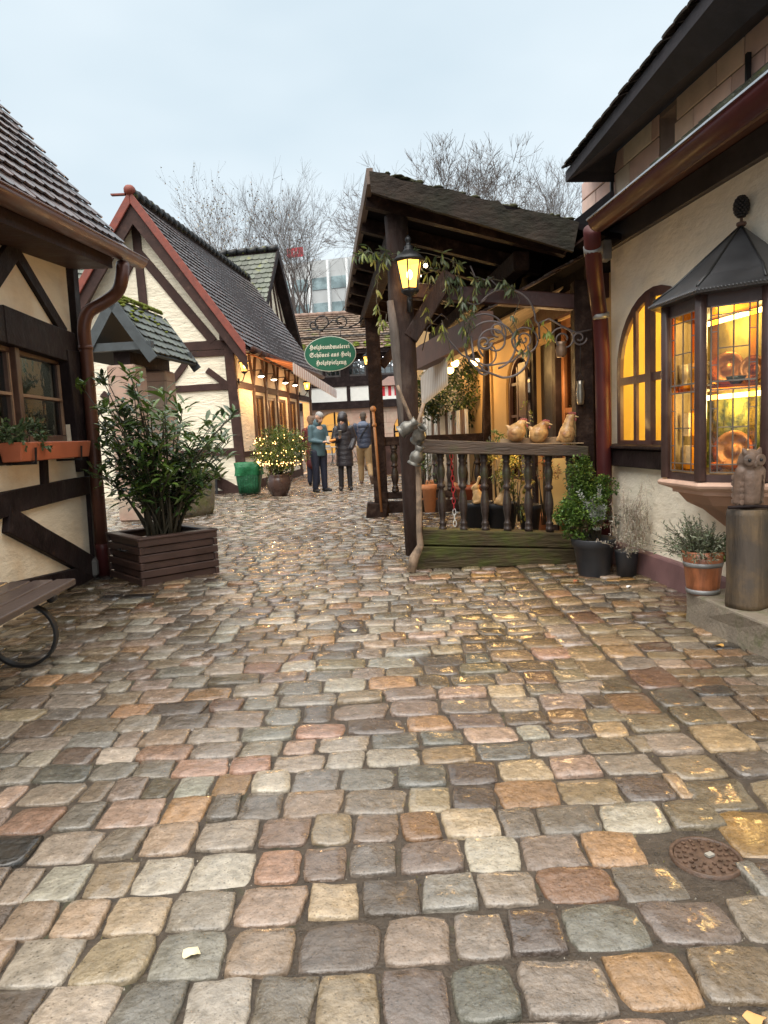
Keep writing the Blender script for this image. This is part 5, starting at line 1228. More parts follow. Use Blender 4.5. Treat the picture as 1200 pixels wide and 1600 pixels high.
upn = V((0, 0, .10)); a.hexa(A, [A[0] + upn, A[1] + upn, WT_.p(se_ - .7, zt_a + 1.4, -1.0), WT_.p(-5.5, zt_b + 1.4, -1.0)]); 
# hipped far end
a.hexa([WT_.p(se_, zEe, oe), WT_.p(se_ - .02, zEe, -4), WT_.p(s_end - .1, zt_a + .05, -4), WT_.p(s_end - .1, zt_a + .05, -.1)], [WT_.p(se_, zEe + .1, oe), WT_.p(se_, zEe + .1, -4), WT_.p(se_ - .7, zt_a + 1.4, -4), WT_.p(se_ - .7, zt_a + 1.4, -1)])
a.build('roof', mat('dark_soffit', (.035, .03, .035), .8, var=.4, bump=.5), ST)
rU2 = (WT_.p(se_, zEe, 0) - WT_.p(-5.5, zEB, 0)).normalized(); a = MB(); tile_roof(a, WT_.p(-5.5, zEB + .08, oe + .03), rU2, WT_.p(-5.5, zt_b + 1.4, -1.0) - WT_.p(-5.5, zEB + .1, oe), se_ + 5.5, 1.9, .17, .13, base=(.55, .55, .5), lift=.05)
a.build('roof_tiles', tile_m, ST)

# ------------------------------------------------------------------ stone step, bucket, log with owl
sp0 = gp(1072, 972); SW = Wall(tuple(sp0)[:2], WR.d, 1)
a = MB(); hS = .19; L_ = [SW.p(.02, 0, 0), SW.p(-2.4, 0, 0)]
back = lambda s_, z: SW.p(s_, z, -.62)
K = 10; vs = []
for i in range(K + 1):
    s_ = .0 - 2.4 * i / K; j_ = .01 * math.sin(i * 2.1)
    vs += [SW.p(s_, -.02, .01 + j_), SW.p(s_, hS * .5, .0 + j_), SW.p(s_, hS, .005 - j_), SW.p(s_, hS + .004, -.62), SW.p(s_, -.02, -.62)]
fs = [(0, 1, 2, 3, 4), tuple(5 * K + x for x in (4, 3, 2, 1, 0))]
for i in range(K):
    for j in range(5): p, q = 5 * i + j, 5 * i + (j + 1) % 5; fs.append((p, p + 5, q + 5, q))
a.add(vs, fs)
st_m = mat('step_stone', (.24, .20, .155), .5, var=.3, vs=5, bump=1, bs=50, bd=.008, col2=(.10, .10, .05), c2s=5, c2t=(.5, .65), rvar=.2)
tag(a.build('stone_step', st_m, bevel=.012, seg=2), 'long worn stone step along the foot of the plaster house', 'step')
bk = gp(1098, 926, hS); cp_b = mat('wooden_bucket', (.30, .10, .04), .38, var=.5, vs=7, bump=.5, bs=30, stretch=(3, 3, .6), coat=.3)
BK = thing('bucket', 'reddish wooden bucket with a metal hoop on the stone step', 'bucket', tuple(bk))
a = MB(); rr_ = .108; a.lathe([(.088, 0), (.094, .06), (.105, .16), (.118, .255), (.108, .255), (.1, .2), (.095, .19)], bk, 28); a.build('staves', cp_b, BK)
a = MB(); a.lathe([(.106, .165), (.109, .165), (.111, .19), (.106, .19)], bk, 28); a.build('hoop', galv, BK); a = MB(); a.lathe([(.09, .004), (.0925, .004), (.0945, .03), (.09, .03)], bk, 28); a.build('hoop', galv, BK)
lav = thing('lavender_plant', 'loose grey-green lavender in the wooden bucket', 'plant', tuple(bk + V((0, 0, .2))))
a = MB(); s_m = MB()
LV = [(.20, .22, .15), (.14, .17, .10), (.26, .27, .18), (.10, .13, .06)]
for k in range(210):
    an = random.uniform(0, 6.28); el = random.uniform(.15, 1.5); ln = random.uniform(.12, .27) * (1.15 if math.cos(an) < 0 else .85); b0 = bk + V((random.uniform(-.06, .06), random.uniform(-.06, .06), .2)); d = V((math.cos(an) * math.cos(el), math.sin(an) * math.cos(el), math.sin(el)))
    tip = b0 + d * ln + V((-.02, 0, 0)); s_m.tube([b0, b0.lerp(tip, .5) + V((0, 0, .015)), tip], [.0018, .0014, .001], 4)
    for q in range(11):
        p = b0.lerp(tip, .3 + .7 * q / 11); a.leaf(p, d * .7 + V([random.gauss(0, .5) for _ in range(3)]), (random.gauss(0, 1), random.gauss(0, 1), 1), .026, .008, random.choice(LV))
foliage(a, bk + V((.07, -.03, .27)), (.07, .06, .07), 220, .03, .014, [(.10, .17, .03), (.07, .12, .03), (.15, .2, .05)])
a.build('foliage', leafm, lav); s_m.build('stem', stm, lav)
lg = yp(1167, 900, 3.71); lg.z = hS; logm = mat('log_wood', (.055, .042, .032), .7, var=.5, vs=4, bump=1, bs=9, stretch=(2.5, 2.5, .35), bd=.02, col2=(.13, .085, .042), c2s=3, c2t=(.45, .65))
LG = thing('log_stump', 'upright squared log standing on the stone step', 'log', tuple(lg))
a = MB(); n_ = 18; vs = []; zz = [0, .03, .12, .25, .38, .5, .53]
for i, z in enumerate(zz):
    for j in range(n_):
        t = 2 * math.pi * j / n_; e = 3.2; q = (abs(math.cos(t)) ** e + abs(math.sin(t)) ** e) ** (-1 / e); r_ = (.093 if i not in (0, 6) else .089) * q * (1 + .05 * mnoise.noise(V((math.cos(t) * 2, math.sin(t) * 2, z * 3)))) * (1.06 if z < .1 else 1)
        vs.append(lg + V((r_ * math.cos(t + .5), r_ * math.sin(t + .5), z)))
fs = [(i * n_ + j, i * n_ + (j + 1) % n_, (i + 1) * n_ + (j + 1) % n_, (i + 1) * n_ + j) for i in range(6) for j in range(n_)] + [tuple(range(n_))[::-1], tuple(6 * n_ + j for j in range(n_))]
a.add(vs, fs, None, True); a.build('trunk', logm, LG)
a = MB(); a.tube([lg + V((-.12, -.03, .545)), lg + V((0, -.05, .55)), lg + V((.14, -.08, .54))], .01, 6); a.build('branch', timber, LG)
# carved owl
owm = mat('owl_wood', (.14, .09, .065), .55, var=.45, vs=12, bump=.8, bs=35, bd=.008, coat=.1)
ow0 = lg + V((0, 0, .53)); OWL = thing('carved_owl', 'carved wooden owl perched on top of the upright log', 'figure', tuple(ow0))
a = MB(); a.capsule(ow0 + V((0, 0, .06)), ow0 + V((0, 0, .17)), .066, .070); a.capsule(ow0 + V((.0, -.012, .25)), ow0 + V((.0, -.012, .262)), .062, .058)
a.capsule(ow0 + V((-.045, -.02, .20)), ow0 + V((-.06, .0, .04)), .034, .02); a.capsule(ow0 + V((.045, -.02, .20)), ow0 + V((.06, .0, .04)), .034, .02)
a.capsule(ow0 + V((-.035, -.035, .30)), ow0 + V((-.045, -.03, .322)), .018, .008); a.capsule(ow0 + V((.035, -.035, .30)), ow0 + V((.045, -.03, .322)), .018, .008)
a.capsule(ow0 + V((0, -.07, .25)), ow0 + V((0, -.078, .225)), .012, .006); a.capsule(ow0 + V((0, .03, .05)), ow0 + V((0, .05, -.01)), .03, .02)
a.build('body', owm, OWL, remesh=.006)
for s_ in (-1, 1):
    a = MB(); Mx = V((s_ * .25, -1, 0)).normalized().to_track_quat('Z', 'Y').to_matrix(); a.lathe([(.001, 0), (.03, 0), (.032, .006), (.026, .01), (.001, .006)], ow0 + V((s_ * .028, -.062, .262)), 16, M=Mx); a.build('eye_disc', owm, OWL)
    a = MB(); a.ball(ow0 + V((s_ * .03, -.071, .262)), .009, 8, 6); a.build('eye', iron, OWL)
    a = MB()
    for r_ in range(5):
        for c_ in range(3): a.leaf(ow0 + V((s_ * (.045 + .008 * c_ + .006), -.045 + .03 * c_, .19 - .032 * r_)), (s_ * .1, -.02, -1), (s_, -.7, .1), .04, .026, None, .05)
    a.build('wing_feathers', owm, OWL)

# ------------------------------------------------------------------ dark pot with box shrub and silver ragwort
dp = gp(928, 899); POT = thing('grey_pot', 'big anthracite plastic pot at the corner of the porch and plaster house', 'pot', tuple(dp))
potm = mat('anthracite_pot', (.032, .034, .04), .5, var=.15, bump=.1)
a = MB(); a.lathe([(.115, 0), (.12, .01), (.155, .235), (.165, .24), (.178, .3), (.176, .305), (.166, .305), (.155, .25), (.15, .245)], dp, 30); a.build('pot', potm, POT)
a = MB(); a.lathe([(.15, .26), (.15, .262)], dp, 20); a.build('soil', soil, POT)
bs_ = thing('box_shrub', 'small-leaved green box shrub filling the left of the anthracite pot', 'shrub', tuple(dp + V((0, 0, .26))))
a = MB(); BX = [(.10, .17, .03), (.07, .13, .025), (.15, .23, .04), (.05, .095, .02)]
def R6(x, y): return yp(x, y, dp.y)
s_m = MB()
for (x, y, rx, rz_, n) in ((915, 790, .16, .17, 1500), (905, 745, .10, .15, 800), (914, 722, .035, .09, 220), (885, 800, .09, .12, 600), (945, 760, .09, .08, 450), (900, 830, .1, .08, 400), (925, 775, .12, .12, 700)):
    c = R6(x, y); foliage(a, c, (rx, rx, rz_), int(n * 1.6), .025, .016, BX, shell=.1, clump=n // 14); s_m.tube([dp + V((0, 0, .26)), c], [.008, .003], 5)
a.build('foliage', leafm, bs_); s_m.build('stem', stm, bs_)
rg = thing('ragwort_plant', 'silver lacy ragwort and dusky heather in the front of the anthracite pot', 'plant', tuple(dp + V((.05, -.05, .28))))
a = MB(); s_m = MB(); SV = [(.42, .43, .38), (.33, .35, .30), (.5, .5, .45)]
for k in range(16):
    an = random.uniform(0, 6.28); b0 = dp + V((.03, -.07, .28)); tip = R6(928 + random.gauss(0, 12), 795 + random.gauss(0, 13)) + V((0, -.09, 0)); md = b0.lerp(tip, .6) + V((0, 0, .03)); s_m.tube([b0, md, tip], [.003, .002, .0015], 4)
    d0 = (tip - md).normalized()
    for q in range(26):
        p = md.lerp(tip, q / 22); sd2 = 1 if q % 2 else -1; a.leaf(p, V((sd2, 0, .25)) * .8 + d0 * .5 + V((0, random.gauss(0, .3), random.gauss(0, .3))), (0, -1, .6), .028, .008, random.choice(SV), .2)
foliage(a, R6(925, 820) + V((0, -.08, 0)), (.10, .06, .05), 300, .02, .01, [(.16, .13, .06), (.2, .1, .07), (.1, .12, .05)]); foliage(a, R6(955, 815) + V((0, -.03, 0)), (.07, .05, .06), 240, .03, .012, [(.2, .23, .17), (.12, .15, .08), (.16, .10, .07)])
a.build('foliage', leafm, rg); s_m.build('stem', stm, rg)
dry = thing('dried_plant', 'pale dried straggly plant leaning against the plaster wall right of the anthracite pot', 'plant', tuple(gp(990, 893)))
a = MB(); s_m = MB(); dy = [(.46, .40, .33), (.36, .30, .24), (.52, .47, .38), (.28, .27, .17)]
for k in range(110):
    x = random.gauss(990, 13); y0_ = random.uniform(800, 862); b0 = yp(x, y0_, 5.3); tip = yp(x + random.gauss(0, 9), y0_ - random.uniform(5, 62) if random.random() < .75 else y0_ + random.uniform(0, 18), 5.3 + random.uniform(-.07, .08)); md = b0.lerp(tip, .5) + V((random.gauss(0, .02), random.gauss(0, .02), 0)); s_m.tube([b0, md, tip], [.0022, .0017, .001], 4)
    for q in range(14): a.leaf(b0.lerp(tip, q / 13) + V((random.gauss(0, .006),) * 3), V([random.gauss(0, 1) for _ in range(3)]), (random.gauss(0, 1), -1, 1), .025, .0045, random.choice(dy), .5)
a.build('foliage', mat('dry_foliage', (1, 1, 1), .8, attr=True), dry); s_m.build('stem', mat('dry_stem', (.35, .27, .2), .8), dry)
pp = yp(985, 880, 5.45); pp.z = 0; a = MB(); a.lathe([(.07, 0), (.09, .2), (.095, .21), (.085, .21)], (pp.x - .03, pp.y, 0), 18)
tag(a.build('small_pot', potm), 'small black pot hidden behind the dried plant at the wall', 'pot')
# ------------------------------------------------------------------ timber porch
YP = 6.08
def Y6(x, y, dy=0.0): return yp(x, y, YP + dy)
PO = thing('timber_porch', 'dark timber porch with a shed roof, turned balusters and mossy base beams', 'porch', (1.0, YP, 0))
def prect(mb, x0, y0, x1, y1, Y, dep):      # board given by its two opposite corners in the picture, standing in plane Y
    A = [yp(x0, y0, Y), yp(x1, y0, Y), yp(x1, y1, Y), yp(x0, y1, Y)]; mb.hexa(A, [p + V((0, dep, 0)) for p in A])
def board(pts, Y, dep, name, m_, parent=PO, bevel=.008, label=None):
    a = MB(); A = [yp(x, y, Y) for x, y in pts]; n = 8; vs = []
    for i in range(n + 1):
        t = i / n; lo = A[0].lerp(A[1], t); hi = A[3].lerp(A[2], t); j = V((0, random.uniform(-.004, .004), random.uniform(-.004, .004)))
        vs += [lo + j, hi + j * .5, hi + j * .5 + V((0, dep, 0)), lo + j + V((0, dep, 0))]
    fs = [(0, 1, 2, 3)[::-1], tuple(4 * n + k for k in range(4))]
    for i in range(n):
        for j in range(4): x = 4 * i + j; y = 4 * i + (j + 1) % 4; fs.append((x, y, y + 4, x + 4))
    a.add(vs, fs); return a.build(name, m_, parent, bevel=bevel, label=label)
# base beams and top rail (front)
board([(650, 890), (902, 882), (902, 859), (650, 854)], YP - .03, .2, 'base_beam', moss_wood)
board([(655, 851), (900, 857), (900, 834), (655, 827)], YP - .01, .18, 'base_beam', moss_wood)
board([(655, 708), (920, 714), (920, 697), (655, 686)], YP - .03, .16, 'top_rail', mat('rail_wood', (.075, .048, .032), .55, var=.4, vs=6, bump=.8, bs=18, stretch=(.4, 1, 3), bd=.015, col2=(.07, .065, .025), c2s=4, c2t=(.5, .65)))
# turned balusters: one shape, copied
prof = [(.036, 0), (.036, .05), (.030, .055), (.034, .065), (.030, .075), (.036, .085), (.030, .098), (.022, .115), (.027, .15), (.036, .22), (.039, .27), (.034, .33), (.024, .39), (.021, .41), (.036, .425), (.036, .445), (.024, .46), (.03, .5), (.038, .56), (.036, .60), (.024, .65), (.032, .665), (.034, .675), (.026, .69), (.034, .70), (.036, .71), (.036, .76)]
balm = mat('baluster_wood', (.034, .022, .018), .45, var=.4, vs=6, bump=.5, bs=25, coat=.15, col2=(.045, .05, .02), c2s=5, c2t=(.52, .65), spec=.35)
b0 = None
for i, x in enumerate((690, 723, 757, 792, 825, 858, 891)):
    zb_ = Y6(x, 832, .07).z; zt_ = Y6(x, 709 + (x - 690) * .03, .07).z + .03; px_ = Y6(x, 770, .07)
    if b0 is None:
        a = MB(); a.lathe([(r * .98, z / .76) for r, z in prof], (0, 0, 0), 14); b0 = a.build('baluster', balm, PO); o = b0
    else:
        o = b0.copy(); C.objects.link(o); o.parent = PO
    o.location = V((px_.x, YP + .07, zb_)) - V(PO['_base']); o.scale = (1, 1, zt_ - zb_); o.rotation_euler = (0, R(random.uniform(-.6, .6)), random.random())
# near post: crooked trunk with bark on one face
Pn = [(648, 866), (645, 800), (641, 720), (637, 640), (633, 560), (627, 480), (622, 400), (618, 340)]
a = MB(); vs = []; n_ = 12
pw_ = [.085, .088, .09, .098, .105, .112, .10, .10]
for i, (x, y) in enumerate(Pn):
    c = yp(x, y, YP + .05)
    for j in range(n_):
        t = 2 * math.pi * j / n_ + .4; e = 4.5; q = (abs(math.cos(t)) ** e + abs(math.sin(t)) ** e) ** (-1 / e) * (1 + .07 * mnoise.noise(V((math.cos(t) * 1.5, math.sin(t) * 1.5, y * .012))))
        vs.append(c + V((pw_[i] * .95 * q * math.cos(t), pw_[i] * q * math.sin(t), 0)))
a.add(vs, [(i * n_ + j, (i + 1) * n_ + j, (i + 1) * n_ + (j + 1) % n_, i * n_ + (j + 1) % n_)[::-1] for i in range(len(Pn) - 1) for j in range(n_)] + [tuple(range(n_))[::-1], tuple((len(Pn) - 1) * n_ + j for j in range(n_))][::1], None, True)
postm = mat('post_wood', (.036, .021, .017), .6, var=.4, vs=5, bump=.8, bs=16, stretch=(2, 2, .5), bd=.02, col2=(.065, .045, .036), c2s=3, c2t=(.5, .65), spec=.2)
a.build('post', postm, PO)
a = MB(); a.tube([yp(611, 470, YP - .03), yp(617, 520, YP - .03), yp(622, 580, YP - .02), yp(628, 650, YP - .02), yp(634, 720, YP - .01)], [.035, .045, .04, .03, .02], 8); a.build('bark_strip', mat('grey_bark', (.13, .105, .09), .85, var=.4, vs=9, bump=1, bs=25, stretch=(2, 2, .4), bd=.02), PO)
# brace at the near post
def brace(p, q, w, d_, name='brace', m_=postm): a = MB(); a.bar(p, q, w, d_); a.build(name, m_, PO, bevel=.01)
brace(yp(640, 530, YP + .0), yp(702, 428, YP + .02), .13, .13)
# far post and its brace
YF = 10.3
brace(yp(597, 806, YF), yp(579, 462, YF), .20, .20, 'post', old_wood)
brace(yp(596, 572, YF), yp(640, 516, YF), .13, .12, 'brace', old_wood)
brace(yp(588, 812, YF - .1), yp(590, 786, YF - .1), .3, .24, 'post_foot', old_wood)
a = MB()
# side rail between near and far posts
side = lambda z, t: V((lerpx(t), YP + .15 + (YF - YP - .2) * t, z))
pN = yp(645, 800, YP + .1); pF = yp(596, 760, YF); lerpx = lambda t: pN.x + (pF.x - pN.x) * t
zr_ = yp(620, 684, (YP + YF) / 2).z
# back rail
pB = WR.p(WR.sz(765, 700)[0], 0, .05); pA = V((pF.x, YF, 0))
for z, w, h in ((zr_ - .06, .1, .13), (.30, .1, .10), (.13, .12, .17)): brace(pA + V((0, 0, z)), pB + V((0, 0, z)), w, h, 'back_rail', old_wood)
for t in (.135, .27, .40, .53, .66, .79, .92):
    o = b0.copy(); C.objects.link(o); o.parent = PO; o.location = pA.lerp(pB, t) + V((0, 0, .34)) - V(PO['_base']); o.scale = (1.5, 1.5, zr_ - .46)
# rear right post and right front post
brace(V((pB.x, pB.y, 0)), yp(768, 500, pB.y), .19, .19, 'post', old_wood)
brace(yp(914, 860, YP + .12), yp(908, 440, YP + .12), .16, .14, 'post', old_wood)
# roof
A0 = yp(577, 275, 5.72); A1 = yp(908, 357, 5.72); rdir = vdir(505); LRF = 5.6
sl_r = A1 - A0; a = MB()
tl = .045
A1e = A1 + sl_r.normalized() * .36 - V((0, 0, .0)); B1e = A1e + rdir * LRF; a.hexa([A0 + V((0, .03, 0)), A1e + V((0, .03, 0)), B1e, A0 + rdir * LRF], [p + V((0, 0, tl)) for p in (A0 + V((0, .03, 0)), A1e + V((0, .03, 0)), B1e, A0 + rdir * LRF)]); a.build('roof_boards', mat('black_boards', (.010, .008, .009), .8, var=.5, vs=4, bump=.6, bs=12, spec=.05), PO)
a = MB(); tile_roof(a, A1 + V((0, 0, tl)) + rdir * LRF, -rdir, -sl_r, LRF - .12, sl_r.length - .05, .2, .2, base=(.4, .4, .3), lift=.02); a.build('roof', tile_moss, PO)
# bleached edge board with a ragged upper edge
a = MB(); n = 26; vs = []
for i in range(n + 1):
    t = i / n; up_j = (.035 * (mnoise.noise(V((t * 9, 0, 0)))) - (.05 if .62 < t < .7 else 0) + .03 * mnoise.noise(V((t * 30, 1, 0))))
    lo = yp(577 + (893 - 577) * t + 3, 300 + (393 - 300) * t, 5.70); hi = yp(577 + (905 - 577) * t, 267 + (347 - 267) * t, 5.70)
    hi.z += up_j * .6; lo.z += .006 * mnoise.noise(V((t * 14, 4, 0)))
    vs += [lo, hi, hi + V((0, .045, 0)), lo + V((0, .045, 0))]
fs = [(0, 1, 2, 3), tuple(4 * n + k for k in range(4))[::-1]]
for i in range(n):
    for j in range(4): x = 4 * i + j; y = 4 * i + (j + 1) % 4; fs.append((x, x + 4, y + 4, y))
a.add(vs, fs); a.build('edge_board', board_wood, PO)
a = MB()
for k in range(60):
    t = random.random(); p = A0.lerp(A1, t) + V((0, random.uniform(.02, .2), .060)); a.ball(p, (random.uniform(.02, .06), random.uniform(.02, .05), random.uniform(.008, .02)), 6, 4)
a.build('moss', mat('dark_moss', (.05, .05, .022), .95, var=.5, vs=20, bump=1, bs=60), PO, kind='stuff')
# left edge board, rafters and purlins
a = MB(); a.hexa([A0 + V((-.02, 0, -.06)), A0 + V((.03, 0, -.06)), A0 + V((.03, 0, .06)), A0 + V((-.02, 0, .06))], [p + rdir * LRF for p in (A0 + V((-.02, 0, -.06)), A0 + V((.03, 0, -.06)), A0 + V((.03, 0, .06)), A0 + V((-.02, 0, .06)))]); a.build('side_board', mat('side_board', (.14, .10, .08), .7, var=.4, bump=.6), PO)
for k in range(8):
    p = A0 + rdir * (.35 + k * .7) - V((0, 0, .07)); a = MB(); a.bar(p, p + sl_r, .09, .12); a.build('rafter', old_wood, PO)
for t, h in ((.16, .14), (.8, .14)): p = A0 + sl_r * t - V((0, 0, .2)); brace(p + rdir * .5, p + rdir * (LRF - .2), .14, .16, 'purlin', old_wood)
brace(yp(640, 455, YP + .12), yp(905, 520, YP + .12) + V((0, .0, .25)), .12, .13, 'tie_beam', mat('red_timber', (.05, .018, .015), .5, var=.3, bump=.4))
# wrought-iron scrollwork
def spiral(cx, cy, r0, r1, a0, turns, n=34): return [(cx + (r0 + (r1 - r0) * k / n) * math.cos(a0 + turns * 6.283 * k / n), cy + (r0 + (r1 - r0) * k / n) * math.sin(a0 + turns * 6.283 * k / n)) for k in range(n + 1)]
wrought = mat('wrought_iron', (.13, .11, .11), .5, metal=.5, var=.3, bump=.2)
def iron_line(pts, w=.009, Y=YP - .02, nm='scroll', wob=0):
    a = MB(); P_ = [yp(x, y, Y + wob * math.sin(i * .3)) for i, (x, y) in enumerate(pts)]; a.tube(P_, w, 6); return a.build(nm, wrought, PO)
iron_line(spiral(768, 541, 42, 36, 1.9, .9) , .010)
iron_line([(736, 525), (740, 560), (757, 580), (785, 590)] + spiral(790, 552, 38, 36, 1.55, -.3, 14), .010)
iron_line(spiral(772, 535, 27, 5, 2.2, 1.4), .009); iron_line(spiral(757, 535, 12, 3, 0, 1.3), .012)
iron_line(spiral(790, 498, 46, 46, -2.6, .42, 20) + [(842, 508), (843, 530)], .009)
iron_line(spiral(758, 525, 36, 32, 3.6, .45, 18), .008)
iron_line(spiral(778, 515, 12, 3, 1.5, 1.3), .008); iron_line(spiral(757, 577, 10, 3, 3.3, -1.3), .008); iron_line(spiral(757, 557 , 22, 12, -1.3, .5), .007)
iron_line([(690, 505), (700, 530), (722, 555), (760, 572), (800, 565), (822, 545)], .008)
iron_line(spiral(820, 532, 20, 20, 0, 1), .008); iron_line(spiral(818, 530, 12, 3, 1, -1.3), .008)
iron_line(spiral(880, 530, 20, 6, 3.4, 1.5), .008); iron_line(spiral(905, 528, 12, 3, 0, 1.4), .007); iron_line([(842, 505), (858, 498), (875, 508), (900, 520), (925, 515)], .008)
iron_line([(660, 548), (668, 512), (690, 490), (700, 500)], .005, YP + .1)
iron_line(spiral(742, 455, 22, 20, 3.5, -.55, 14), .006); iron_line([(735, 415), (742, 432), (760, 438), (772, 432)], .006); iron_line([(762, 432), (778, 448), (760, 460)], .006)
# far sign bracket, belongs to the hanging sign
SG_ = thing('hanging_sign', 'oval green shop sign with cream blackletter lines, hung from an iron bracket', 'sign', tuple(yp(516, 553, YF)))
a = MB()
for ln in ([(466, 518), (500, 515), (540, 513), (576, 511)], spiral(504, 504, 13, 8, 1.5, .95, 20), [(504, 516), (520, 500), (535, 506)], spiral(533, 502, 10, 6, 2, -1.0, 20), spiral(490, 508, 7, 4, 0, 1, 14), [(545, 512), (560, 505), (574, 490)]):
    a.tube([yp(x, y, YF) for x, y in ln], .010, 6)
a.build('bracket', iron, SG_)
sc3 = yp(516, 553, YF - .02); px2m = (sc3 - CO).dot(fw) / FPX; ex, ey = 40.5 * px2m, 27 * px2m
sgm = mat('sign_green', (.008, .105, .052), .4, var=.06, bump=0); rim = mat('sign_rim', (.55, .56, .48), .5, bump=0); cream = mat('sign_letter', (.82, .76, .62), .5, var=.03, bump=0)
def ell(rx, rz, y0, y1, m_, nm):
    a = MB(); n = 56; vs = [sc3 + V((rx * math.cos(6.2832 * k / n), y0, rz * math.sin(6.2832 * k / n))) for k in range(n)] + [sc3 + V((rx * math.cos(6.2832 * k / n), y1, rz * math.sin(6.2832 * k / n))) for k in range(n)]
    a.add(vs, [tuple(range(n)), tuple(range(2 * n - 1, n - 1, -1))] + [(k, n + k, n + (k + 1) % n, (k + 1) % n) for k in range(n)]); return a.build(nm, m_, SG_)
ell(ex, ey, -.008, .02, rim, 'rim'); ell(ex * .972, ey * .962, -.012, -.007, sgm, 'board')
FR = {}
for i, ch in enumerate('ABCDEFGHIJKLMNOPQRSTUVWXYZ'): FR[ch] = chr(0x1D56C + i)
for i, ch in enumerate('abcdefghijklmnopqrstuvwxyz'): FR[ch] = chr(0x1D586 + i)
def textmesh(s, size, c, m_, parent, name='lettering', ext=.003, fitw=None):
    cu = bpy.data.curves.new('t', 'FONT'); cu.body = s; cu.size = size; cu.extrude = ext; cu.align_x = 'CENTER'; cu.align_y = 'CENTER'; cu.resolution_u = 3
    to = bpy.data.objects.new('t', cu); C.objects.link(to); bpy.context.view_layer.update(); dg = bpy.context.evaluated_depsgraph_get()
    me = bpy.data.meshes.new_from_object(to.evaluated_get(dg)); C.objects.unlink(to); bpy.data.objects.remove(to)
    xs = [v.co.x for v in me.vertices]; w = max(xs) - min(xs); cx = (max(xs) + min(xs)) / 2; k = (fitw / w) if fitw else 1
    me.transform(Matrix(((k, 0, 0, -cx * k + c[0]), (0, 0, -1, c[1]), (0, 1, 0, c[2]), (0, 0, 0, 1))))
    me.materials.clear(); me.materials.append(m_); me.name = name
    o = bpy.data.objects.new(name, me); C.objects.link(o); o.parent = parent
    if parent.get('_base') is not None: o.location = -V(parent['_base'])
    return o, k
for ln, x0, x1, y, um in (('Holzbrandmalerei', 484, 547, 542.5, None), ('Schönes aus Holz', 484, 548, 554.5, 4), ('Holzspielzeug', 493, 540.5, 566.5, None)):
    body = ''.join(FR.get(c_, c_) for c_ in ln.replace('ö', 'o')); cc = sc3 + V((((x0 + x1) / 2 - 516) * px2m, -.0145, (553 - y) * px2m))
    o, k = textmesh(body, 9.6 * px2m, cc, cream, SG_, fitw=(x1 - x0) * px2m)
    if um:
        for q in (-.9, .9): a = MB(); a.box(cc + V((((500.6 - 516) + q) * px2m, -.001, 3.6 * px2m)), (1.1 * px2m, .004, 1.2 * px2m)); a.build('umlaut_dot', cream, SG_)
for x in (500, 532): a = MB(); a.tube([yp(x, 516, YF), yp(x, 530, YF)], .006, 5); a.build('hanger', iron, SG_)
# ------------------------------------------------------------------ lanterns
amber = emat('lantern_glass', (1, .47, .07), 2.6, .35); core = emat('lantern_core', (1, .72, .3), 16)
def lantern(c, h, label, watts, wall_n=None, base=None):
    """six-sided tapering lantern: h is the overall height, c the bottom of the glass body"""
    k = h / .45; T = thing('lantern', label, 'lantern', tuple(c)); c = V(c)
    hex_ = lambda r, z: [c + V((r * k * math.cos(R(60 * j + 20)), r * k * math.sin(R(60 * j + 20)), z * k)) for j in range(6)]
    lo, hi = hex_(.060, .03), hex_(.098, .235)
    a = MB()
    for j in range(6): a.bar(lo[j], hi[j], .011 * k, .011 * k); a.bar(lo[j], lo[(j + 1) % 6], .012 * k, .02 * k); a.bar(hi[j], hi[(j + 1) % 6], .012 * k, .014 * k)
    a.build('frame', iron, T)
    a = MB(); li, hi2 = hex_(.056, .035), hex_(.094, .232); a.add(li + hi2, [(j, (j + 1) % 6, 6 + (j + 1) % 6, 6 + j) for j in range(6)]); a.build('glass', amber, T)
    a = MB(); a.ball(c + V((0, 0, .14 * k)), (.022 * k, .022 * k, .035 * k), 8, 6); a.build('bulb', core, T)
    a = MB(); a.lathe([(.115 * k, .235 * k), (.118 * k, .243 * k), (.085 * k, .275 * k), (.045 * k, .30 * k), (.03 * k, .325 * k), (.034 * k, .335 * k), (.018 * k, .345 * k), (.016 * k, .37 * k), (.024 * k, .378 * k), (.022 * k, .395 * k), (.006 * k, .415 * k)], c, 12); a.build('cap', iron, T)
    a = MB(); a.lathe([(.008 * k, -.045 * k), (.018 * k, -.03 * k), (.012 * k, -.015 * k), (.045 * k, .0), (.064 * k, .018 * k), (.064 * k, .03 * k)], c, 10); a.build('bottom', iron, T)
    if base is not None:
        b = V(base); a = MB(); a.tube([c + V((0, 0, -.03 * k)), c.lerp(b, .35) - V((0, 0, .1 * k)), c.lerp(b, .8) - V((0, 0, .06 * k)), b], .011 * k, 6); a.tube([b + V((0, 0, .07)), b - V((0, 0, .07))], .02 * k, 6); a.build('bracket', iron, T)
    lamp(c + V((0, 0, .15 * k)), watts, (1, .52, .16), .03); return T
pl_ = yp(641, 460, YP - .22); lantern(pl_, .50, 'lit amber lantern mounted on the crooked front post of the porch', 5, base=yp(640, 474, YP - .06))
lc = WG.p(WG.sz(382, 582, .35)[0], WG.sz(382, 582, .35)[1], .30); lc = WS.at(382, 583, .30); lantern(lc, .46, 'lit lantern on a curled bracket at the corner of the gabled house', 9, base=WS.p(.12, lc.z - .15, .06))
l2 = WS.at(480, 611, .3); lantern(l2, .50, 'far lantern by the shop door under the end of the striped awning', 8, base=WS.p((l2 - WS.o).dot(WS.d), l2.z - .1, .05))
l3 = yp(574, 572, YF + .16); lantern(l3, .26, 'lantern half hidden on the street side of the rear porch post', 1.5, base=yp(580, 572, YF + .08))
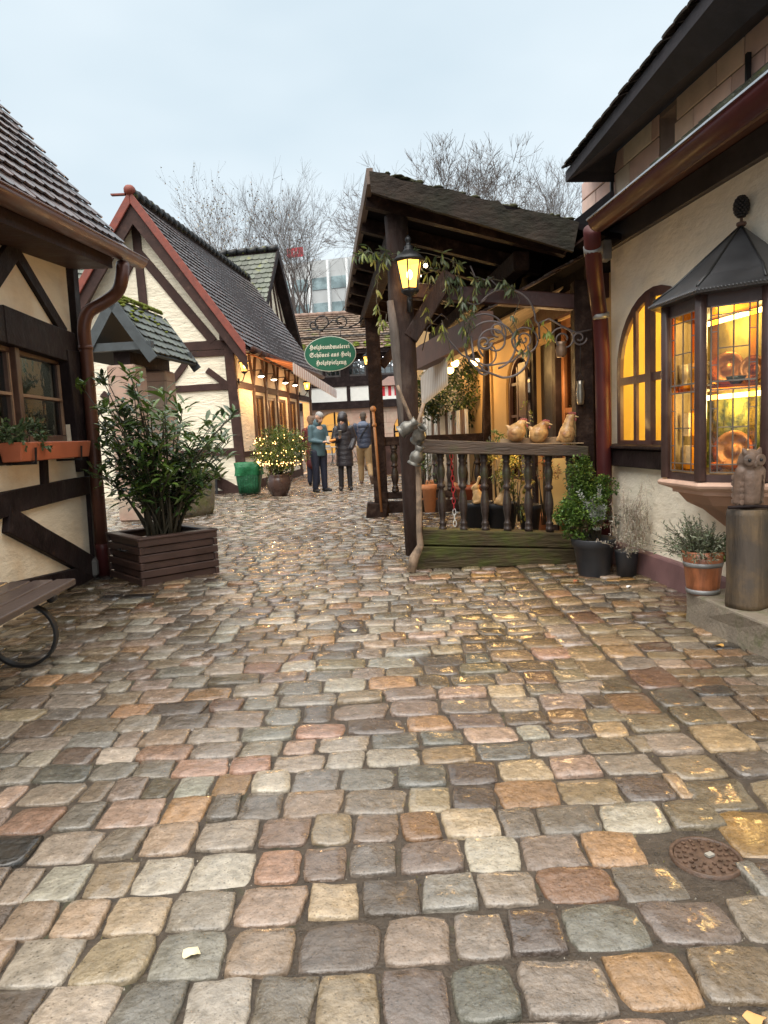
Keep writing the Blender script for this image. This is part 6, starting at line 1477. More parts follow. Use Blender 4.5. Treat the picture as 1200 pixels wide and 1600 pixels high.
# ------------------------------------------------------------------ climbing vine
VN = thing('climbing_vine', 'long-leaved evergreen vine trailing over the porch ironwork and lantern post', 'vine', tuple(yp(640, 400, YP)))
lv = MB(); st = MB(); VC = [(.10, .135, .06), (.07, .10, .045), (.14, .17, .075), (.085, .11, .06)]; VY = [(.26, .30, .06), (.20, .25, .06), (.30, .28, .08)]
runs = [([(560, 398), (575, 392), (592, 400), (610, 398), (640, 392), (668, 396), (700, 404), (728, 420)], 9, VC, 0), ([(562, 390), (575, 400), (590, 408)], 6, VY, 1), ([(596, 400), (590, 440), (588, 470), (595, 495), (600, 520)], 7, VY, 1), ([(690, 400), (697, 420), (700, 440), (704, 470)], 10, VC, 1),
        ([(705, 405), (716, 430), (722, 470), (726, 510), (735, 540)], 11, VC, 1), ([(735, 425), (748, 440), (770, 436), (790, 440), (800, 450)], 8, VC, 0), ([(740, 430), (742, 470), (735, 500), (730, 525)], 8, VC, 1),
        ([(670, 440), (668, 470), (672, 500), (680, 525)], 6, VY, 1), ([(690, 500), (700, 530), (706, 560)], 6, VY, 1), ([(800, 445), (812, 470), (800, 500), (815, 530), (822, 545)], 4, VC, 1), ([(845, 505), (855, 515), (860, 530)], 5, VY, 1), ([(830, 500), (835, 520)], 3, VY, 1), ([(650, 405), (655, 430), (690, 420)], 5, VC, 0), ([(604, 490), (602, 515)], 4, VY, 1)]
for pts, dens, cols, hang in runs:
    P_ = [yp(x, y, YP - .04 + random.uniform(-.05, .05)) for x, y in pts]; st.tube(P_, .004, 5)
    for i in range(len(P_) - 1):
        for q in range(dens):
            p = P_[i].lerp(P_[i + 1], random.random()) + V([random.gauss(0, .018) for _ in range(3)]); an = random.uniform(0, 6.28)
            if random.random() < .33: continue
            for w_ in range(3):
                d = V((math.cos(an + w_ * 1.1) * .6, math.sin(an + w_ * 1.1) * .5, -1.0 if hang or random.random() < .7 else .2)); c_ = random.choice(cols if random.random() < .85 else VY); s_ = random.uniform(.7, 1.2)
                lv.leaf(p, d, (math.cos(an), math.sin(an), .6), random.uniform(.05, .10), random.uniform(.013, .021), tuple(x * s_ for x in c_), .15)
lv.build('foliage', leafm, VN); st.build('stem', stm, VN)
# ------------------------------------------------------------------ forked branch with three pewter jugs
br = thing('forked_branch', 'pale forked driftwood branch leaning on the crooked porch post', 'branch', tuple(yp(645, 888, YP - .18)))
dw = mat('driftwood', (.27, .19, .13), .75, var=.35, vs=8, bump=.9, bs=25, stretch=(2, 2, .5), bd=.012, col2=(.14, .10, .07), c2s=9, c2t=(.5, .6))
yb = YP - .17
a = MB(); a.tube([yp(x, y, yb) for x, y in ((643, 893), (647, 872), (657, 852), (655, 830), (655, 790), (654, 740), (652, 700), (650, 680), (645, 662), (636, 640), (627, 618), (621, 602))], [.036, .042, .030, .026, .026, .024, .021, .020, .018, .016, .015, .012], 9); a.build('stem', dw, br)
a = MB(); a.tube([yp(x, y, yb - .01) for x, y in ((649, 682), (655, 655), (662, 630))], [.017, .015, .015], 8); a.build('fork', dw, br)
jm = mat('old_pewter', (.17, .16, .14), .38, metal=.55, var=.35, vs=15, bump=.3)
jprof = [(.058, 0), (.06, .008), (.05, .02), (.048, .03), (.058, .055), (.055, .085), (.034, .115), (.030, .13), (.045, .165), (.042, .166), (.028, .13), (.03, .11)]
for i, (x, y, dvec, lb) in enumerate(((636, 668, (.75, -.15, .5), 'dull pewter jug tied to the left side of the branch fork, mouth tipped right'), (655, 680, (.35, -.75, .85), 'dull pewter jug tied right of the branch fork, open mouth facing up'), (648, 722, (.35, -.2, .9), 'lowest of the pewter jugs, tied upright on the branch stem'))):
    M_ = V(dvec).normalized().to_track_quat('Z', 'Y').to_matrix(); c = yp(x, y, yb - .08); k = 1.0; c = c - M_ @ V((0, 0, .07 if i < 2 else .02)); t_ = MB(); t_.lathe([(r * k, z * k) for r, z in jprof], c, 18, M=M_, cap=False); t_.lathe([(.001, .003), (.057, .004)], c, 18, M=M_, cap=False)
    o = t_.build('jug', jm); tag(o, lb, 'jug')
# wooden staff at the rear post
stf = MB(); stf.tube([yp(596, 800, YF - .22), yp(588, 700, YF - .2), yp(583, 642, YF - .18)], [.018, .02, .022], 8); stf.ball(yp(583, 639, YF - .18), .045, 8, 6); stf.ball(yp(585, 664, YF - .19), .034, 8, 6)
tag(stf.build('wooden_staff', mat('staff_wood', (.36, .16, .06), .5, var=.3)), 'reddish wooden staff with a round knob leaning on the rear porch post', 'staff')
# plastic chain
chn = thing('plastic_chain', 'red and white plastic chain hanging behind the front balusters', 'chain', tuple(yp(708, 820, YP + .2)))
redp = mat('red_plastic', (.62, .03, .04), .4, bump=0); whp = mat('white_plastic', (.8, .78, .74), .4, bump=0)
ch = [yp(704.5 + (711 - 704.5) * t / 14, 700 + 122 * t / 14, YP + .2) for t in range(15)]
for i in range(14):
    a = MB(); m_ = (ch[i] + ch[i + 1]) / 2; h = (ch[i + 1] - ch[i]).length * .62; flat = i % 2; pts = []
    for k in range(11):
        t = 6.283 * k / 10; u = .014 * math.cos(t); w = h * math.sin(t); pts.append(m_ + (V((u, 0, w)) if flat else V((0, u, w)) + V((u * .3, 0, 0))))
    a.tube(pts, .0042, 5, cap=False); a.build('chain_link', redp if i < 11 else whp, chn)
# ------------------------------------------------------------------ pottery hens on a plank
zpk = yp(850, 692, YP + .04).z
pk = MB(); A_ = [yp(785, 690, YP - .01), yp(912, 697, YP - .01), yp(912, 680, YP - .01), yp(785, 679, YP - .01)]
A_ = [V((A_[0].x, YP - .0, zpk - .0)), V((A_[1].x, YP - .0, zpk - .02)), V((A_[1].x, YP - .0, zpk + .045)), V((A_[0].x, YP - .0, zpk + .05))]
pk.hexa([p + V((0, .09, 0)) for p in A_], [p + V((0, .12, 0)) for p in A_]); pk.hexa([V((A_[0].x, YP - .02, zpk - .002)), V((A_[1].x, YP - .02, zpk - .022)), V((A_[1].x, YP + .09, zpk - .022)), V((A_[0].x, YP + .09, zpk - .002))], [V((A_[0].x, YP - .02, zpk + .010)), V((A_[1].x, YP - .02, zpk - .010)), V((A_[1].x, YP + .09, zpk - .010)), V((A_[0].x, YP + .09, zpk + .010))])
tag(pk.build('plank_shelf', mat('shelf_pale', (.30, .20, .11), .6, var=.3, vs=8, bump=.5), bevel=.004), 'light wooden plank with a back lip fixed along the porch rail under the hens', 'shelf')
henm = mat('hen_glaze', (.52, .30, .12), .38, var=.35, vs=12, bump=.3, bs=30, coat=.25, col2=(.30, .13, .05), c2s=9, c2t=(.5, .64)); redc = mat('hen_comb', (.30, .07, .06), .5, var=.4)
def hen(x, yb_, w, h, label, tall=False):
    b = yp(x, yb_, YP + .03); s = w; T = thing('pottery_hen', label, 'figure', tuple(b)); a = MB()
    if not tall:
        a.capsule(b + V((-.01, 0, .075)), b + V((.0, 0, .085)), .078, .078); a.capsule(b + V((.0, 0, .10)), b + V((.04, 0, .155)), .06, .036); a.capsule(b + V((-.05, 0, .10)), b + V((-.085, 0, .14)), .035, .012); a.capsule(b + V((.04, 0, .155)), b + V((.062, -.005, .157)), .034, .028)
        hd = b + V((.062, -.01, .158))
    else:
        a.capsule(b + V((-.005, 0, .07)), b + V((0, 0, .10)), .07, .068); a.capsule(b + V((0, 0, .12)), b + V((.03, 0, .22)), .055, .036); a.capsule(b + V((-.045, 0, .07)), b + V((-.085, 0, .04)), .03, .012); a.capsule(b + V((.03, 0, .225)), b + V((.045, -.005, .232)), .036, .030)
        hd = b + V((.05, -.01, .235))
    a.build('body', henm, T, remesh=.006)
    a = MB()
    for k in range(4): a.ball(hd + V((-.028 + k * .016, 0, .030 - .004 * abs(k - 1))), (.010, .007, .014), 6, 5)
    a.ball(hd + V((.022, -.012, -.028)), (.009, .008, .016), 6, 5); a.build('comb', redc, T)
    a = MB(); a.capsule(hd + V((.02, -.01, .0)), hd + V((.045, -.014, -.006)), .009, .003); a.build('beak', mat('beak', (.6, .42, .2), .5), T)
    a = MB(); a.ball(hd + V((.008, -.031, .005)), .005, 6, 5); a.build('eye', iron, T)
    for s_ in (-1,):
        a = MB(); a.ball(b + V((-.02, -.066, .085)), (.04, .014, .03), 10, 7); a.build('wing', henm, T)
hen(808, 690, .18, .2, 'plump round pottery hen, left one of the pair on the plank'); hen(843, 692, .17, .2, 'plump round pottery hen in the middle of the plank, head turned'); hen(886, 694, .17, .25, 'tall slim pottery hen at the right end of the plank', True)
# ------------------------------------------------------------------ shop front behind the porch (same row)
SF = thing('porch_shop', 'ochre shop front under the porch with an arched dark window and glazed door', 'shop', tuple(WR.p(sc_ + 1.5, 0)))
S = lambda x: WR.sz(x, 620)[0]
e_ = S(768); ac = (S(787) + S(826)) / 2; ah = (S(787) - S(826)) / 2; zar = WR.sz(805, 552)[1]; zab = .55; spr = zar - ah * .9
arp = [(ac - ah, zab), (ac + ah, zab)] + [(ac + ah * math.cos(math.pi * k / 12), spr + (zar - spr) * math.sin(math.pi * k / 12)) for k in range(13)]
g0, g1 = S(915), S(868); d0_, d1_ = S(862), S(835); zgt, zgb = WR.sz(890, 492)[1], .45
wallslab(WR, [rect(sc_ + .005, -.05, e_, 2.9), arp, rect(g0, zgb, g1, zgt), rect(d0_, .05, d1_, 2.1)], .14, off=-.03).build('wall', plaster_y, SF)
a = MB(); a.hexa([WR.p(*q, -1.2) for q in rect(sc_, 0, e_, 2.8)], [WR.p(*q, -1.1) for q in rect(sc_, 0, e_, 2.8)]); a.build('shop_back', mat('brown_room', (.22, .10, .05), .8, var=.8, vs=4, bump=0, col2=(.4, .22, .08), c2s=5, c2t=(.5, .6)), SF)
window(SF, WR, g0, zgb, g1, zgt, 2, 2, mat('oak_frame', (.24, .10, .04), .45, var=.3, bump=.3), glass('dark_glass', (.6, .55, .5), .08), off=-.08, fw_=.08, bw=.05)
f_ = MB(); inn = [(ac + (x - ac) * .86, zab + (z - zab) * .95 + .03) for x, z in arp]; f_.prism([arp, inn], lambda p_, z: WR.p(p_, z, -.06), lambda p_, z: WR.p(p_, z, -.12)); f_ = f_.build('window', fr, SF)
a = MB()
for t in (-.3, .3): bar_in(WR, a, ac + ah * t, zab, ac + ah * t, zar - .15, .05, f=.0, t=.03, off=-.07)
for z in (.95, 1.35, 1.75): bar_in(WR, a, ac - ah, z, ac + ah, z, .035, f=-.005, t=.03, off=-.07)
a.build('glazing_bar', fr, f_)
a = MB(); a.prism([inn], lambda p_, z: WR.p(p_, z, -.10), lambda p_, z: WR.p(p_, z, -.105)); a.build('pane', glass('dark_glass', (.6, .55, .5), .08), f_)
a = MB(); a.hexa([WR.p(*q, -.14) for q in rect(d0_, .05, d1_, 2.1)], [WR.p(*q, -.08) for q in rect(d0_, .05, d1_, 2.1)]); a.build('door', mat('black_door', (.02, .015, .015), .5), SF)
for x, w_ in ((921, .16), (866, .10), (832, .12)): beam(WR, (S(x), 0), (S(x), 2.75), w_, raw=True, proud=.03, off=-.03).build('timber_post', timber, SF)
beam(WR, (sc_ + .1, zgt + .1), (e_, zgt + .18), .2, raw=True, proud=.05, off=-.03).build('lintel', mat('red_timber', (.10, .04, .03), .5), SF)
a = MB(); x0, x1 = S(829), S(818); a.hexa([WR.p(*q, .0) for q in rect(x1 - .0, 1.0, x0 + .12, 2.15)] if False else [WR.p(*q, .03) for q in rect(x0, 1.35, x1, 1.95)], [WR.p(*q, .06) for q in rect(x0, 1.35, x1, 1.95)]); a.build('notice_case', mat('case_wood', (.10, .055, .035), .5), SF)
a = MB(); a.hexa([WR.p(*q, -.04) for q in rect(sc_ + .01, 2.47, e_, 3.1)], [WR.p(*q, -.005) for q in rect(sc_ + .01, 2.47, e_, 3.1)]); a.build('upper_boards', MATS['black_boards'], SF)
# tin pail and tankard hanging from the ironwork
for (x, y0_, y1_, r_, lb, m_) in ((877, 535, 558, .05, 'small brown tin pail hanging under the porch ironwork by the glazed window', mat('tin_brown', (.22, .14, .09), .4, metal=.5)), (907, 596, 632, .035, 'tall dark tankard with a handle hanging at the right end of the porch', pew)):
    c = yp(x, y1_, YP + .0); h = (y1_ - y0_) * 6.1 / FPX; t_ = thing('hanging_vessel', lb, 'vessel', tuple(c)); a = MB(); a.lathe([(r_ * .7, 0), (r_ * .85, h * .1), (r_, h * .5), (r_ * .75, h * .8), (r_ * .95, h)], c, 14, cap=True); a.build('body', m_, t_)
    a = MB(); a.tube([c + V((-r_ * .9, 0, h)), c + V((0, 0, h + .07)), c + V((r_ * .9, 0, h))], .003, 5); a.tube([c + V((0, 0, h + .07)), yp(x, 520, YP)], .003, 5); a.build('handle', iron, t_)
# ------------------------------------------------------------------ things standing inside the porch
pt_t = mat('terracotta', (.50, .20, .08), .7, var=.2, bump=.3)
def pot(x, yb_, Yd, r, h, m_, label, nm='plant_pot'):
    c = yp(x, yb_, Yd); c.z = max(c.z, .02) if c.z > .1 else .02; t_ = MB(); t_.lathe([(r * .68, 0), (r * .92, h * .82), (r, h * .83), (r * 1.03, h), (r * .9, h), (r * .85, h * .85)], c, 20); return tag(t_.build(nm, m_), label, 'pot'), c
blk_ = mat('black_pot', (.022, .024, .03), .5)
pot(745, 830, 7.0, .17, .30, blk_, 'black tub behind the balusters carrying the little rabbits, left one'); pot(785, 830, 6.95, .17, .29, blk_, 'black tub behind the balusters right beside the figurines, centre one'); pot(828, 832, 6.9, .12, .28, blk_, 'narrow black tub behind the balusters below the yellowing climber')
pot(884, 832, 6.8, .08, .26, pt_t, 'terracotta pot behind the balusters next to the box shrub'); pot(672, 800, 8.2, .09, .32, pt_t, 'tall slim terracotta pot just right of the crooked porch post'); pot(735, 790, 9.2, .2, .26, mat('orange_tub', (.28, .07, .03), .55), 'wide orange-red tub by the back rail of the porch')
pot(852, 828, 7.6, .10, .25, pt_t, 'terracotta pot deep in the porch before the glowing yellow wall')
# rabbits
rbm = mat('rabbit_glaze', (.62, .38, .16), .5, var=.25, vs=14, bump=.2)
def rabbit(x, y, Yd, k, label, flip=1):
    b = yp(x, y, Yd); T = thing('rabbit_figurine', label, 'figure', tuple(b)); a = MB()
    a.capsule(b + V((.01 * flip, 0, .045 * k)), b + V((-.01 * flip, 0, .085 * k)), .045 * k, .032 * k); a.capsule(b + V((-.02 * flip, 0, .125 * k)), b + V((-.04 * flip, 0, .118 * k)), .028 * k, .02 * k)
    for s_ in (-1, 1): a.capsule(b + V((-.008 * flip, s_ * .012 * k, .14 * k)), b + V((.02 * flip, s_ * .018 * k, .20 * k)), .008 * k, .010 * k); a.capsule(b + V((.0, s_ * .03 * k, .02 * k)), b + V((-.04 * flip, s_ * .03 * k, .012 * k)), .018 * k, .012 * k); a.capsule(b + V((-.02 * flip, s_ * .025 * k, .075 * k)), b + V((-.045 * flip, s_ * .02 * k, .03 * k)), .012 * k, .009 * k)
    a.ball(b + V((.05 * k * flip, 0, .03 * k)), .016 * k, 8, 6); a.build('body', rbm, T, remesh=.0055 * k)
    a = MB(); a.ball(b + V((-.036 * flip * k, -.022 * k, .128 * k)), .004 * k, 6, 4); a.build('eye', iron, T)
rabbit(747, 787, 6.85, 1.3, 'small yellow rabbit figurine sitting on the leftmost black tub'); rabbit(783, 790, 6.8, 1.1, 'yellow rabbit figurine facing the other way on the centre black tub', -1)
LB = [(.30, .27, .05), (.20, .22, .05), (.12, .16, .04), (.36, .25, .06)]
def shrub_at(x, y, Yd, rad, n, ln, w, cols, nm, label, cat='plant', base_y=None, **k):
    c = yp(x, y, Yd); T = thing(nm, label, cat, tuple(yp(x, base_y or y, Yd))); a = MB(); foliage(a, c, rad, n, ln, w, cols, **k); a.build('foliage', leafm, T)
    a = MB(); b_ = yp(x, base_y or (y + 40), Yd)
    for q in range(5): a.tube([b_ + V((random.uniform(-.03, .03), 0, 0)), c + V((random.uniform(-1, 1) * rad[0] * .6, random.uniform(-1, 1) * rad[1] * .6, random.uniform(-.3, .7) * rad[2]))], [.007, .003], 5)
    a.build('stem', stm, T); return T
shrub_at(808, 755, 6.75, (.14, .12, .32), 700, .05, .018, LB, 'yellowing_climber', 'yellow-green climber with drooping leaves rising from the tubs inside the porch', base_y=815, droop=.5)
shrub_at(780, 725, 7.0, (.13, .12, .18), 300, .05, .02, [(.16, .18, .04), (.3, .22, .06)], 'potted_plant', 'bushy olive plant over the centre black tub in the porch', base_y=790)
shrub_at(850, 740, 6.9, (.14, .12, .16), 160, .035, .014, [(.35, .08, .03), (.16, .15, .04), (.28, .12, .04)], 'berry_plant', 'thin twigs with red berries before the yellow wall in the porch', base_y=820)
shrub_at(640 + 20, 745, 8.6, (.22, .2, .35), 260, .06, .02, GRN, 'potted_plant', 'green plant behind the crooked post beyond the side rail', base_y=800)
shrub_at(900, 668, 6.6, (.13, .12, .2), 260, .035, .012, [(.30, .30, .06), (.18, .2, .05)], 'potted_plant', 'yellowish plant behind the tall pottery hen', base_y=700)
shrub_at(770 + 2, 685, 6.3, (.09, .05, .05), 120, .035, .013, [(.18, .24, .05), (.12, .16, .04)], 'potted_plant', 'low green plant peeping over the rail left of the hens', base_y=700)
shrub_at(822, 650, 6.7, (.05, .05, .16), 60, .035, .013, [(.16, .2, .05), (.24, .26, .06)], 'potted_plant', 'thin upright green shoot between the two plump hens', base_y=700)
a = MB(); pa, pb_ = yp(900, 715, 7.0), yp(858, 820, 7.0)  # added panel: warm lamp glow on the wall is put into its yellow
a.hexa([V((pb_.x, 7.0, pb_.z)), V((pa.x + .1, 7.0, pb_.z)), V((pa.x + .1, 7.0, pa.z)), V((pb_.x, 7.0, pa.z))], [V((pb_.x, 7.03, pb_.z)), V((pa.x + .1, 7.03, pb_.z)), V((pa.x + .1, 7.03, pa.z)), V((pb_.x, 7.03, pa.z))])
tag(a.build('wall_glow_panel', mat('wall_glow_yellow', (.85, .62, .25), .7, var=.1, vs=6)), 'board behind the right balusters, its yellow standing in for lamp glow on the wall', 'board')
lamp(V((1.25, 6.75, 1.15)), 7, (1, .62, .22), .14); lamp(yp(705, 520, 7.6), 1.2, (1, .6, .25)); lamp(yp(850, 600, 7.2), 6, (1, .62, .28), .14)
a = MB(); a.ball(yp(665, 415, YP + .15), .018, 8, 6); tag(a.build('porch_bulb', emat('white_bulb', (1, .82, .55), 12)), 'small bright bulb glowing right beside the lantern cap', 'bulb'); a = MB(); a.ball(yp(657, 431, YP + .12), .009, 8, 6); tag(a.build('porch_bulb', emat('white_bulb', (1, .82, .55), 12)), 'tiny bulb glowing just below the brighter one beside the lantern', 'bulb')
# ------------------------------------------------------------------ next house in the right row
XN = thing('awning_house', 'ochre house beyond the porch with a scalloped awning and slatted front', 'house', tuple(WR.p(e_ + 2, 0)))
e2 = WR.sz(652, 650)[0]; z_u = 3.3
wallslab(WR, [rect(e_ + .02, -.05, e2 + 3, 3.6)], .2, off=.0).build('wall', plaster_y, XN)
A = WR.at(657, 590, 1.2); B = WR.at(697, 546, 1.2); ns = 30; a = MB()
for i in range(ns):
    p, q = A.lerp(B, i / ns), A.lerp(B, (i + 1) / ns); m_ = (p + q) / 2; c_ = (.82, .80, .76) if i % 2 else (.68, .62, .56); h1 = .26; o_ = WR.n * .012
    a.add([p, q, q - V((0, 0, h1)), m_ - V((0, 0, h1 + .08)), p - V((0, 0, h1)), p - o_, q - o_, q - o_ - V((0, 0, h1)), m_ - o_ - V((0, 0, h1 + .08)), p - o_ - V((0, 0, h1))], [(0, 1, 2, 3, 4), (9, 8, 7, 6, 5), (2, 7, 8, 3), (3, 8, 9, 4)], c_)
a.build('awning_valance', MATS['valance'], XN)
qa, qb = WR.p((A - WR.o).dot(WR.d), A.z + .5, .02), WR.p((B - WR.o).dot(WR.d), B.z + .55, .02)
a = MB(); a.hexa([A, B, qb, qa], [p + V((0, 0, .02)) for p in (A, B, qb, qa)]); a.build('awning', mat('awning_plain', (.6, .5, .36), .8, trans=.4), XN)
rp0, rp1 = WR.at(655, 562, 1.35), WR.at(762, 506, 1.0); a = MB(); a.bar(rp0, rp1, .12, .22); a.build('eave_beam', mat('eave_brown', (.16, .09, .07), .6), XN)
a = MB(); U_ = (rp1 - rp0); n4 = U_.cross(WR.n).normalized(); tile_roof(a, rp1 + V((0, 0, .1)), -U_, -WR.n + V((0, 0, .5)), U_.length, 1.4, .2, .17, base=(.9, .8, .7)); a.build('roof', tile_m, XN)
slm = [mat('slat_white', (.62, .60, .55), .6), mat('slat_brown', (.14, .08, .05), .6)]
k = 0; s_ = e_ + .25
while s_ < e2 and k < 60:
    a = MB(); a.hexa([WR.p(s_, .05, .28), WR.p(s_ + .09, .05, .28), WR.p(s_ + .09, 1.5, .28), WR.p(s_, 1.5, .28)], [WR.p(s_, .05, .31), WR.p(s_ + .09, .05, .31), WR.p(s_ + .09, 1.5, .31), WR.p(s_, 1.5, .31)]); a.build('slat', slm[0 if k % 4 in (0, 3) else 1], XN); s_ += .15; k += 1
for x in (691, 668): a = MB(); q = WR.sz(x, 650, .35)[0]; a.bar(WR.p(q, 0, .35), WR.p(q, 2.5, .35), .08); a.build('white_post', slm[0], XN)
for i, (x, y) in enumerate(((678, 582), (703, 578), (711, 567), (742, 565))):
    p = WR.at(x, y, .5); o = MB(); o.ball(p, .055, 10, 7); b_ = o.build('lamp_globe', emat('globe', (1, .62, .18), 11), XN); o = MB(); o.lathe([(.03, .12), (.09, .03), (.085, .03)], p, 10); o.build('lamp_shade', sh, b_)
    lamp(p - V((0, 0, .12)), 7, (1, .58, .2), .12)
for (x, y, rx, rz_, n, lb) in ((672, 622, .30, .36, 1500, 'clipped round evergreen in a tub by the white post beyond the porch'), (733, 610, .42, .48, 2400, 'larger dark round evergreen nearer the porch, below the globe lamps')):
    Yd = 11.6 if x < 700 else 10.9; shrub_at(x, y, Yd, (rx, rx, rz_), n, .07, .035, [(.035, .065, .02), (.05, .085, .025), (.02, .04, .015), (.09, .12, .03)], 'potted_tree', lb, 'shrub', base_y=760, shell=.2)
    c = yp(x, 760, Yd); a = MB(); a.lathe([(.16, 0), (.24, .4), (.22, .4)], (c.x, c.y, 0), 16); tag(a.build('plant_tub', pt_t), 'terracotta tub under the ' + ('round evergreen by the white post' if x < 700 else 'larger dark evergreen'), 'pot')
# ------------------------------------------------------------------ people
skin = mat('skin', (.52, .30, .21), .5, var=.08, vs=30, bump=.05); skin2 = mat('skin_pale', (.58, .36, .27), .5, var=.08, vs=30, bump=.05)
def person(foot, rz, label, parts, objs):
    """parts are laid out in a local frame (x to the figure's left, -y forward) and turned by rz"""
    T = thing('person', label, 'person', (0, 0, 0)); T['_base'] = (0, 0, 0); made = []
    for nm, m_, caps, vox, kw in parts:
        a = MB()
        for c in caps:
            if c[0] == 'flat': a.tube([V((0, c[4] if len(c) > 4 else 0, z)) for z, r in c[1]], [r for z, r in c[1]], 24, sx=c[2]); continue
            p, q, ra, rb = c[:4]; a.capsule(V(p), V(q), ra, rb, 12, c[4] if len(c) > 4 else 1.0)
        made.append(a.build(nm, m_, T, remesh=vox))
    T.location = foot; T.rotation_euler = (0, 0, rz); return T
def hand_caps(w, d, side_, k=1.0, curl=.5):
    """palm, four curled fingers and a thumb; w wrist, d direction of the palm"""
    w = V(w); d = V(d).normalized(); x = d.cross(V((0, 0, 1))).normalized(); u = x.cross(d); out_ = [(w, w + d * .045, .021, .027)]
    for i, (ln, r_) in enumerate(((.038, .0085), (.044, .009), (.041, .0085), (.032, .0075))):
        b = w + d * .062 + x * (.0225 - .015 * i) * side_; m_ = b + d * ln * .6 - u * ln * .25 * curl; e = m_ + d * ln * .35 * (1 - curl) - u * ln * .75 * curl
        out_ += [(b, m_, r_, r_ * .95), (m_, e, r_ * .95, r_ * .8)]
    tb = w + d * .02 + x * .026 * side_; tm = tb + d * .028 + x * .016 * side_ - u * .006; out_ += [(tb, tm, .011, .010), (tm, tm + d * .024 - u * .008, .010, .008)]
    return out_
def head_caps(c, tilt=(0, 0), face=(0, -1)):
    """head about c (centre), face towards the given direction"""
    f = V((face[0], face[1], tilt[1])).normalized(); s_ = V((-f.y, f.x, 0)).normalized(); u = s_.cross(f) if s_.cross(f).z > 0 else -s_.cross(f); c = V(c)
    cs = [(c + u * .03 - f * .015, c + u * .035 + f * .01, .083, .08), (c - u * .035 + f * .02, c - u * .045 + f * .03, .066, .058), (c - u * .085 + f * .05, c - u * .088 + f * .055, .032, .03),
          (c + u * .005 + f * .088, c - u * .022 + f * .104, .010, .015), (c - u * .052 + f * .085 - s_ * .012, c - u * .052 + f * .085 + s_ * .012, .011, .011), (c - u * .065 + f * .082 - s_ * .010, c - u * .065 + f * .082 + s_ * .010, .010, .010)]
    for k in (-1, 1): cs += [(c + s_ * .079 * k + u * .015, c + s_ * .082 * k - u * .02, .014, .011), (c + u * .03 + f * .076 + s_ * .016 * k, c + u * .028 + f * .068 + s_ * .045 * k, .012, .010)]
    return cs, f, s_, u
def face_bits(T, c, f, s_, u):
    a = MB()
    for k in (-1, 1): a.capsule(c + u * .012 + f * .079 + s_ * .028 * k, c + u * .012 + f * .080 + s_ * .036 * k, .009, .007)
    a.build('eyes', mat('eye_dark', (.03, .02, .02), .3, bump=0), T)
    a = MB()
    for k in (-1, 1): a.capsule(c + u * .036 + f * .083 + s_ * .018 * k, c + u * .038 + f * .074 + s_ * .048 * k, .005, .004)
    a.build('eyebrows', mat('brow', (.05, .035, .03), .8, bump=0), T)
    a = MB(); a.capsule(c - u * .057 + f * .093 - s_ * .016, c - u * .057 + f * .093 + s_ * .016, .006, .006); a.build('lips', mat('lips', (.40, .15, .12), .5, bump=0), T)
def body_caps(hip, chest, neck, headc, extra): return [(hip, chest, .12, .14), (chest, neck, .12, .055), (neck, headc, .052, .055)] + extra
# ---- man in the teal jacket
Hh = 1.78
mf = gp(501, 769); hc = V((.0, -.10, 1.60)); cs, f, s_, u = head_caps(hc, (0, -.45), (.1, -1))
Lsh, Rsh = V((.17, .0, 1.40)), V((-.17, .0, 1.40))
elL, elR = V((.20, -.05, 1.13)), V((-.20, -.02, 1.12)); wrL, wrR = V((.10, -.27, 1.06)), V((-.04, -.28, 1.08))
def legcaps(hx, kx, ax, ky=0, ay=0, hz=.92, r=(.092, .062, .045)): return [((hx, 0, hz), (kx, ky, .50), r[0], r[1]), ((kx, ky, .50), (ax, ay, .10), r[1], r[2])]
bodyM = [((0, 0, .95), (0, 0, 1.35), .12, .13), ((0, 0, 1.36), (-.02, -.03, 1.47), .10, .06), ((-.02, -.03, 1.46), tuple(hc - V((0, 0, .05))), .055, .055), (Lsh, elL, .045, .038), (elL, wrL, .036, .026), (Rsh, elR, .045, .038), (elR, wrR, .036, .026)] + cs + legcaps(.10, .11, .12, 0, 0, .92, (.07, .05, .035)) + legcaps(-.10, -.11, -.12, -.02, 0, .92, (.07, .05, .035)) + hand_caps(wrR, (.55, -.6, .15), 1, curl=.6) + hand_caps(wrL, (-.3, -.9, .1), -1, curl=.6)
jac = [('flat', [(.78, .135), (.84, .14), (.95, .138), (1.1, .14), (1.3, .142), (1.40, .11)], 1.22), ((-.10, 0, 1.38), (.10, 0, 1.38), .085, .085), ((0, 0, 1.40), (-.02, -.03, 1.50), .11, .075), (Lsh, elL, .066, .056), (elL, V(wrL).lerp(V(elL), .1), .055, .043), (Rsh, elR, .066, .056), (elR, V(wrR).lerp(V(elR), .12), .055, .043)]
tr_ = legcaps(.095, .105, .12, -.01, 0, .86, (.11, .078, .062)) + legcaps(-.095, -.11, -.125, -.03, 0, .86, (.11, .078, .062)) + [((-.06, 0, .88), (.06, 0, .88), .12, .12)]
shoeM = [((.12, .04, .05), (.15, -.16, .04), .048, .042)], [((-.125, .04, .05), (-.15, -.14, .04), .048, .042)]
hairM = [(hc + u * .055 - f * .03, hc + u * .060 + f * .02, .078, .072), (hc - f * .05 + u * .01, hc - f * .045 - u * .03, .068, .05)]
beard = [(hc - u * .075 + f * .045, hc - u * .08 + f * .06, .042, .038), (hc - u * .05 + s_ * .05 + f * .02, hc - u * .05 - s_ * .05 + f * .02, .034, .034)]
jm1 = mat('jacket_teal', (.055, .105, .125), .6, var=.12, vs=6, bump=.3, bs=14, bd=.01); trm = mat('trousers_navy', (.012, .016, .035), .7, var=.2, bump=.3, bs=12); shm = mat('shoe_black', (.02, .018, .02), .45)
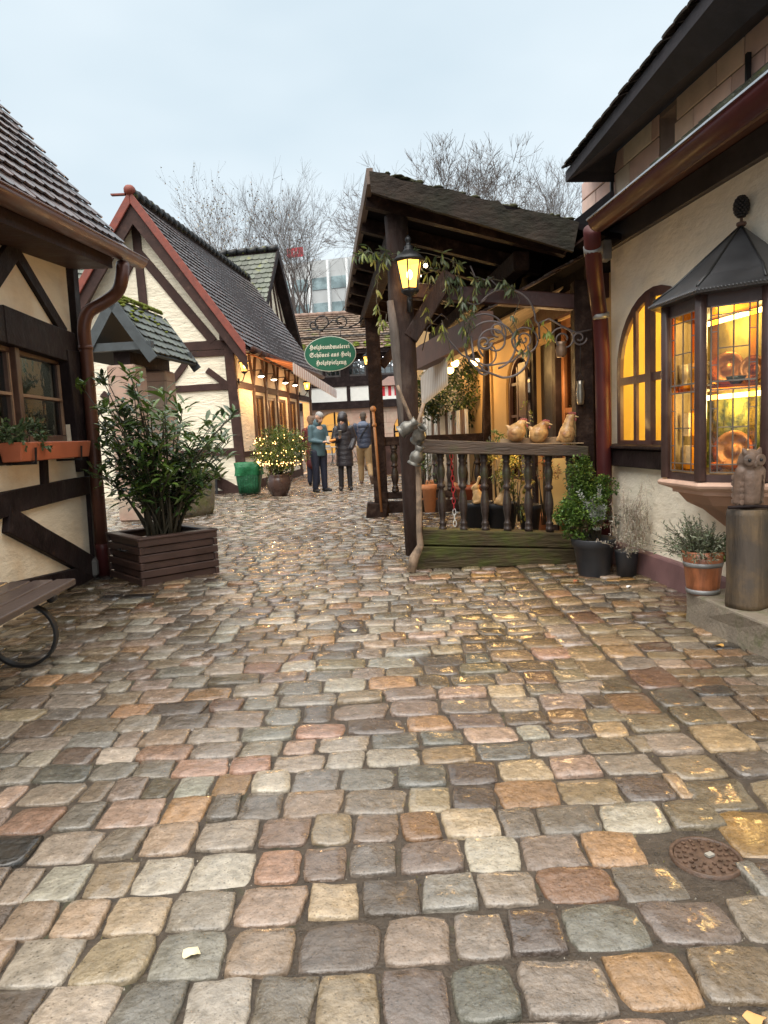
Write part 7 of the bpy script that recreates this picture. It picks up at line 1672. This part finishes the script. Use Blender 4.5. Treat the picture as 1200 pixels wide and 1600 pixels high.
P1_ = person(mf, R(38), 'grey-haired man in a teal jacket and dark blue trousers holding a snack', [('body', skin, bodyM, .011, {}), ('jacket', jm1, jac, .014, {}), ('trousers', trm, tr_, .014, {}), ('shoe', shm, shoeM[0], .012, {}), ('shoe', shm, shoeM[1], .012, {}), ('hair', mat('hair_grey', (.30, .29, .28), .8, var=.4, vs=60, bump=.8, bs=90), hairM, .009, {}), ('beard', mat('beard_dark', (.10, .08, .07), .9), beard, .009, {}),
    ('collar', jm1, [((-.03, -.03, 1.47), (-.03, -.03, 1.50), .085, .082)], .012, {})], [])
face_bits(P1_, hc, f, s_, u)
fd = thing('snack', 'orange-brown snack in a paper sleeve held by the man in teal', 'food', tuple(Matrix.Rotation(R(38), 3, 'Z') @ V((.05, -.40, 1.10)) + mf))
a = MB(); b_ = V(fd['_base']); a.capsule(b_, b_ + V((.10, -.03, .02)), .028, .024); a.build('roll', mat('roll', (.65, .25, .05), .5), fd); a = MB(); a.box(b_ + V((-.04, .0, .04)), (.07, .03, .13), .3); a.build('paper', mat('paper', (.62, .55, .45), .8), fd)
# ---- woman in the long black puffer coat
wf_ = gp(541, 766); hc = V((-.02, -.09, 1.54)); cs, f, s_, u = head_caps(hc, (0, -.5), (-.35, -1))
Lsh, Rsh = V((.16, 0, 1.35)), V((-.16, 0, 1.35)); elL, elR = V((.235, .03, 1.12)), V((-.225, -.04, 1.10)); wrL, wrR = V((.16, -.12, .93)), V((-.09, -.26, 1.15))
bodyW = [((0, 0, .92), (0, 0, 1.30), .11, .12), ((0, 0, 1.30), (-.01, -.03, 1.41), .10, .05), ((-.01, -.03, 1.40), tuple(hc - V((0, 0, .05))), .05, .05), (Lsh, elL, .04, .034), (elL, wrL, .032, .024), (Rsh, elR, .04, .034), (elR, wrR, .032, .024)] + cs + legcaps(.085, .09, .095, 0, 0, .88, (.065, .045, .032)) + legcaps(-.085, -.09, -.095, 0, 0, .88, (.065, .045, .032)) + hand_caps(wrR, (.2, -.5, .8), 1, curl=.7)
coat = [('flat', [(.53 + .0185 * k, (.158 - .0006 * k) + .007 * abs(math.sin(k * .52))) for k in range(40)] + [(1.33, .11)], 1.18), ((-.085, 0, 1.33), (.085, 0, 1.33), .088, .088), (Lsh, elL, .074, .066), (elL, wrL, .064, .052), (Rsh, elR, .074, .066), (elR, V(wrR).lerp(V(elR), .15), .062, .047)]
hood = [(hc + u * .05 - f * .06, hc + u * .045 - f * .01, .118, .105), (hc - f * .07 - u * .03, hc - f * .07 - u * .10, .105, .10), (hc + V((.0, .05, -.14)), hc + V((0, .03, -.20)), .125, .12), (hc + s_ * .085 - u * .0 - f * .01, hc + s_ * .08 - u * .13, .035, .04), (hc - s_ * .085 - f * .01, hc - s_ * .08 - u * .13, .035, .04), (hc + u * .105 + f * .0, hc + u * .10 - f * .03, .045, .06), (hc - u * .19 + f * .04, hc - u * .20 + f * .02, .05, .07)]
ctm = mat('coat_black', (.018, .016, .022), .38, var=.2, vs=8, bump=.6, bs=9, stretch=(1, 1, 6), bd=.02, coat=.1)
legW = legcaps(.085, .09, .095, -.01, 0, .80, (.085, .066, .055)) + legcaps(-.085, -.09, -.10, -.01, 0, .80, (.085, .066, .055))
P2_ = person(wf_, R(4), 'woman in a long black hooded puffer coat holding a cup', [('body', skin2, bodyW, .011, {}), ('coat', ctm, coat, .013, {}), ('hood', ctm, hood, .010, {}), ('trousers', mat('trousers_black', (.012, .010, .012), .7), legW, .013, {}), ('boot', shm, [((.095, .03, .06), (.11, -.13, .045), .052, .045), ((.095, .02, .06), (.095, .02, .16), .055, .056)], .012, {}), ('boot', shm, [((-.10, .03, .06), (-.115, -.13, .045), .052, .045), ((-.10, .02, .06), (-.10, .02, .16), .055, .056)], .012, {}),
    ('hair', mat('hair_dark', (.02, .015, .015), .5), [(hc + u * .065 + f * .0, hc + u * .075 + f * .03, .070, .038), (hc + s_ * .06 + u * .0 + f * .02, hc + s_ * .062 - u * .06 + f * .02, .03, .02), (hc - s_ * .06 + f * .02, hc - s_ * .062 - u * .06 + f * .02, .03, .02)], .008, {})], [])
face_bits(P2_, hc, f, s_, u)
cb_ = Matrix.Rotation(R(4), 3, 'Z') @ V((-.08, -.32, 1.20)) + wf_
cup = MB(); cup.lathe([(.028, 0), (.036, .10), (.039, .10), (.039, .108), (.034, .115)], cb_, 14); tag(cup.build('paper_cup', mat('cup_grey', (.30, .29, .27), .5)), 'small grey paper cup in the raised hand of the woman in black', 'cup')
cupl = None
# ---- walking man seen from behind
wk = gp(572, 757); hc = V((.0, .04, 1.62)); cs, f, s_, u = head_caps(hc, (0, -.1), (0, 1))
Lsh, Rsh = V((.2, 0, 1.42)), V((-.2, 0, 1.42)); elL, elR = V((.26, .05, 1.16)), V((-.27, .02, 1.16)); wrL, wrR = V((.24, .2, 1.0)), V((-.26, .16, .98))
bodyK = [((0, 0, .95), (0, 0, 1.35), .12, .13), ((0, 0, 1.36), (0, .02, 1.48), .10, .06), ((0, .02, 1.47), tuple(hc - V((0, 0, .05))), .055, .055), (Lsh, elL, .045, .038), (elL, wrL, .036, .026), (Rsh, elR, .045, .038), (elR, wrR, .036, .026)] + cs + hand_caps(wrL, (0, .7, -.6), 1) + hand_caps(wrR, (0, .7, -.6), -1) + [((-.1, 0, .92), (-.12, .16, .5), .08, .05), ((-.12, .16, .5), (-.13, .20, .1), .05, .035), ((.1, 0, .92), (.10, .03, .48), .08, .05), ((.10, .03, .48), (.17, -.28, .22), .05, .035)]
pufk = [('flat', [(.88 + .0185 * k, .142 + .007 * abs(math.sin(k * .52))) for k in range(26)] + [(1.40, .11)], 1.2), ((-.1, 0, 1.38), (.1, 0, 1.38), .09, .09), ((0, 0, 1.42), (0, .02, 1.5), .09, .075), (Lsh, elL, .07, .062), (elL, V(wrL).lerp(V(elL), .12), .058, .048), (Rsh, elR, .07, .062), (elR, V(wrR).lerp(V(elR), .12), .058, .048)]
khaki = [((-.09, 0, .90), (-.12, .16, .5), .112, .085), ((-.12, .16, .5), (-.13, .19, .11), .08, .066), ((.09, 0, .90), (.10, .03, .48), .112, .085), ((.10, .03, .48), (.165, -.26, .24), .08, .062), ((-.06, 0, .92), (.06, 0, .92), .125, .125)]
P3_ = person(wk, R(-6), 'man walking away in a navy quilted jacket and khaki trousers', [('body', skin, bodyK, .011, {}), ('jacket', mat('jacket_navy', (.025, .035, .065), .45, var=.2, vs=7, bump=.7, bs=8, stretch=(1, 1, 7), bd=.02), pufk, .013, {}), ('hood', mat('hood_blue', (.10, .13, .20), .6, var=.2), [((-.07, -.09, 1.43), (.07, -.09, 1.43), .07, .07), ((-.05, -.10, 1.47), (.05, -.10, 1.47), .05, .05)], .012, {}), ('trousers', mat('trousers_khaki', (.26, .175, .085), .7, var=.12, bump=.4, bs=9, bd=.01), khaki, .013, {}),
    ('shoe', mat('shoe_brown', (.10, .06, .04), .6), [((-.13, .16, .05), (-.14, .32, .04), .046, .04)], .012, {}), ('shoe', MATS['shoe_brown'], [((.17, -.30, .20), (.185, -.27, .05), .044, .038)], .012, {}),
    ('hair', mat('hair_brown', (.06, .045, .035), .8, var=.3, vs=50, bump=.6, bs=80), [(hc + u * .045 - f * .025, hc + u * .055 + f * .03, .084, .078), (hc - f * .045 + u * .0, hc - f * .04 - u * .05, .074, .06)], .009, {})], [])
a = MB(); a.bar((.15, -.13, 1.46), (-.14, -.185, 1.05), .035, .012); o = a.build('bag_strap', shm, P3_)
# ---- half-hidden visitor behind the man in teal
hf = gp(491, 758); hc = V((0, 0, 1.60)); cs, f, s_, u = head_caps(hc, (0, -.1), (0, 1))
P4_ = person(hf, R(0), 'person almost hidden behind the man in teal, brown curly hair and dark red coat', [('body', skin, [((0, 0, .9), (0, 0, 1.4), .12, .12), ((0, 0, 1.4), tuple(hc - V((0, 0, .05))), .055, .055), ((-.08, 0, .9), (-.1, 0, .08), .07, .035), ((.08, 0, .9), (.1, 0, .08), .07, .035)] + cs, .012, {}), ('hair', mat('hair_curly', (.16, .11, .08), .8, var=.5, vs=40, bump=1, bs=60), [(hc + u * .03 - f * .02, hc + u * .04 + f * .02, .10, .095), (hc - f * .04, hc - f * .05 - u * .06, .085, .07)], .010, {}),
    ('coat', mat('coat_wine', (.075, .014, .02), .7), [((0, 0, .55), (0, 0, 1.3), .17, .15), ((-.09, 0, 1.35), (.09, 0, 1.35), .1, .1), ((.17, 0, 1.36), (.22, .05, 1.0), .07, .055), ((-.17, 0, 1.36), (-.22, .05, 1.0), .07, .055)], .014, {}), ('trousers', trm, [((-.08, 0, .7), (-.1, 0, .1), .085, .06), ((.08, 0, .7), (.1, 0, .1), .085, .06)], .014, {}), ('shoe', shm, [((.1, .02, .05), (.1, .16, .04), .045, .04)], .012, {}), ('shoe', shm, [((-.1, .02, .05), (-.1, .16, .04), .045, .04)], .012, {})], [])
# ------------------------------------------------------------------ litter bin, lit shrub, far bench, cafe chairs
bn_ = gp(391, 774); BN = thing('litter_bin', 'green wire litter bin lined with a crumpled green bag beside the gable corner post', 'bin', tuple(bn_))
gm = mat('bag_green', (.02, .20, .075), .35, var=.3, vs=6, bump=1, bs=7, bd=.05, trans=.25); gd_ = mat('bin_green', (.015, .085, .045), .5, var=.2)
def loftbox(mb, lv_, n=36, e=12, wob=0, cap=True):
    vs = []
    for (z, w, d, wb) in lv_:
        for j in range(n):
            t = 6.2832 * j / n; q = (abs(math.cos(t)) ** e + abs(math.sin(t)) ** e) ** (-1 / e); q *= 1 + wb * mnoise.noise(V((math.cos(t) * 3, math.sin(t) * 3, z * 6)))
            vs.append(bn_ + V((w / 2 * q * math.cos(t), d / 2 * q * math.sin(t) + .02, z)))
    k = len(lv_); fs = [(i * n + j, i * n + (j + 1) % n, (i + 1) * n + (j + 1) % n, (i + 1) * n + j) for i in range(k - 1) for j in range(n)]
    if cap: fs.append(tuple(range(n))[::-1])
    mb.add(vs, fs, None, True)
a = MB(); loftbox(a, [(.06, .42, .36, .04), (.25, .46, .38, .12), (.42, .49, .4, .1), (.70, .54, .42, .03)]); a.build('liner', mat('bag_dark_green', (.012, .11, .045), .4, var=.4, vs=5, bump=1, bs=6, bd=.05), BN)
a = MB(); loftbox(a, [(.44, .53, .42, .25), (.50, .55, .435, .18), (.60, .56, .44, .10), (.715, .57, .44, .03), (.72, .55, .42, .02), (.60, .50, .38, .05)], cap=False); a.build('bag_fold', gm, BN)
a = MB()
for k in range(9):
    x = -.235 + .47 * k / 8; a.tube([bn_ + V((x * .85, -.165, .04)), bn_ + V((x, -.19, .70))], .005, 5)
for z, w in ((.05, .40), (.25, .44), (.45, .47), (.68, .52)): a.tube([bn_ + V((sx * w / 2, sy * w * .39 + .02, z)) for sx, sy in ((-1, -1), (1, -1), (1, 1), (-1, 1), (-1, -1))], .007, 5)
a.tube([bn_ + V((-.2, .0, .03)), bn_ + V((.2, 0, .03))], .01, 5); a.build('wire_frame', gd_, BN)
pp_ = gp(437, 775); PT = thing('glazed_pot', 'round brown glazed pot with small ears standing by the shop front', 'pot', tuple(pp_))
bgl = mat('brown_glaze', (.07, .038, .03), .28, var=.25, coat=.4); a = MB(); a.lathe([(.15, 0), (.16, .02), (.23, .15), (.26, .28), (.25, .37), (.215, .42), (.235, .455), (.225, .46), (.20, .42)], pp_, 28); a.build('body', bgl, PT)
for s_1 in (-1, 1): a = MB(); a.tube([pp_ + V((s_1 * .24, 0, .40)), pp_ + V((s_1 * .29, 0, .38)), pp_ + V((s_1 * .27, 0, .32)), pp_ + V((s_1 * .25, 0, .31))], .016, 7); a.build('handle', bgl, PT)
bu = yp(437, 706, pp_.y); LBU = thing('lit_shrub', 'clipped round shrub wound with warm fairy lights in the brown glazed pot', 'shrub', tuple(pp_ + V((0, 0, .42)))); a = MB(); BG = [(.08, .13, .02), (.12, .17, .03), (.05, .09, .02), (.18, .20, .04)]
foliage(a, bu + V((0, 0, .06)), (.56, .45, .42), 4200, .06, .026, BG, shell=.35, clump=260); foliage(a, bu + V((0, 0, -.2)), (.4, .35, .3), 900, .06, .024, BG, shell=.2); a.build('foliage', leafm, LBU)
a = MB()
for k in range(16): a.tube([pp_ + V((random.uniform(-.1, .1), random.uniform(-.08, .08), .4)), bu + V((random.uniform(-.4, .4), random.uniform(-.3, .3), random.uniform(-.2, .3)))], [.012, .005], 5)
a.build('stem', stm, LBU)
bl_ = []
for k in range(98):
    t = random.uniform(0, 3.14); z = random.choice((-.30, -.24, -.27, -.27, -.05, .15, .24, -.12)) + random.gauss(0, .04); rr_ = math.sqrt(max(.05, 1 - (z / .5) ** 2)); bl_.append(bu + V((.54 * rr_ * math.cos(t), -.44 * rr_ * math.sin(t), z + .05)))
bulbs('fairy_light', bl_, .009, emat('fairy_bulb', (1, .50, .16), 5), LBU)
for dx in (-.3, 0, .3): lamp(bu + V((dx, -.62, -.15)), .5, (1, .6, .25), .1)
# garden bench against the gable wall
gb = gp(322, 772); GB = thing('garden_bench', 'grey weathered bench against the gable wall, its end showing past the laurel', 'bench', tuple(gb)); wm = mat('weathered_wood', (.20, .17, .14), .7, var=.3, bump=.5)
for k in range(3): a = MB(); a.box((gb.x - .35, gb.y - .05 - .13 * k, .44), (1.6, .115, .03)); a.build('seat_slat', wm, GB)
for k in range(3): a = MB(); a.box((gb.x - .35, gb.y + .12, .56 + .13 * k), (1.6, .03, .11)); a.build('back_slat', wm, GB)
for x in (.32, -1.0):
    a = MB(); a.bar((gb.x + x, gb.y - .3, 0), (gb.x + x, gb.y - .3, .43), .05); a.bar((gb.x + x, gb.y + .1, 0), (gb.x + x, gb.y + .14, .88), .05); a.bar((gb.x + x, gb.y - .3, .4), (gb.x + x, gb.y + .1, .4), .05); a.build('leg_frame', iron, GB)
# folding cafe chairs and tables far back
cfm = mat('cafe_metal', (.22, .22, .22), .45, metal=.5); cft = mat('cafe_slat', (.42, .42, .40), .6)
def cafe_chair():
    T = thing('folding_chair', 'x', 'chair', (0, 0, 0), 'folding cafe chairs'); 
    for x in (-.2, .2):
        a = MB(); a.tube([(x, -.2, 0), (x, .18, .85)], .012, 6); a.tube([(x, .22, 0), (x, -.2, .45)], .012, 6); a.build('leg_frame', cfm, T)
    a = MB()
    for k in range(4): a.box((0, -.18 + .1 * k, .46), (.42, .07, .015))
    a.build('seat', cft, T); a = MB(); a.box((0, .16, .80), (.42, .015, .09)); a.box((0, .12, .68), (.42, .015, .05)); a.build('backrest', cft, T); return T
cc0 = cafe_chair(); cset = [(512, 728, .4, 'folding cafe chair seen between the man in teal and the woman in black'), (529, 727, -.8, 'folding cafe chair partly behind the left sleeve of the black coat'), (612, 733, 1.0, 'folding cafe chair whose crossed legs show between rear post and side baluster'), (558, 722, 2.2, 'folding cafe chair in the gap right of the woman in black')]
for i, (x, y, rz, lb) in enumerate(cset):
    p = gp(x, y)
    if i == 0: cc0.location = p; cc0.rotation_euler = (0, 0, rz); cc0['label'] = lb
    else: dup(cc0, p, rz, lb)
for i, (x, y, lb) in enumerate(((520, 724, 'small round cafe table standing between the couple, far back'), (566, 722, 'small round cafe table behind the walking man'))):
    p = gp(x, y); T = thing('cafe_table', lb, 'table', tuple(p), 'round cafe tables'); a = MB(); a.lathe([(.33, .70), (.34, .71), (.34, .73), (.33, .735)], p, 24); a.build('table_top', cft, T); a = MB(); a.tube([p, p + V((0, 0, .7))], .025, 8); a.lathe([(.2, 0), (.2, .02), (.03, .05)], p, 14); a.build('stand', cfm, T)
ck = gp(580, 735); a = MB(); a.lathe([(.20, 0), (.25, .25), (.25, .45), (.2, .7), (.19, .7)], ck, 16); tag(a.build('wooden_cask', mat('cask_grey', (.26, .24, .22), .7, var=.3, bump=.5)), 'grey wooden cask standing beyond the walking man', 'cask')
# market stall roof with red and white stripes, seen between the porch posts
ms = yp(612, 640, 20.5); ms.z = 0; MS = thing('market_stall', 'market stall with a red-and-white striped valance and brown pitched cover', 'stall', tuple(ms))
mc = mat('stall_stripe', (1, 1, 1), .8, attr=True, var=.1); zc_ = yp(610, 604, 20.5).z; a = MB(); W0 = ms.x - .35
for k in range(18):
    c_ = (.55, .03, .05) if k % 2 else (.75, .70, .68); x0, x1 = W0 + k * .09, W0 + (k + 1) * .09
    a.hexa([V((x0, ms.y, zc_ - .26)), V((x1, ms.y, zc_ - .26)), V((x1, ms.y, zc_ + .02)), V((x0, ms.y, zc_ + .02))], [V((x0, ms.y + .02, zc_ - .26)), V((x1, ms.y + .02, zc_ - .26)), V((x1, ms.y + .02, zc_ + .02)), V((x0, ms.y + .02, zc_ + .02))], c_)
a.build('valance', mc, MS); a = MB(); X1 = W0 + 1.62
a.hexa([V((W0 - .1, ms.y - .12, zc_ + .03)), V((X1 + .1, ms.y - .12, zc_ + .03)), V((X1 + .1, ms.y + 1.7, zc_ + .03)), V((W0 - .1, ms.y + 1.7, zc_ + .03))], [V((W0 + .3, ms.y + .6, zc_ + .34)), V((X1 - .2, ms.y + .6, zc_ + .34)), V((X1 - .2, ms.y + 1.0, zc_ + .34)), V((W0 + .3, ms.y + 1.0, zc_ + .34))]); a.build('cover', mat('stall_cover', (.16, .09, .07), .7, bump=.4), MS)
for x, y in ((W0, 0), (X1, 0), (W0, 1.6), (X1, 1.6)): a = MB(); a.tube([(x, ms.y + .05 + y, 0), (x, ms.y + .05 + y, zc_)], .03, 8); a.build('pole', cfm, MS)
a = MB(); a.box(((W0 + X1) / 2, ms.y + .5, .45), (1.5, .7, .9)); a.build('counter', timber_b, MS, bevel=.01)
